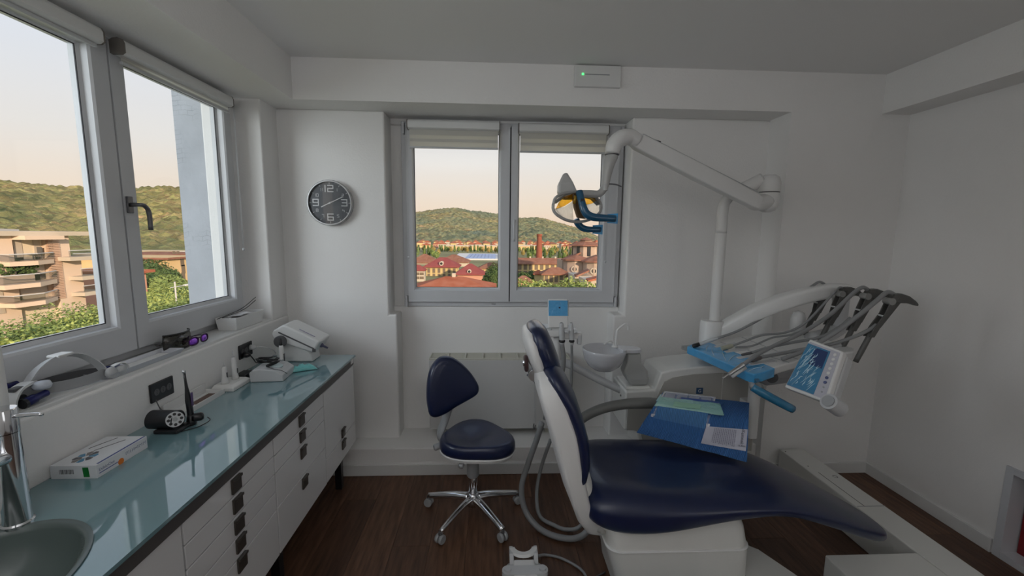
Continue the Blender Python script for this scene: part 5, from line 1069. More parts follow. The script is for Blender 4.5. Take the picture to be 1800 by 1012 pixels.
tag(obj('hose', tb([(1.45, 2.10, 1.025), (1.52, 2.08, 1.05), (1.62, 2.04, 1.065), (1.72, 2.02, 1.085), (1.80, 2.03, 1.10)], .007, 10, 8), lgrey_m, smooth=True), 'ribbed pale hose lying on the instrument tray behind the screen', 'hose')
# screen
def lerp(a, b, t): return a+(b-a)*t
TL, TR, BR, BL = ay(1423, 595, 1.86), ay(1482, 617, 1.70), ay(1452, 708, 1.665), ay(1378, 680, 1.82)
_n = (TR-TL).cross(BL-TL); _o = Vector((0, 0, EYE)); _d = sight(1452, 708); BR = _o+_d*((TL-_o).dot(_n)/_d.dot(_n))   # the four corners lie in one plane
sc_ = thing('control_screen', 'tilted white control screen with blue film and a column of buttons', 'control panel', None, (TL+BR)/2); Os = sc_.location.copy()
nx = (TR-TL).normalized(); nn = (TR-TL).cross(BL-TL).normalized()
if nn.dot(Vector((0, -1, 0))) < 0: nn = -nn
back = -nn*.034
face = [TL, TR, BR, BL]
def fpt(s, t, d=0): return lerp(lerp(TL, TR, s), lerp(BL, BR, s), t)+nn*d-Os
obj('housing', loft(NB(), [[p+back*1.0+(p-Os)*-.02*0-Os for p in face], [p-Os for p in face]]), white_m, sc_, bevel=.008, seg=3)
obj('rear_shell', loft(NB(), [[fpt(s, t, -.034) for s, t in ((.05, .03), (1.02, .03), (1.02, .95), (.05, .95))], [fpt(s, t, -.085) for s, t in ((.15, .06), (1.0, .03), (.98, .92), (.2, .9))]]), lgrey_m, sc_, bevel=.008, seg=3)
def fquad(nm, s0, s1, t0, t1, d0, d1, m, bevel=0): return obj(nm, loft(NB(), [[fpt(s, t, d) for s, t in ((s0, t0), (s1, t0), (s1, t1), (s0, t1))] for d in (d0, d1)]), m, sc_, bevel=bevel)
fquad('frame_inset', .06, .95, .05, .95, .0002, .0012, mat('screen_frame_lilac', (.50, .50, .56), .35))
fquad('film_sheet', .04, .70, .09, .94, .0014, .0030, mat('screen_film', (.05, .22, .40), .10, coat=.8, bump=1.0, bscale=16, stretch=(1, 1, 2.5)))
fquad('display', .30, .66, .12, .45, .0031, .0040, mat('display_blue', (.02, .05, .16), .12, coat=.5))
rnd = random.Random(11)
for k in range(44):
    s0, t0 = rnd.uniform(.07, .52), rnd.uniform(.18, .84); ln = rnd.uniform(.06, .24); tl = rnd.uniform(.2, .8); cv = rnd.uniform(-.04, .04)
    P_ = [(min(max(s0+ln*tl*(1-q)+cv*math.sin(math.pi*q), .06), .67), min(max(t0-ln*.5+ln*q, .11), .92)) for q in (0, .33, .66, 1)]
    w_ = rnd.uniform(.0008, .0022)
    obj('film_crease', tb([fpt(a_, b_, .0038) for a_, b_ in P_], [.0004, w_, w_, .0004], 5, 3), mat('film_crease_pale', (.50, .74, .86), .15, coat=.6), sc_, smooth=True)
for k in range(9):
    s, t = .845, .12+.09*k
    r_ = .0068 if k < 7 else .0035
    o = obj('button', cyl(NB(), fpt(s, t, .0012), fpt(s, t, .0038), r_, 16), white_m if k < 5 else (mat('button_blue', (.08, .10, .22), .4) if k < 7 else grey_m), sc_, smooth=True, ang=40)
obj('hinge_drum', cyl(NB(), BR-Os+nx*.012-nn*.075+Vector((0, 0, .012)), BR-Os+nx*.012+nn*.004+Vector((0, 0, .012)), .034, 26), lgrey_m, sc_, smooth=True, ang=40)
obj('hinge_cap', cyl(NB(), BR-Os+nx*.012+nn*.0045+Vector((0, 0, .012)), BR-Os+nx*.012+nn*.010+Vector((0, 0, .012)), .024, 24), grey_m, sc_, smooth=True, ang=40)
obj('mount_arm', tb([BR-Os+nx*.012-nn*.05+Vector((0, 0, .02)), Vector((1.60, 1.90, .96))-Os, Vector((1.62, 2.03, .98))-Os], .018, 10, 4), grey_m, sc_, smooth=True)
# ================================================================ BIB AND PACKS
C0, C1, C2, C3 = (1165, 690), (1317, 708), (1313, 812), (1119, 760)
def bil(s, t): return tuple((C0[i]*(1-s)+C1[i]*s)*(1-t)+(C3[i]*(1-s)+C2[i]*s)*t for i in (0, 1))
def zprof(s, t):
    ks = [(0, .765), (.18, .785), (.35, .77), (.6, .715), (.8, .672), (1, .650)]
    for (a, za), (b, zb) in zip(ks, ks[1:]):
        if t <= b: z = za+(zb-za)*(t-a)/(b-a); break
    return z-.040*s*(.3+.7*t)
def onbib(s, t, lift=0):
    u, v = bil(s, t); p = az(u, v, zprof(s, t)); return p+Vector((0, 0, lift))
BIB = [[onbib(s/12, t/12) for s in range(13)] for t in range(13)]     # measured once; a plain sheet in the room
def bibp(s, t, lift=0):
    s = max(0, min(1, s)); t = max(0, min(1, t)); i, j = min(int(t*12), 11), min(int(s*12), 11); a, b = t*12-i, s*12-j
    return lerp(lerp(BIB[i][j], BIB[i][j+1], b), lerp(BIB[i+1][j], BIB[i+1][j+1], b), a)+Vector((0, 0, lift))
def inv(u, v):
    s, t = .5, .5
    for _ in range(12):
        p = bil(s, t); pu = bil(s+1e-3, t); pv = bil(s, t+1e-3)
        a, b, c, d_ = (pu[0]-p[0])/1e-3, (pv[0]-p[0])/1e-3, (pu[1]-p[1])/1e-3, (pv[1]-p[1])/1e-3; D = a*d_-b*c
        s += (d_*(u-p[0])-b*(v-p[1]))/D; t += (-c*(u-p[0])+a*(v-p[1]))/D
    return s, t
def sheet(nm, quad, lift, th, m, label=None, cat=None, parent=None, ni=10, nj=6, wav=0):
    q = [inv(*p) for p in quad]; bm = NB(); up = []; rnd = random.Random(len(nm)*7+ni)
    def P_(a, b, dz):
        s = (q[0][0]*(1-a)+q[1][0]*a)*(1-b)+(q[3][0]*(1-a)+q[2][0]*a)*b; t = (q[0][1]*(1-a)+q[1][1]*a)*(1-b)+(q[3][1]*(1-a)+q[2][1]*a)*b
        return bibp(s, t, lift+dz+wav*math.sin(a*17+b*5)*math.sin(b*9+a*3))
    T = [[bm.verts.new(P_(i/ni, j/nj, th)) for i in range(ni+1)] for j in range(nj+1)]; Bt = [[bm.verts.new(P_(i/ni, j/nj, 0)) for i in range(ni+1)] for j in range(nj+1)]
    for j in range(nj):
        for i in range(ni):
            bm.faces.new((T[j][i], T[j][i+1], T[j+1][i+1], T[j+1][i])); bm.faces.new((Bt[j][i], Bt[j+1][i], Bt[j+1][i+1], Bt[j][i+1]))
    for i in range(ni): bm.faces.new((T[0][i], Bt[0][i], Bt[0][i+1], T[0][i+1])); bm.faces.new((T[nj][i+1], Bt[nj][i+1], Bt[nj][i], T[nj][i]))
    for j in range(nj): bm.faces.new((T[j+1][0], Bt[j+1][0], Bt[j][0], T[j][0])); bm.faces.new((T[j][ni], Bt[j][ni], Bt[j+1][ni], T[j+1][ni]))
    o = obj(nm, bm, m, parent, smooth=True, ang=60)
    if label: tag(o, label, cat)
    return o
def ribbed(name, col):
    m = mat(name, col, .75); n = m.node_tree; b = n.nodes['Principled BSDF']
    co = n.nodes.new('ShaderNodeTexCoord'); w = n.nodes.new('ShaderNodeTexWave'); w.inputs['Scale'].default_value = 48; w.bands_direction = 'X'; mpp = n.nodes.new('ShaderNodeMapping'); mpp.inputs['Rotation'].default_value = (0, 0, math.radians(40))
    bu = n.nodes.new('ShaderNodeBump'); bu.inputs['Strength'].default_value = .8; bu.inputs['Distance'].default_value = .004
    mixc = n.nodes.new('ShaderNodeMixRGB'); mixc.inputs[1].default_value = (*[c*.72 for c in col], 1); mixc.inputs[2].default_value = (*[min(1, c*1.2) for c in col], 1)
    n.links.new(co.outputs['Object'], mpp.inputs[0]); n.links.new(mpp.outputs[0], w.inputs[0]); n.links.new(w.outputs[0], bu.inputs['Height']); n.links.new(bu.outputs[0], b.inputs['Normal'])
    n.links.new(w.outputs[0], mixc.inputs[0]); n.links.new(mixc.outputs[0], b.inputs['Base Color']); return m
bibm = ribbed('bib_blue_paper', (.045, .165, .44)); bibl = ribbed('bib_blue_light', (.09, .26, .56))
sheet('dental_bib', [C0, C1, C2, C3], 0, .0015, bibm, 'large ribbed blue paper bib draped over the armrest onto the navy seat', 'bib', ni=24, nj=16, wav=.0012)
sheet('folded_bib', [(1157, 716), (1244, 733), (1240, 757), (1150, 738)], .010, .010, bibl, 'small folded ribbed blue bib lying on the clear tray', 'bib', ni=12, nj=5)
tr_ = thing('clear_instrument_tray', 'clear plastic compartment tray lying on the blue bib', 'tray', None, bibp(.4, .3)); 
def on_t(nm, quad, lift, th, m, **k):
    o = sheet(nm, quad, lift, th, m, **k); o.parent = tr_
    for v in o.data.vertices: v.co -= tr_.location
    return o
cl2 = mat('clear_tray_plastic', (.72, .74, .80), .12, coat=.5)
on_t('tray_base', [(1168, 690), (1258, 700), (1243, 750), (1145, 733)], .002, .002, mat('clear_tray_base', (.20, .27, .45), .12, coat=.5))
for q in ([(1168, 690), (1171, 690), (1148, 734), (1144, 733)], [(1255, 700), (1258, 701), (1247, 753), (1243, 752)], [(1168, 689), (1258, 699), (1258, 702), (1167, 692)], [(1146, 731), (1150, 731), (1243, 748), (1243, 751)]):
    on_t('tray_rim', q, .004, .008, cl2, ni=6, nj=2)
for k in range(4):
    u0 = 1171+21*k; on_t('compartment', [(u0, 692+k*2.4), (u0+17, 694+k*2.4), (u0+13, 706+k*2.4), (u0-5, 704+k*2.4)], .004, .006, mat('compartment_pale', (.42, .46, .60), .15, coat=.5), ni=4, nj=3)
sheet('probe_strip', [(1197, 703), (1264, 711), (1263, 715), (1196, 707)], .014, .003, mat('deep_blue_plastic', (.01, .08, .38), .3), 'narrow deep blue plastic strip lying along the clear tray', 'instrument', ni=8, nj=2)
sheet('sterile_pack', [(1161, 704), (1265, 716), (1272, 736), (1150, 719)], .017, .005, mat('green_film', (.30, .56, .52), .15, coat=.6, bump=.8, bscale=40), 'pale green sterile pouch with instruments lying across the clear tray', 'pouch', ni=14, nj=6, wav=.002)
sheet('mask_strip', [(1185, 714), (1232, 720), (1230, 727), (1182, 722)], .024, .003, mat('mint_paper', (.30, .55, .42), .6), 'mint paper tip showing through the green sterile pouch', 'paper', ni=8, nj=2, wav=.001)
sheet('film_flap', [(1150, 700), (1163, 697), (1160, 710), (1147, 707)], .012, .002, mat('pale_cyan_film', (.35, .60, .68), .12, coat=.6), 'pale cyan film flap at the left end of the green pouch', 'film', ni=6, nj=4, wav=.002)
lf = sheet('leaflet', [(1241, 751), (1314, 757), (1311, 795), (1232, 781)], .006, .0012, mat('leaflet_white', (.52, .53, .62), .6), 'small white printed leaflet lying on the blue bib, by the white post', 'paper')
pA, pB, pC, pD = [bibp(*inv(*p), .0082) for p in ((1241, 751), (1314, 757), (1311, 795), (1232, 781))]
ink = mat('print_ink', (.06, .06, .10), .6); rnd = random.Random(4); ink2 = mat('print_ink_pale', (.22, .22, .30), .6)
bm = NB()
def lp(s, t): return lerp(lerp(pA, pB, s), lerp(pD, pC, s), t)
for k in range(13):
    s = .22+.042*k; t = .08
    while t < .90:
        l_ = rnd.uniform(.03, .10)
        if t+l_ > .92: break
        a, b = lp(s, t), lp(s, t+l_); w_ = (lp(s+.014, t)-lp(s, t)); loft(bm, [[a, b, b+w_, a+w_], [p+Vector((0, 0, .0003)) for p in (a, b, b+w_, a+w_)]]); t += l_+.02
o = obj('printed_lines', bm, ink2, lf)
xd = (lp(.9, .9)-lp(.9, .1)); yd = (lp(1, .5)-lp(0, .5))
text_obj('printed_name', 'Yemnak', .021, plane_frame(lp(.90, .40)+Vector((0, 0, .0006)), xd, yd), ink, lf, .0002)
text_obj('printed_word', 'ULTRA', .011, plane_frame(lp(.90, .82)+Vector((0, 0, .0006)), yd, -xd), ink, lf, .0002)
obj('printed_logo', tb([lp(.87, .07)+Vector((0, 0, .001)), lp(.90, .10)+Vector((0, 0, .001)), lp(.93, .07)+Vector((0, 0, .001)), lp(.90, .04)+Vector((0, 0, .001)), lp(.87, .07)+Vector((0, 0, .001))], .0007, 5), ink, lf)
# ================================================================ FLOOR BOXES OF THE UNIT
fb = thing('floor_duct', 'long low white floor housing along the right side of the unit', 'housing', None, (2.05, 2.1, 0)); L = fb.location.copy()
bm = loft(NB(), [[Vector((x, y, z))-L for x, y in ((1.985, 1.30), (2.148, 1.30), (2.152, 2.640), (1.985, 2.640))] for z in (.0, .2)]); obj('long_cover', bm, white2_m, fb, bevel=.006, seg=2)
None and obj('low_cover', loft(NB(), [[Vector((x, y, z))-L for x, y in ((1.90, 1.95), (1.984, 1.70), (1.984, 2.63), (1.90, 2.63))] for z in (0, .16)]), white2_m, fb, bevel=.005)
obj('cover_joint', bx(Vector((1.99, 2.02, .2002))-L, Vector((2.148, 2.025, .2008))-L), grey_m, fb)
obj('cover_joint', bx(Vector((2.03, 2.02, .2002))-L, Vector((2.034, 2.35, .2008))-L), dgrey_m, fb)
obj('key_ring_mark', lathe(NB(), [(.012, .0), (.014, .001), (.014, .0016), (.011, .001)], Matrix.Translation(Vector((2.10, 2.30, .2002))-L), 16, close=False), dgrey_m, fb)
for p in ((2.0, 2.60), (2.02, 2.42)): obj('screw_head', cyl(NB(), Vector((*p, .2))-L, Vector((*p, .2015))-L, .004, 10), dgrey_m, fb)
fb2 = obj('connection_box', bx((-.222, -.25, 0), (.222, .25, .2)), white2_m, None, bevel=.006); fb2.location = (1.760, 1.44, 0.0)
tag(fb2, 'square white floor box in front of the foot end of the chair', 'housing')
obj('dark_side_gap', bx((-.2235, -.25, .0), (-.2222, .22, .015)), black_m, fb2)
# ================================================================ OUTSIDE: TOWN, TREES AND HILLS (true distances)
GZ = -13.0
grass_m = mat('valley_ground', (.20, .20, .09), .95, vary=.5, vscale=.02)
struct('ground', bx((-1500, -300, GZ-1), (1500, 1700, GZ)), grass_m)
def noisecol(name, cols, scale, detail=6, rough=.95, bump=0, bs=1, bd=1.0, cell=0):
    m = bpy.data.materials.new(name); m.use_nodes = True; n = m.node_tree; b = n.nodes['Principled BSDF']; b.inputs['Roughness'].default_value = rough; b.inputs['Specular IOR Level'].default_value = .1
    co = n.nodes.new('ShaderNodeTexCoord'); ns = n.nodes.new('ShaderNodeTexNoise'); ns.inputs['Scale'].default_value = scale; ns.inputs['Detail'].default_value = detail; ns.inputs['Roughness'].default_value = .65
    r = n.nodes.new('ShaderNodeValToRGB'); e = r.color_ramp.elements; e[0].position = .30; e[0].color = (*cols[0], 1); e[1].position = .70; e[1].color = (*cols[-1], 1)
    for i, c in enumerate(cols[1:-1]): q = e.new(.30+.40*(i+1)/(len(cols)-1)); q.color = (*c, 1)
    n.links.new(co.outputs['Object'], ns.inputs[0]); n.links.new(ns.outputs[0], r.inputs[0]); n.links.new(r.outputs[0], b.inputs['Base Color'])
    if cell:
        vo = n.nodes.new('ShaderNodeTexVoronoi'); vo.inputs['Scale'].default_value = cell; sp = n.nodes.new('ShaderNodeSeparateColor'); mr = n.nodes.new('ShaderNodeMapRange'); mr.inputs[3].default_value = .68; mr.inputs[4].default_value = 1.38
        hs = n.nodes.new('ShaderNodeHueSaturation'); n.links.new(co.outputs['Object'], vo.inputs[0]); n.links.new(vo.outputs['Color'], sp.inputs[0]); n.links.new(sp.outputs[0], mr.inputs[0]); n.links.new(mr.outputs[0], hs.inputs['Value'])
        mh = n.nodes.new('ShaderNodeMapRange'); mh.inputs[3].default_value = .47; mh.inputs[4].default_value = .53; n.links.new(sp.outputs[1], mh.inputs[0]); n.links.new(mh.outputs[0], hs.inputs['Hue'])
        n.links.new(r.outputs[0], hs.inputs['Color']); n.links.new(hs.outputs[0], b.inputs['Base Color'])
    if bump:
        n2 = n.nodes.new('ShaderNodeTexNoise'); n2.inputs['Scale'].default_value = bs; bu = n.nodes.new('ShaderNodeBump'); bu.inputs['Strength'].default_value = bump; bu.inputs['Distance'].default_value = bd
        n.links.new(co.outputs['Object'], n2.inputs[0]); n.links.new(n2.outputs[0], bu.inputs['Height']); n.links.new(bu.outputs[0], b.inputs['Normal'])
    return m
# hills: a polar grid round the town; ridge elevations measured as slopes against bearing
def slope_at(u, v): d = sight(u, v); return math.degrees(math.atan2(d.x, d.y)), d.z/math.hypot(d.x, d.y)
RID = sorted([slope_at(*p) for p in ((-200, 322), (0, 318), (25, 320), (60, 324), (100, 330), (145, 331), (228, 336), (257, 331), (290, 329), (313, 330), (345, 338), (420, 350), (520, 362), (640, 368), (730, 374), (765, 369), (800, 366), (832, 371), (875, 377), (910, 384), (945, 383), (965, 387), (990, 395), (1020, 403), (1040, 412), (1062, 422), (1100, 430))])
def ridge(b):
    if b <= RID[0][0]: return RID[0][1]
    for (a, s), (a2, s2) in zip(RID, RID[1:]):
        if b <= a2: return s+(s2-s)*(b-a)/(a2-a)
    return max(-.02, RID[-1][1])
def hill(nm, b0, b1, nb, R0, R1, nr, m, label, bumps, bsz):
    bm = NB(); G = []
    for j in range(nr+1):
        f = j/nr; R = R0+(R1-R0)*f*1.12; row = []
        for i in range(nb+1):
            bb = b0+(b1-b0)*i/nb; a = math.radians(bb); x, y = R*math.sin(a), R*math.cos(a)
            H = ridge(bb)*R1+EYE-GZ; q = min(f*1.12, 1)
            z = GZ+H*(q**1.15 if f*1.12 <= 1 else 1-(f*1.12-1)*1.5)
            z += (noise.noise(Vector((x/160, y/160, 3)))*.09*H*math.sin(math.pi*q))
            vd = noise.voronoi(Vector((x/bsz, y/bsz, 0)))[0][0]; e = max(0, 1-vd*1.35)+.5*noise.noise(Vector((x/bsz*.3, y/bsz*.3, 5)))
            z += bumps*e*min(1, q*6+.1)
            row.append(bm.verts.new((x, y, z)))
        G.append(row)
    for j in range(nr):
        for i in range(nb): bm.faces.new((G[j][i], G[j][i+1], G[j+1][i+1], G[j+1][i]))
    o = obj(nm, bm, m, smooth=True); o['kind'] = 'structure'; o['label'] = label; return o
forest_far = noisecol('forest_far', [(.11, .14, .11), (.16, .18, .11), (.22, .21, .11), (.34, .26, .12)], .012, 8, bump=.4, bs=.5, bd=1.5, cell=.13)  # distance haze is put into the colour as greyer, lighter greens
forest_near = noisecol('forest_near', [(.10, .12, .055), (.18, .18, .08), (.28, .25, .11), (.40, .31, .14)], .018, 8, bump=.8, bs=1.0, bd=1.2, cell=.18)
hill('hill_far', -32, 22, 420, 560, 1250, 210, forest_far, 'wooded hills beyond the town, seen through the middle window', 5, 8)
hill('hill_near', -72, -32.05, 330, 240, 760, 190, forest_near, 'golden wooded hillside seen through the left window', 4.5, 8)
# --- roofs and walls
tile_m = noisecol('terracotta_tiles', [(.30, .085, .045), (.38, .13, .075), (.42, .17, .11)], .6, 6)
tile2_m = noisecol('brown_tiles', [(.20, .085, .055), (.27, .13, .09), (.31, .17, .12)], .7, 6)
maroon_m = noisecol('maroon_tiles', [(.23, .06, .06), (.30, .09, .085)], .5, 4)
yel_m = noisecol('yellow_render', [(.55, .42, .20), (.60, .48, .25)], .3, 4)
ochre_m = noisecol('ochre_render', [(.64, .46, .24), (.68, .50, .28)], .3, 4)
pinkr_m = noisecol('pink_render', [(.55, .28, .20), (.58, .33, .24)], .3, 4)
pale_m = noisecol('pale_render', [(.50, .44, .36), (.56, .50, .42)], .25, 5)
cream_m = noisecol('apartment_cream', [(.66, .53, .42), (.72, .58, .47)], .25, 4)
shut_m = mat('window_shutter', (.17, .13, .09), .7); dark_m = mat('dark_window', (.03, .035, .04), .2)
stone_m = noisecol('church_stone', [(.36, .27, .22), (.46, .36, .29), (.50, .40, .33)], .35, 6)
brick_m = noisecol('chimney_brick', [(.22, .07, .045), (.32, .12, .08)], .8, 5)
def hip(nm, label, x0, x1, y0, y1, ze, zr, wm, rm, over=.5, gable=False, wins=None, group=None, chim=0, ridge_frac=.5):
    t = thing(nm, label, 'building', group, ((x0+x1)/2, y0, GZ)); O = t.location.copy()
    obj('walls', bx(Vector((x0, y0, GZ))-O, Vector((x1, y1, ze))-O), wm, t)
    X0, X1, Y0_, Y1_ = x0-over, x1+over, y0-over, y1+over; w, d_ = X1-X0, Y1_-Y0_
    ins = 0 if gable else min(w, d_)/2*.98
    if w >= d_: ra_, rb = Vector((X0+ins, (Y0_+Y1_)/2, zr)), Vector((X1-ins, (Y0_+Y1_)/2, zr))
    else: ra_, rb = Vector(((X0+X1)/2, Y0_+ins, zr)), Vector(((X0+X1)/2, Y1_-ins, zr))
    bm = NB(); q = [Vector((X0, Y0_, ze)), Vector((X1, Y0_, ze)), Vector((X1, Y1_, ze)), Vector((X0, Y1_, ze))]
    v = [bm.verts.new(p-O) for p in q]; lo = [bm.verts.new(p-O-Vector((0, 0, .35))) for p in q]; a, b = bm.verts.new(ra_-O), bm.verts.new(rb-O)
    if w >= d_: fs = [(v[0], v[1], b, a), (v[1], v[2], b), (v[2], v[3], a, b), (v[3], v[0], a)]
    else: fs = [(v[0], v[1], a), (v[1], v[2], b, a), (v[2], v[3], b), (v[3], v[0], a, b)]
    for f in fs: bm.faces.new(f)
    for k in range(4): bm.faces.new((v[k], lo[k], lo[(k+1) % 4], v[(k+1) % 4]))
    bm.faces.new(lo[::-1]); obj('roof', bm, rm, t)
    if wins:
        nx_, rows, ww, hh = wins; me = None
        for z in rows:
            for k in range(nx_):
                xx = x0+(x1-x0)*(k+.5)/nx_
                o = obj('window', bx((-ww/2, -.06, -hh/2), (ww/2, .02, hh/2)), shut_m, t) if me is None else bpy.data.objects.new('window', me)
                if me is not None: COL.objects.link(o); o.parent = t
                me = o.data; o.location = Vector((xx, y0, z))-O
    for k in range(chim):
        cx = ra_.x+(rb.x-ra_.x)*(k+.5)/chim; obj('chimney_stack', bx(Vector((cx-.3, ra_.y-.3, zr-1))-O, Vector((cx+.3, ra_.y+.3, zr+.55))-O), pale_m, t)
    return t
def span(u0, u1, v, Y): return ay(u0, v, Y).x, ay(u1, v, Y).x
def zat(v, Y, u=850): return ay(u, v, Y).z
# foreground roofs seen in the left sash (distance follows from where the ground line falls)
def HB(label, u0, u1, ve, vr, Y, df, wm, rm, over=.5, um=None, wins=None, nm='town_house', **k):
    um = um or (u0+u1)/2; x0, x1 = ay(u0, ve, Y).x, ay(u1, ve, Y).x; d_ = (x1-x0)*df
    if wins: wins = (wins[0], [zat(q, Y, um) for q in wins[1]], wins[2], wins[3])
    return hip(nm, label, x0, x1, Y, Y+d_, zat(ve, Y, um), zat(vr, Y+d_/2, um), wm, rm, over, wins=wins, **k)
HB('broad terracotta hipped roof closest below the middle window', 716, 868, 512, 485.5, 66, .8, yel_m, tile_m, chim=1)
HB('house with pale grey metal roof right of the broad terracotta roof', 846, 884, 503, 480, 88, .9, pale_m, mat('zinc_roof', (.46, .46, .50), .5))
yh = HB('yellow house with maroon hipped roof, paired windows and a round dormer', 749, 803, 468, 452, 145, .8, yel_m, maroon_m, .9, wins=(6, (475.5, 485), .9, 1.6))
def dormer(par, u, v, Y, r):
    p = ay(u, v, Y)-par.location; o = obj('dormer', cyl(NB(), p+Vector((0, -.4, 0)), p+Vector((0, 2.5, 0)), r, 14), pale_m, par); obj('dormer_eye', cyl(NB(), p+Vector((0, -.46, 0)), p+Vector((0, -.38, 0)), r*.6, 12), dark_m, o)
dormer(yh, 776, 463, 145, .75)
rh = HB('maroon roofed house with a round dormer, right of the yellow one', 804, 848, 481, 463, 130, .9, pinkr_m, maroon_m, .8); dormer(rh, 825, 477, 130, .65)
HB('small greenish-white house at the left edge of the middle window', 722, 745, 474, 465, 128, .8, pale_m, maroon_m, .4, wins=(3, (488, 481), 1.2, .8))
HB('brown hipped roof behind the yellow house, left one', 722, 766, 461, 446, 200, .9, pale_m, tile2_m, .8)
HB('brown hipped roof behind the yellow house, right one', 770, 822, 460, 447, 188, .9, pale_m, tile2_m, .8)
HB('pale yellow house with brown roof at the right of the left pane', 843, 884, 471, 461, 165, .8, yel_m, tile2_m, .6, wins=(4, (478,), 1.2, 1.8))
x0, x1 = span(796, 905, 450, 235)
ih = thing('industrial_hall', 'long low hall with blue solar panels on its pale roof', 'building', None, ((x0+x1)/2, 235, GZ)); O = ih.location.copy(); ze = zat(457, 235); zk = zat(447.5, 290)
obj('walls', bx(Vector((x0, 235, GZ))-O, Vector((x1, 290, ze))-O), pale_m, ih)
def hr_(xa, xb, ya, yb, d0, d1): 
    zz = lambda y: ze+(zk-ze)*(y-235)/55
    return loft(NB(), [[Vector((xa, ya, zz(ya)+d))-O, Vector((xb, ya, zz(ya)+d))-O, Vector((xb, yb, zz(yb)+d))-O, Vector((xa, yb, zz(yb)+d))-O] for d in (d0, d1)])
obj('roof', hr_(x0-1, x1+1, 234, 291, 0, .8), mat('pale_sheet_roof', (.60, .60, .60), .5), ih)
sol = mat('solar_blue', (.16, .28, .58), .3)
for k in range(8):
    a_ = x0+(x1-x0)*(.20+.062*k); obj('solar_panel', hr_(a_, a_+(x1-x0)*.056, 238, 282, .85, 1.05), sol, ih)
for k in range(5):
    a_ = x0+(x1-x0)*(.76+.045*k); obj('skylight', hr_(a_, a_+1.8, 250, 275, .8, 2.0), mat('roof_white', (.7, .7, .68), .6), ih)
# right sash
HB('long pale yellow building with brown roof and a row of shuttered windows', 880, 986, 463, 453, 160, .3, yel_m, tile2_m, .8, um=950, wins=(11, (469, 481), 1.3, 2.2), nm='long_house', gable=True, chim=5)
HB('cream house with brown hipped roof in front of the long building', 956, 1000, 481, 469.5, 112, .7, yel_m, tile2_m, .7, wins=(5, (490,), .9, 1.8))
HB('small low brown roof among the trees at the left of the right pane', 908, 934, 494, 484, 96, .8, pinkr_m, tile2_m, .5)
HB('little gabled roof left of the cream house', 940, 954, 481, 474, 128, .8, yel_m, tile_m, .4)
# brick chimney
b0, b1 = ay(947.5, 452, 215), ay(948, 411, 215); ch = thing('brick_chimney', 'tall old brick factory chimney rising over the trees', 'chimney', None, (b0.x, 215, GZ))
obj('shaft', lathe(NB(), [(1.8, 0), (1.7, (b0.z-GZ)), (1.2, b1.z-GZ-1.2), (1.2, b1.z-GZ)], None, 16), brick_m, ch, smooth=True, ang=40)
obj('cornice', lathe(NB(), [(1.25, b1.z-GZ-1.2), (1.45, b1.z-GZ-.9), (1.45, b1.z-GZ-.1), (1.2, b1.z-GZ)], None, 16), brick_m, ch)
# church
cy0 = 125
cxx = ay(1036, 440, cy0).x; church = thing('church', 'old stone church with tiled octagonal drum and lantern, at the right of the middle window', 'church', None, (cxx, cy0, GZ)); O = church.location.copy()
def ringp(cx, cy, r, z, n=8, a0=22.5): return [Vector((cx+r*math.cos(math.radians(a0+360*k/n)), cy+r*math.sin(math.radians(a0+360*k/n)), z))-O for k in range(n)]
def zc(v): return zat(v, cy0+6, 1036)
dx = cxx+.3; dy = cy0+6
obj('drum', loft(NB(), [ringp(dx, dy, 4.6, GZ), ringp(dx, dy, 4.6, zc(431))]), stone_m, church)
obj('drum_roof', loft(NB(), [ringp(dx, dy, 5.6, zc(432)), ringp(dx, dy, 5.5, zc(430.5)), ringp(dx, dy, 2.2, zc(424))]), tile2_m, church)
obj('lantern', loft(NB(), [ringp(dx, dy, 1.9, zc(426)), ringp(dx, dy, 1.9, zc(421))]), stone_m, church)
obj('lantern_roof', loft(NB(), [ringp(dx, dy, 2.7, zc(421.8)), ringp(dx, dy, .9, zc(419)), ringp(dx, dy, .2, zc(417))]), tile2_m, church)
for k in (4, 5, 6, 7):
    a = math.radians(45*k+0); c = Vector((dx+4.25*math.cos(a), dy+4.25*math.sin(a), zc(440))); tdir = Vector((-math.sin(a), math.cos(a), 0)); n_ = Vector((math.cos(a), math.sin(a), 0))
    obj('drum_window', loft(NB(), [[c+tdir*s_*.5+Vector((0, 0, z))+n_*d_-O for s_, z in ((-1, -1.6), (1, -1.6), (1, 1.6), (-1, 1.6))] for d_ in (.2, -.3)]), dark_m, church)
def apse(u, Yc, r, v_e, v_t, eye=True):
    c = ay(u, v_e, Yc); ze_, zt__ = zat(v_e, Yc, u), zat(v_t, Yc, u)
    a = obj('apse', loft(NB(), [ringp(c.x, Yc, r, GZ, 10, 0), ringp(c.x, Yc, r, ze_, 10, 0)]), stone_m, church)
    obj('apse_roof', loft(NB(), [ringp(c.x, Yc, r+.8, ze_-.1, 10, 0), ringp(c.x, Yc, r+.7, ze_+.25, 10, 0), ringp(c.x, Yc, .2, zt__, 10, 0)]), tile2_m, church)
    z = ze_-2.4; n_ = Vector((-.31, -.95, 0)); q = Vector((c.x, Yc, z))+n_*(r*.955)-O
    obj('round_window', lathe(NB(), [(.001, 0), (.62, 0), (.62, .06), (.001, .06)], frame_to(q, q+n_), 14), dark_m, a)
    obj('window_surround', lathe(NB(), [(.62, 0), (.95, 0), (.95, .12), (.62, .12)], frame_to(q, q+n_), 14, close=False), pale_m, a)
def slab_roof(nm, pts, th, m): 
    P_ = [ay(u, v, Y)-O for u, v, Y in pts]; return obj(nm, loft(NB(), [P_, [p-Vector((0, 0, th)) for p in P_]]), m, church)
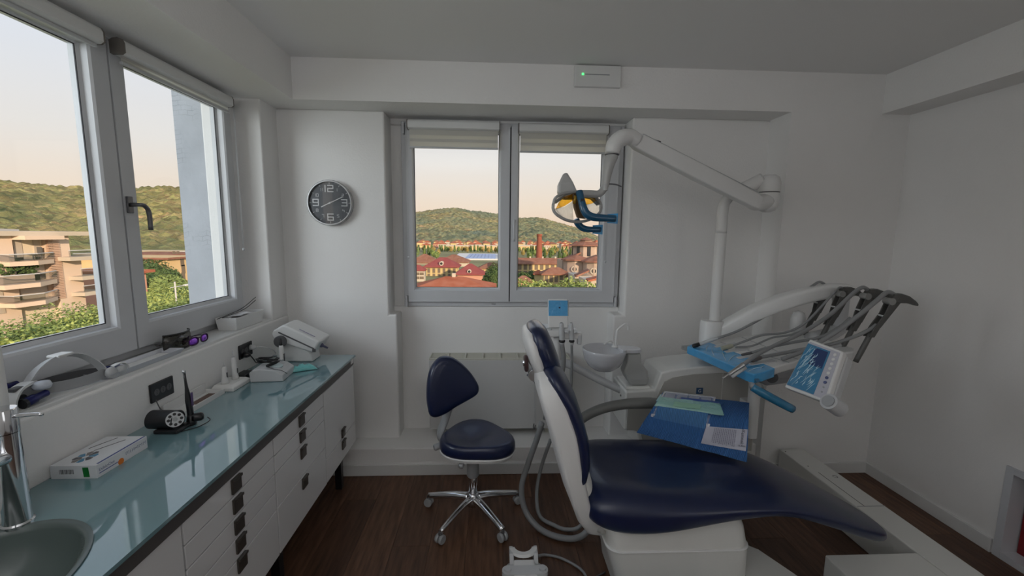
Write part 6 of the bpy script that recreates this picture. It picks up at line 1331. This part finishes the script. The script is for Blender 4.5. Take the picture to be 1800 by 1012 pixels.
def wall_b(nm, u0, u1, v, Y, Y1, m, dz=.1):
    a0, a1 = ay(u0, v, Y), ay(u1, v, Y); return obj(nm, bx(Vector((a0.x, Y, GZ))-O, Vector((a1.x, Y1, a0.z-dz))-O), m, church)
apse(1013, 118, 3.6, 456.5, 447.5); apse(1046, 114, 3.3, 459.5, 450)
slab_roof('nave_roof', [(985, 455.5, 134), (992, 457, 124), (1021, 443, 126), (1019, 440, 136)], .5, tile2_m)
wall_b('nave_wall', 988, 1018, 457, 127, 137, stone_m)
slab_roof('aisle_roof', [(1026, 456, 122), (1030, 457.5, 117), (1060, 448, 119), (1056, 445, 126)], .5, tile2_m)
wall_b('aisle_wall', 1024, 1064, 457.5, 120, 130, stone_m)
slab_roof('chapel_roof', [(1009, 482, 104), (1013, 484.5, 99), (1036, 474.5, 101), (1033, 471.5, 108)], .4, tile2_m)
wall_b('chapel_wall', 1011, 1040, 484, 102, 112, pale_m)
slab_roof('porch_roof', [(1030, 489, 92), (1034, 492.5, 87), (1060, 486, 88), (1056, 482.5, 95)], .4, tile_m)
wall_b('porch_wall', 1032, 1064, 492, 90, 99, pale_m)
c = ay(1030, 471, 119.9); obj('arched_window', bx(Vector((c.x-.6, 119.8, c.z-2))-O, Vector((c.x+.6, 120.1, c.z+2))-O), dark_m, church)
# far town: rows of little houses under the hill
rnd = random.Random(21); protos = []
for k, (wm, rm) in enumerate(((ochre_m, tile_m), (pinkr_m, tile_m), (pale_m, tile_m), (yel_m, tile2_m))):
    t = hip('far_house', 'small sunlit red-roofed house in the distant town below the hills', -3.6, 3.6, 0, 8, GZ+7+k, GZ+11+k, wm, rm, .4, wins=(3, (GZ+5,), 1.3, 1.5), group='distant town houses'); protos.append(t)
cnt = 0
for row, (Y, vv, n_) in enumerate(((420, 430, 26), (480, 427, 26), (535, 423.5, 24))):
    for k in range(n_):
        u = 690+ (k+rnd.uniform(-.08, .08))*390/n_; c = ay(u, vv, Y); pr_ = protos[cnt % 4]
        t = pr_ if cnt < 4 else copy_tree(pr_)
        s = rnd.uniform(.75, 1.05); t.location = (c.x, Y+(14 if k % 2 else -8)+rnd.uniform(-3, 3), GZ); t.rotation_euler = (0, 0, rnd.uniform(-.3, .3)); t.scale = (s, s, max(.5, (c.z+rnd.uniform(-1.5, 1.5)-GZ)/12)); cnt += 1
for k, u in enumerate((800, 850, 925)):
    c = ay(u, 431, 380); t = thing('factory_shed', ['long pale factory shed below the hills, left one', 'long pale factory shed below the hills, middle one', 'long pale factory shed below the hills, right one'][k], 'building', None, (c.x, 380, GZ))
    obj('walls', bx((-12, 0, 0), (12, 14, c.z-GZ-1)), ochre_m, t); obj('flat_roof', bx((-12.5, -.5, c.z-GZ-1), (12.5, 14.5, c.z-GZ)), pale_m, t)
# --- trees
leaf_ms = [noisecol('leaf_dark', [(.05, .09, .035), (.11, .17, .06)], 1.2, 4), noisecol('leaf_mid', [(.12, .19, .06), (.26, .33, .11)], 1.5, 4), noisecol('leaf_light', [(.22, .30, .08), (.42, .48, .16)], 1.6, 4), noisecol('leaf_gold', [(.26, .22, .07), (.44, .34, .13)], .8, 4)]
bark_m = mat('bark', (.09, .06, .04), .95)
def leafy(blobs, n, size, seed, inner=.82):
    r = random.Random(seed); bm = NB()
    tot = sum(b[3]**2 for b in blobs)
    for cx, cy, cz, rr, sq in blobs:
        for _ in range(int(n*rr*rr/tot)):
            d = Vector((r.gauss(0, 1), r.gauss(0, 1), r.gauss(0, 1))).normalized(); k = r.uniform(inner, 1.08)*rr*(1+.18*noise.noise(d*2.3+Vector((cx, cy, 0))))
            p = Vector((cx, cy, cz))+Vector((d.x*k, d.y*k, d.z*k*sq)); nn_ = (d+Vector((r.uniform(-.9, .9), r.uniform(-.9, .9), r.uniform(-.5, 1)))).normalized()
            a = nn_.orthogonal().normalized(); a = (Matrix.Rotation(r.uniform(0, 6.28), 3, nn_) @ a); b = nn_.cross(a); s = size*r.uniform(.6, 1.3)
            v = [bm.verts.new(p+a*s), bm.verts.new(p+b*s*.6), bm.verts.new(p-a*s), bm.verts.new(p-b*s*.6)]; bm.faces.new(v)
    return bm
def core(blobs, f=.80):
    bm = NB()
    for cx, cy, cz, rr, sq in blobs:
        M = Matrix.Translation((cx, cy, cz)) @ Matrix.Diagonal((rr*f, rr*f, rr*f*sq, 1)); bmesh.ops.create_icosphere(bm, subdivisions=2, radius=1, matrix=M)
    return bm
def tree(label, base, H, R, m, n, size, seed, group=None, sq=.9, nb=6):
    t = thing('leafy_tree', label, 'tree', group, base); r = random.Random(seed); bl = [(0, 0, H-R*sq, R*.8, sq)]
    for k in range(nb):
        a = 2*math.pi*k/nb+r.uniform(-.3, .3); q = r.uniform(.45, .62)*R; bl.append((q*math.cos(a), q*math.sin(a), H-R*sq*r.uniform(.9, 1.6), R*r.uniform(.42, .58), sq))
    cr = obj('crown', leafy(bl, n, size, seed), leaf_ms[m], t); cr['kind'] = 'stuff'
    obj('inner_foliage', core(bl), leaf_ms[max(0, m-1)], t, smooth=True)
    obj('trunk', tb([(0, 0, 0), (.1, 0, (H-R)*.5), (0, .1, H-R)], [R*.09, R*.05], 8), bark_m, t, smooth=True); return t
def tree_at(label, u, vtop, ax, D, R, m, n, size, seed, **k):
    p = at(u, vtop, ax, D); return tree(label, (p.x, p.y, GZ), p.z-GZ, R, m, n, size, seed, **k)
# in front of the middle window
tree_at('bright green tree at the bottom left of the right pane', 925, 484, 'y', 46, 3.2, 2, 9000, .16, 1)
tree_at('bright green leafy tree at the bottom of the right pane, second from the left', 955, 488, 'y', 42, 2.8, 2, 8000, .16, 2)
tree_at('tallest bright green tree in front of the church, with a pointed crown', 1005, 478, 'y', 45, 3.0, 2, 9000, .16, 3, sq=1.3)
tree_at('yellowish green tree at the bottom right corner of the middle window', 1036, 489, 'y', 43, 3.2, 2, 9000, .16, 4)
tree_at('low tree between the two green crowns below the church', 980, 494, 'y', 40, 2.4, 1, 6000, .15, 5)
tree_at('round dark green tree beside the window mullion', 870, 457, 'y', 84, 2.5, 0, 7000, .18, 6, sq=1.5)
for k, (u, v, Y) in enumerate(((920, 475, 130), (936, 473, 134), (889, 448, 200), (905, 449, 205))):
    tree_at(['small dark round tree before the long yellow building, left one', 'small dark round tree before the long yellow building, right one', 'dark tree behind the window mullion', 'dark tree at the left edge of the right pane'][k], u, v, 'y', Y, 2.8, 0, 2500, .30, 10+k)
# the belt of poplars and mixed trees
belt = []
for k in range(4):
    t = thing('valley_tree', 'narrow tree in the belt of trees between the town and the hills', 'tree', 'belt of valley trees', (0, 0, 0))
    bl = [(0, 0, 4+2.6*j, 2.6-.35*j, 1.3) for j in range(4)] if k % 2 == 0 else [(0, 0, 5, 3.6, 1), (1.8, 0, 7, 2.6, 1), (-1.8, 0, 6.5, 2.8, 1), (0, 0, 9, 2.2, 1)]
    obj('crown', leafy(bl, 500, .75, 30+k), leaf_ms[(1, 3, 0, 1)[k]], t)['kind'] = 'stuff'
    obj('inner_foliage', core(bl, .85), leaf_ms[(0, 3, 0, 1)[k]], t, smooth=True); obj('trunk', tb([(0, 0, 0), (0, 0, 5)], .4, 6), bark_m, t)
    belt.append(t)
cnt = 0
for row, (Y, vt, n_) in enumerate(((250, 443, 34), (290, 439, 34), (340, 436, 66))):
    for k in range(n_):
        u = 700+(k+rnd.uniform(-.4, .4))*350/n_
        if Y < 300 and 778 < u < 915: continue
        c = ay(u, vt+rnd.uniform(-2.5, 3.5), Y); pr_ = belt[rnd.randrange(4)] if cnt >= 4 else belt[cnt]
        t = pr_ if cnt < 4 else copy_tree(pr_); h = max(5, c.z-GZ); s = h/12.5; t.location = (c.x, Y+rnd.uniform(-12, 12), GZ); t.scale = (s*rnd.uniform(.8, 1.2), s, s); t.rotation_euler = (0, 0, rnd.uniform(0, 6)); cnt += 1
# ---------------- beyond the left window
AX = -34.0
def apx(u, v, d=0): return at(u, v, 'x', AX+d)
A0, A1 = apx(-160, 415), apx(152, 418); zt_a = apx(60, 414).z
ap = thing('apartment_block', 'cream apartment block with three curved balconies and a brown slatted strip', 'building', None, (AX, A0.y, GZ)); O = ap.location.copy()
def W_(x, y, z): return Vector((x, y, z))-O
yr = apx(122, 430).y                          # right end of the full-height part
yl, y2 = apx(-160, 430).y, apx(152, 470).y
obj('main_walls', bx(W_(AX-12, yl, GZ), W_(AX, apx(22, 430).y, zt_a)), cream_m, ap)
# recess with balconies between u=22 and u=100
ya, yb_ = apx(22, 430).y, apx(100, 480).y
obj('recess_wall', bx(W_(AX-12, ya, GZ), W_(AX-.4, yb_, zt_a)), mat('recess_cream', (.70, .60, .45), .8), ap)
obj('right_walls', bx(W_(AX-8, yb_, GZ), W_(AX, yr, zt_a)), cream_m, ap)
zlow = apx(135, 453).z; obj('terrace_walls', bx(W_(AX-8, yr, GZ), W_(AX, apx(144, 470).y, zlow)), cream_m, ap)
obj('roof_slab', bx(W_(AX-12.3, yl, zt_a), W_(AX+.5, apx(152, 418).y, zt_a+.32)), pale_m, ap)
obj('roof_canopy', bx(W_(AX-1.8, ya, zt_a-.28), W_(AX+.9, yb_, zt_a+.0)), cream_m, ap)
obj('roof_terrace_screen', loft(NB(), [[W_(AX-5, yl, zt_a+.3), W_(AX-5, apx(60, 414).y, zt_a+.3), W_(AX-1, apx(60, 414).y, zt_a+.3), W_(AX-1, yl, zt_a+.3)], [W_(AX-5, yl, zt_a+.8), W_(AX-5, apx(60, 414).y, zt_a+.55), W_(AX-1, apx(60, 414).y, zt_a+.45), W_(AX-1, yl, zt_a+.7)]]), grey_m, ap)
rail_m = glass_mat('balcony_glass', (.80, .82, .84), .12, .1)
def balcony(u0, u1, vs, vr, out, nm_i):
    y0_, y1_ = apx(u0, vs, out).y, apx(u1, vs, .2).y; zb = at((u0+u1)/2, vs, 'x', AX+out*.6).z; zr = at((u0+u1)/2, vr, 'x', AX+out*.6).z
    plan_ = [(AX-.4, y0_), (AX+out*.8, y0_-.1), (AX+out, y0_+(y1_-y0_)*.45), (AX+out*.25, y1_), (AX-.4, y1_)]
    b = obj('balcony', loft(NB(), [[W_(x, y, zb-.30) for x, y in plan_], [W_(x, y, zb) for x, y in plan_]]), cream_m, ap)
    front_ = plan_[:4]
    for (xa, yaa), (xb, ybb) in zip(front_, front_[1:]):
        d_ = Vector((xb-xa, ybb-yaa, 0)).normalized(); n_ = Vector((d_.y, -d_.x, 0))*.03
        obj('rail_panel', loft(NB(), [[W_(xa, yaa, zb+.08), W_(xb, ybb, zb+.08), W_(xb, ybb, zr), W_(xa, yaa, zr)], [W_(xa, yaa, zb+.08)+n_, W_(xb, ybb, zb+.08)+n_, W_(xb, ybb, zr)+n_, W_(xa, yaa, zr)+n_]]), rail_m, b)
    obj('hand_rail', tb([W_(x, y, zr+.03) for x, y in front_], .04, 6), lgrey_m, b)
    return zb, y0_, y1_
z1, *_ = balcony(25, 94, 458, 446, 1.0, 1); z2, ba, bb = balcony(18, 97, 496, 481, 1.5, 2); z3, *_ = balcony(36, 99, 527, 515, 1.4, 3)
shm = mat('pale_shutter', (.48, .42, .35), .7)
for u0, u1 in ((23, 38), (59, 70)): 
    a, b = apx(u0, 440, -.4), apx(u1, 440, -.4); obj('shutter_door', bx(W_(AX-.42, a.y, z1), W_(AX-.33, b.y, z1+1.9)), shm, ap)
for zz in (z2, z3):
    a, b = apx(30, 480, -.4), apx(78, 480, -.4); obj('shutter_door', bx(W_(AX-.42, a.y, zz), W_(AX-.33, b.y, zz+1.75)), shm, ap)
sl_m = mat('brown_slats', (.56, .38, .28), .7)
a, b = apx(84, 440), apx(104, 440)
zlo = apx(100, 525).z; nsl = 36
for k in range(nsl):
    z = zlo+(zt_a-.3-zlo)*k/nsl; obj('slat', bx(W_(AX-.10, a.y, z), W_(AX+.10, b.y, z+(zt_a-zlo)/nsl*.62)), sl_m, ap)
obj('slat_backing', bx(W_(AX-.4, a.y, zlo), W_(AX-.12, b.y, zt_a-.3)), mat('slat_backing_cream', (.60, .46, .35), .8), ap)  # cream backing board behind the slats
for u, v0, v1 in ((-2, 482, 487), (0, 505, 523), (4, 542, 550)):
    a, b = apx(u-14, v0), apx(u+5, v1); obj('window', bx(W_(AX-.05, a.y, b.z), W_(AX+.06, b.y, a.z)), shm, ap)
# terrace and balconies at the right edge of the block
def slab_r(u0, u1, vs, vr):
    p0, p1 = apx(u0, vs, 1), apx(u1, vs, 1); zz = p0.z; zr = apx(u0, vr, 1).z
    b = obj('balcony', bx(W_(AX-4, p0.y, zz-.3), W_(AX+1, p1.y, zz)), pale_m, ap)
    obj('rail_panel', bx(W_(AX+.95, p0.y, zz+.06), W_(AX+.98, p1.y, zr)), rail_m, b); obj('hand_rail', bx(W_(AX+.92, p0.y, zr), W_(AX+1.0, p1.y, zr+.06)), lgrey_m, b)
    obj('balcony_back', bx(W_(AX-4.2, p0.y, zz), W_(AX-4, p1.y, zz+1.1)), cream_m, b)
slab_r(123, 178, 452, 441); slab_r(145, 182, 486, 473); slab_r(149, 186, 514, 503)
bs_ = thing('balcony_plants', 'bushy green plants on the middle balcony of the apartment block', 'plant', None, (AX-.1, ba+.9, z2))
obj('planter', bx((-.5, -.3, 0), (.2, 2.0, .5)), cream_m, bs_)
obj('foliage', leafy([(0, .1, 1.0, .6, .8), (0, .9, 1.1, .65, .8), (0, 1.6, 1.0, .6, .8)], 700, .13, 77), leaf_ms[0], bs_)['kind'] = 'stuff'
bc_ = thing('balcony_chair', 'dark folded chair on the top balcony of the apartment block', 'chair', None, (AX-.3, apx(60, 452, -.3).y, z1))
obj('seat', bx((-.3, -.35, .40), (.3, .35, .48)), dgrey_m, bc_); obj('backrest', bx((-.3, .28, .48), (.3, .36, .95)), dgrey_m, bc_)
for sx_ in (-.26, .26):
    for sy_ in (-.3, .3): obj('leg', bx((sx_-.03, sy_-.03, 0), (sx_+.03, sy_+.03, .4)), dgrey_m, bc_)
# trees below the left window
spec = [(-60, 560, -19, 3.6, 1), (0, 553, -20, 3.4, 1), (45, 550, -18, 3.0, 1), (85, 540, -21, 3.6, 1), (118, 524, -23, 3.4, 1), (150, 520, -21, 3.4, 1), (178, 527, -19, 3.0, 2), (20, 575, -14, 2.6, 2), (100, 575, -14, 2.7, 1), (150, 560, -15, 2.6, 2)]
where = ['hidden left of the picture', 'at the left picture edge under the apartment block', 'under the lowest balcony', 'under the brown slatted strip', 'whose crown stands highest before the apartment block', 'before the right balconies of the block', 'next to the window mullion', 'lowest at the left corner of the window', 'low in the middle of the left pane', 'low at the right of the left pane']
for k, (u, v, D, R, m) in enumerate(spec): tree_at('green leafy tree '+where[k], u, v, 'x', D, R, m, 22000, .075, 50+k)
spec = [(262, 450, -60, 4.2, 0), (285, 457, -62, 3.6, 0), (275, 479, -48, 3.2, 1), (292, 478, -50, 2.8, 1), (262, 508, -26, 2.6, 2), (288, 492, -27, 3.2, 2), (318, 484, -29, 3.4, 1), (250, 512, -24, 2.6, 2), (325, 520, -20, 2.4, 1), (295, 525, -18, 2.2, 2), (345, 500, -27, 3.2, 1)]
where = ['dark and tall behind the pink wall', 'dark, left of the yellow house', 'mid green with a flat top, nearer', 'mid green beside the yellow house', 'yellow-green at the lower left of the right pane', 'broad pale green in the middle of the right pane', 'in front of the yellow house', 'close beside the sash, pale green', 'low by the street lamp', 'lowest in the right pane', 'hidden behind the concrete pier']
for k, (u, v, D, R, m) in enumerate(spec): tree_at('tree in the left window, '+where[k], u, v, 'x', D, R, m, 12000, .10 if D > -40 else .22, 80+k)
def side_house(nm, label, u0, u1, ve, vr, D, depth, wm, rm, wins=()):
    a, b = at(u0, ve, 'x', D), at(u1, ve, 'x', D); t = thing(nm, label, 'building', None, (D, a.y, GZ)); O = t.location.copy(); zr = at((u0+u1)/2, vr, 'x', D-depth/2).z
    obj('walls', bx(Vector((D-depth, a.y, GZ))-O, Vector((D, b.y, a.z))-O), wm, t)
    y0_, y1_, x0_, x1_ = a.y-.7, b.y+.7, D-depth-.7, D+.7; i_ = min(depth, b.y-a.y)*.45
    q = [(x0_, y0_), (x1_, y0_), (x1_, y1_), (x0_, y1_)]; bm = loft(NB(), [[Vector((x, y, a.z-.3))-O for x, y in q], [Vector((x, y, a.z+.05))-O for x, y in q], [Vector((x, y, zr))-O for x, y in ((x0_+i_, y0_+i_), (x1_-i_, y0_+i_), (x1_-i_, y1_-i_), (x0_+i_, y1_-i_))]])
    obj('roof', bm, rm, t)
    for u, v in wins:
        p = at(u, v, 'x', D)-O; obj('window', bx(p+Vector((-.05, -.45, -.8)), p+Vector((.08, .45, .8))), shut_m, t)
    return t
side_house('town_house', 'tall orange-yellow house with flat brown hipped roof, seen left of the concrete pier', 293, 352, 453, 447, -58, 20, ochre_m, tile2_m, [(320, 460), (322, 473), (322, 486)])
side_house('town_house', 'smaller yellow house with white chimneys behind the orange-yellow one', 301, 350, 447, 440, -85, 14, yel_m, tile2_m, [(306, 446.5), (313, 446.5)])
side_house('town_house', 'pink house end beside the window mullion', 232, 256, 477, 474, -46, 8, pinkr_m, tile_m)
side_house('industrial_hall', 'white warehouse with a pale roof in front of the golden hillside', 268, 287, 453, 444, -95, 30, yel_m, mat('roof_white', (.7, .7, .68), .6))
side_house('industrial_hall', 'long low ochre hall at the foot of the golden hillside', 236, 340, 446, 444, -130, 20, ochre_m, mat('pale_sheet_roof', (.55, .55, .55), .5))
p0 = at(309, 524, 'x', -22); p1 = at(307, 495, 'x', -22)
sl2 = thing('street_lamp', 'pale street lamp post with a sideways arm among the trees', 'street lamp', None, (-22, p1.y, GZ))
obj('post', tb([(0, 0, 0), (0, 0, p1.z-GZ)], .05, 8), lgrey_m, sl2); pz = at(309, 504, 'x', -22).z-GZ
obj('arm', tb([(0, -.4, pz), (0, 1.3, pz)], .03, 6), lgrey_m, sl2); obj('lamp_head', bx((-.1, .9, pz-.04), (.1, 1.4, pz+.06)), white_m, sl2)
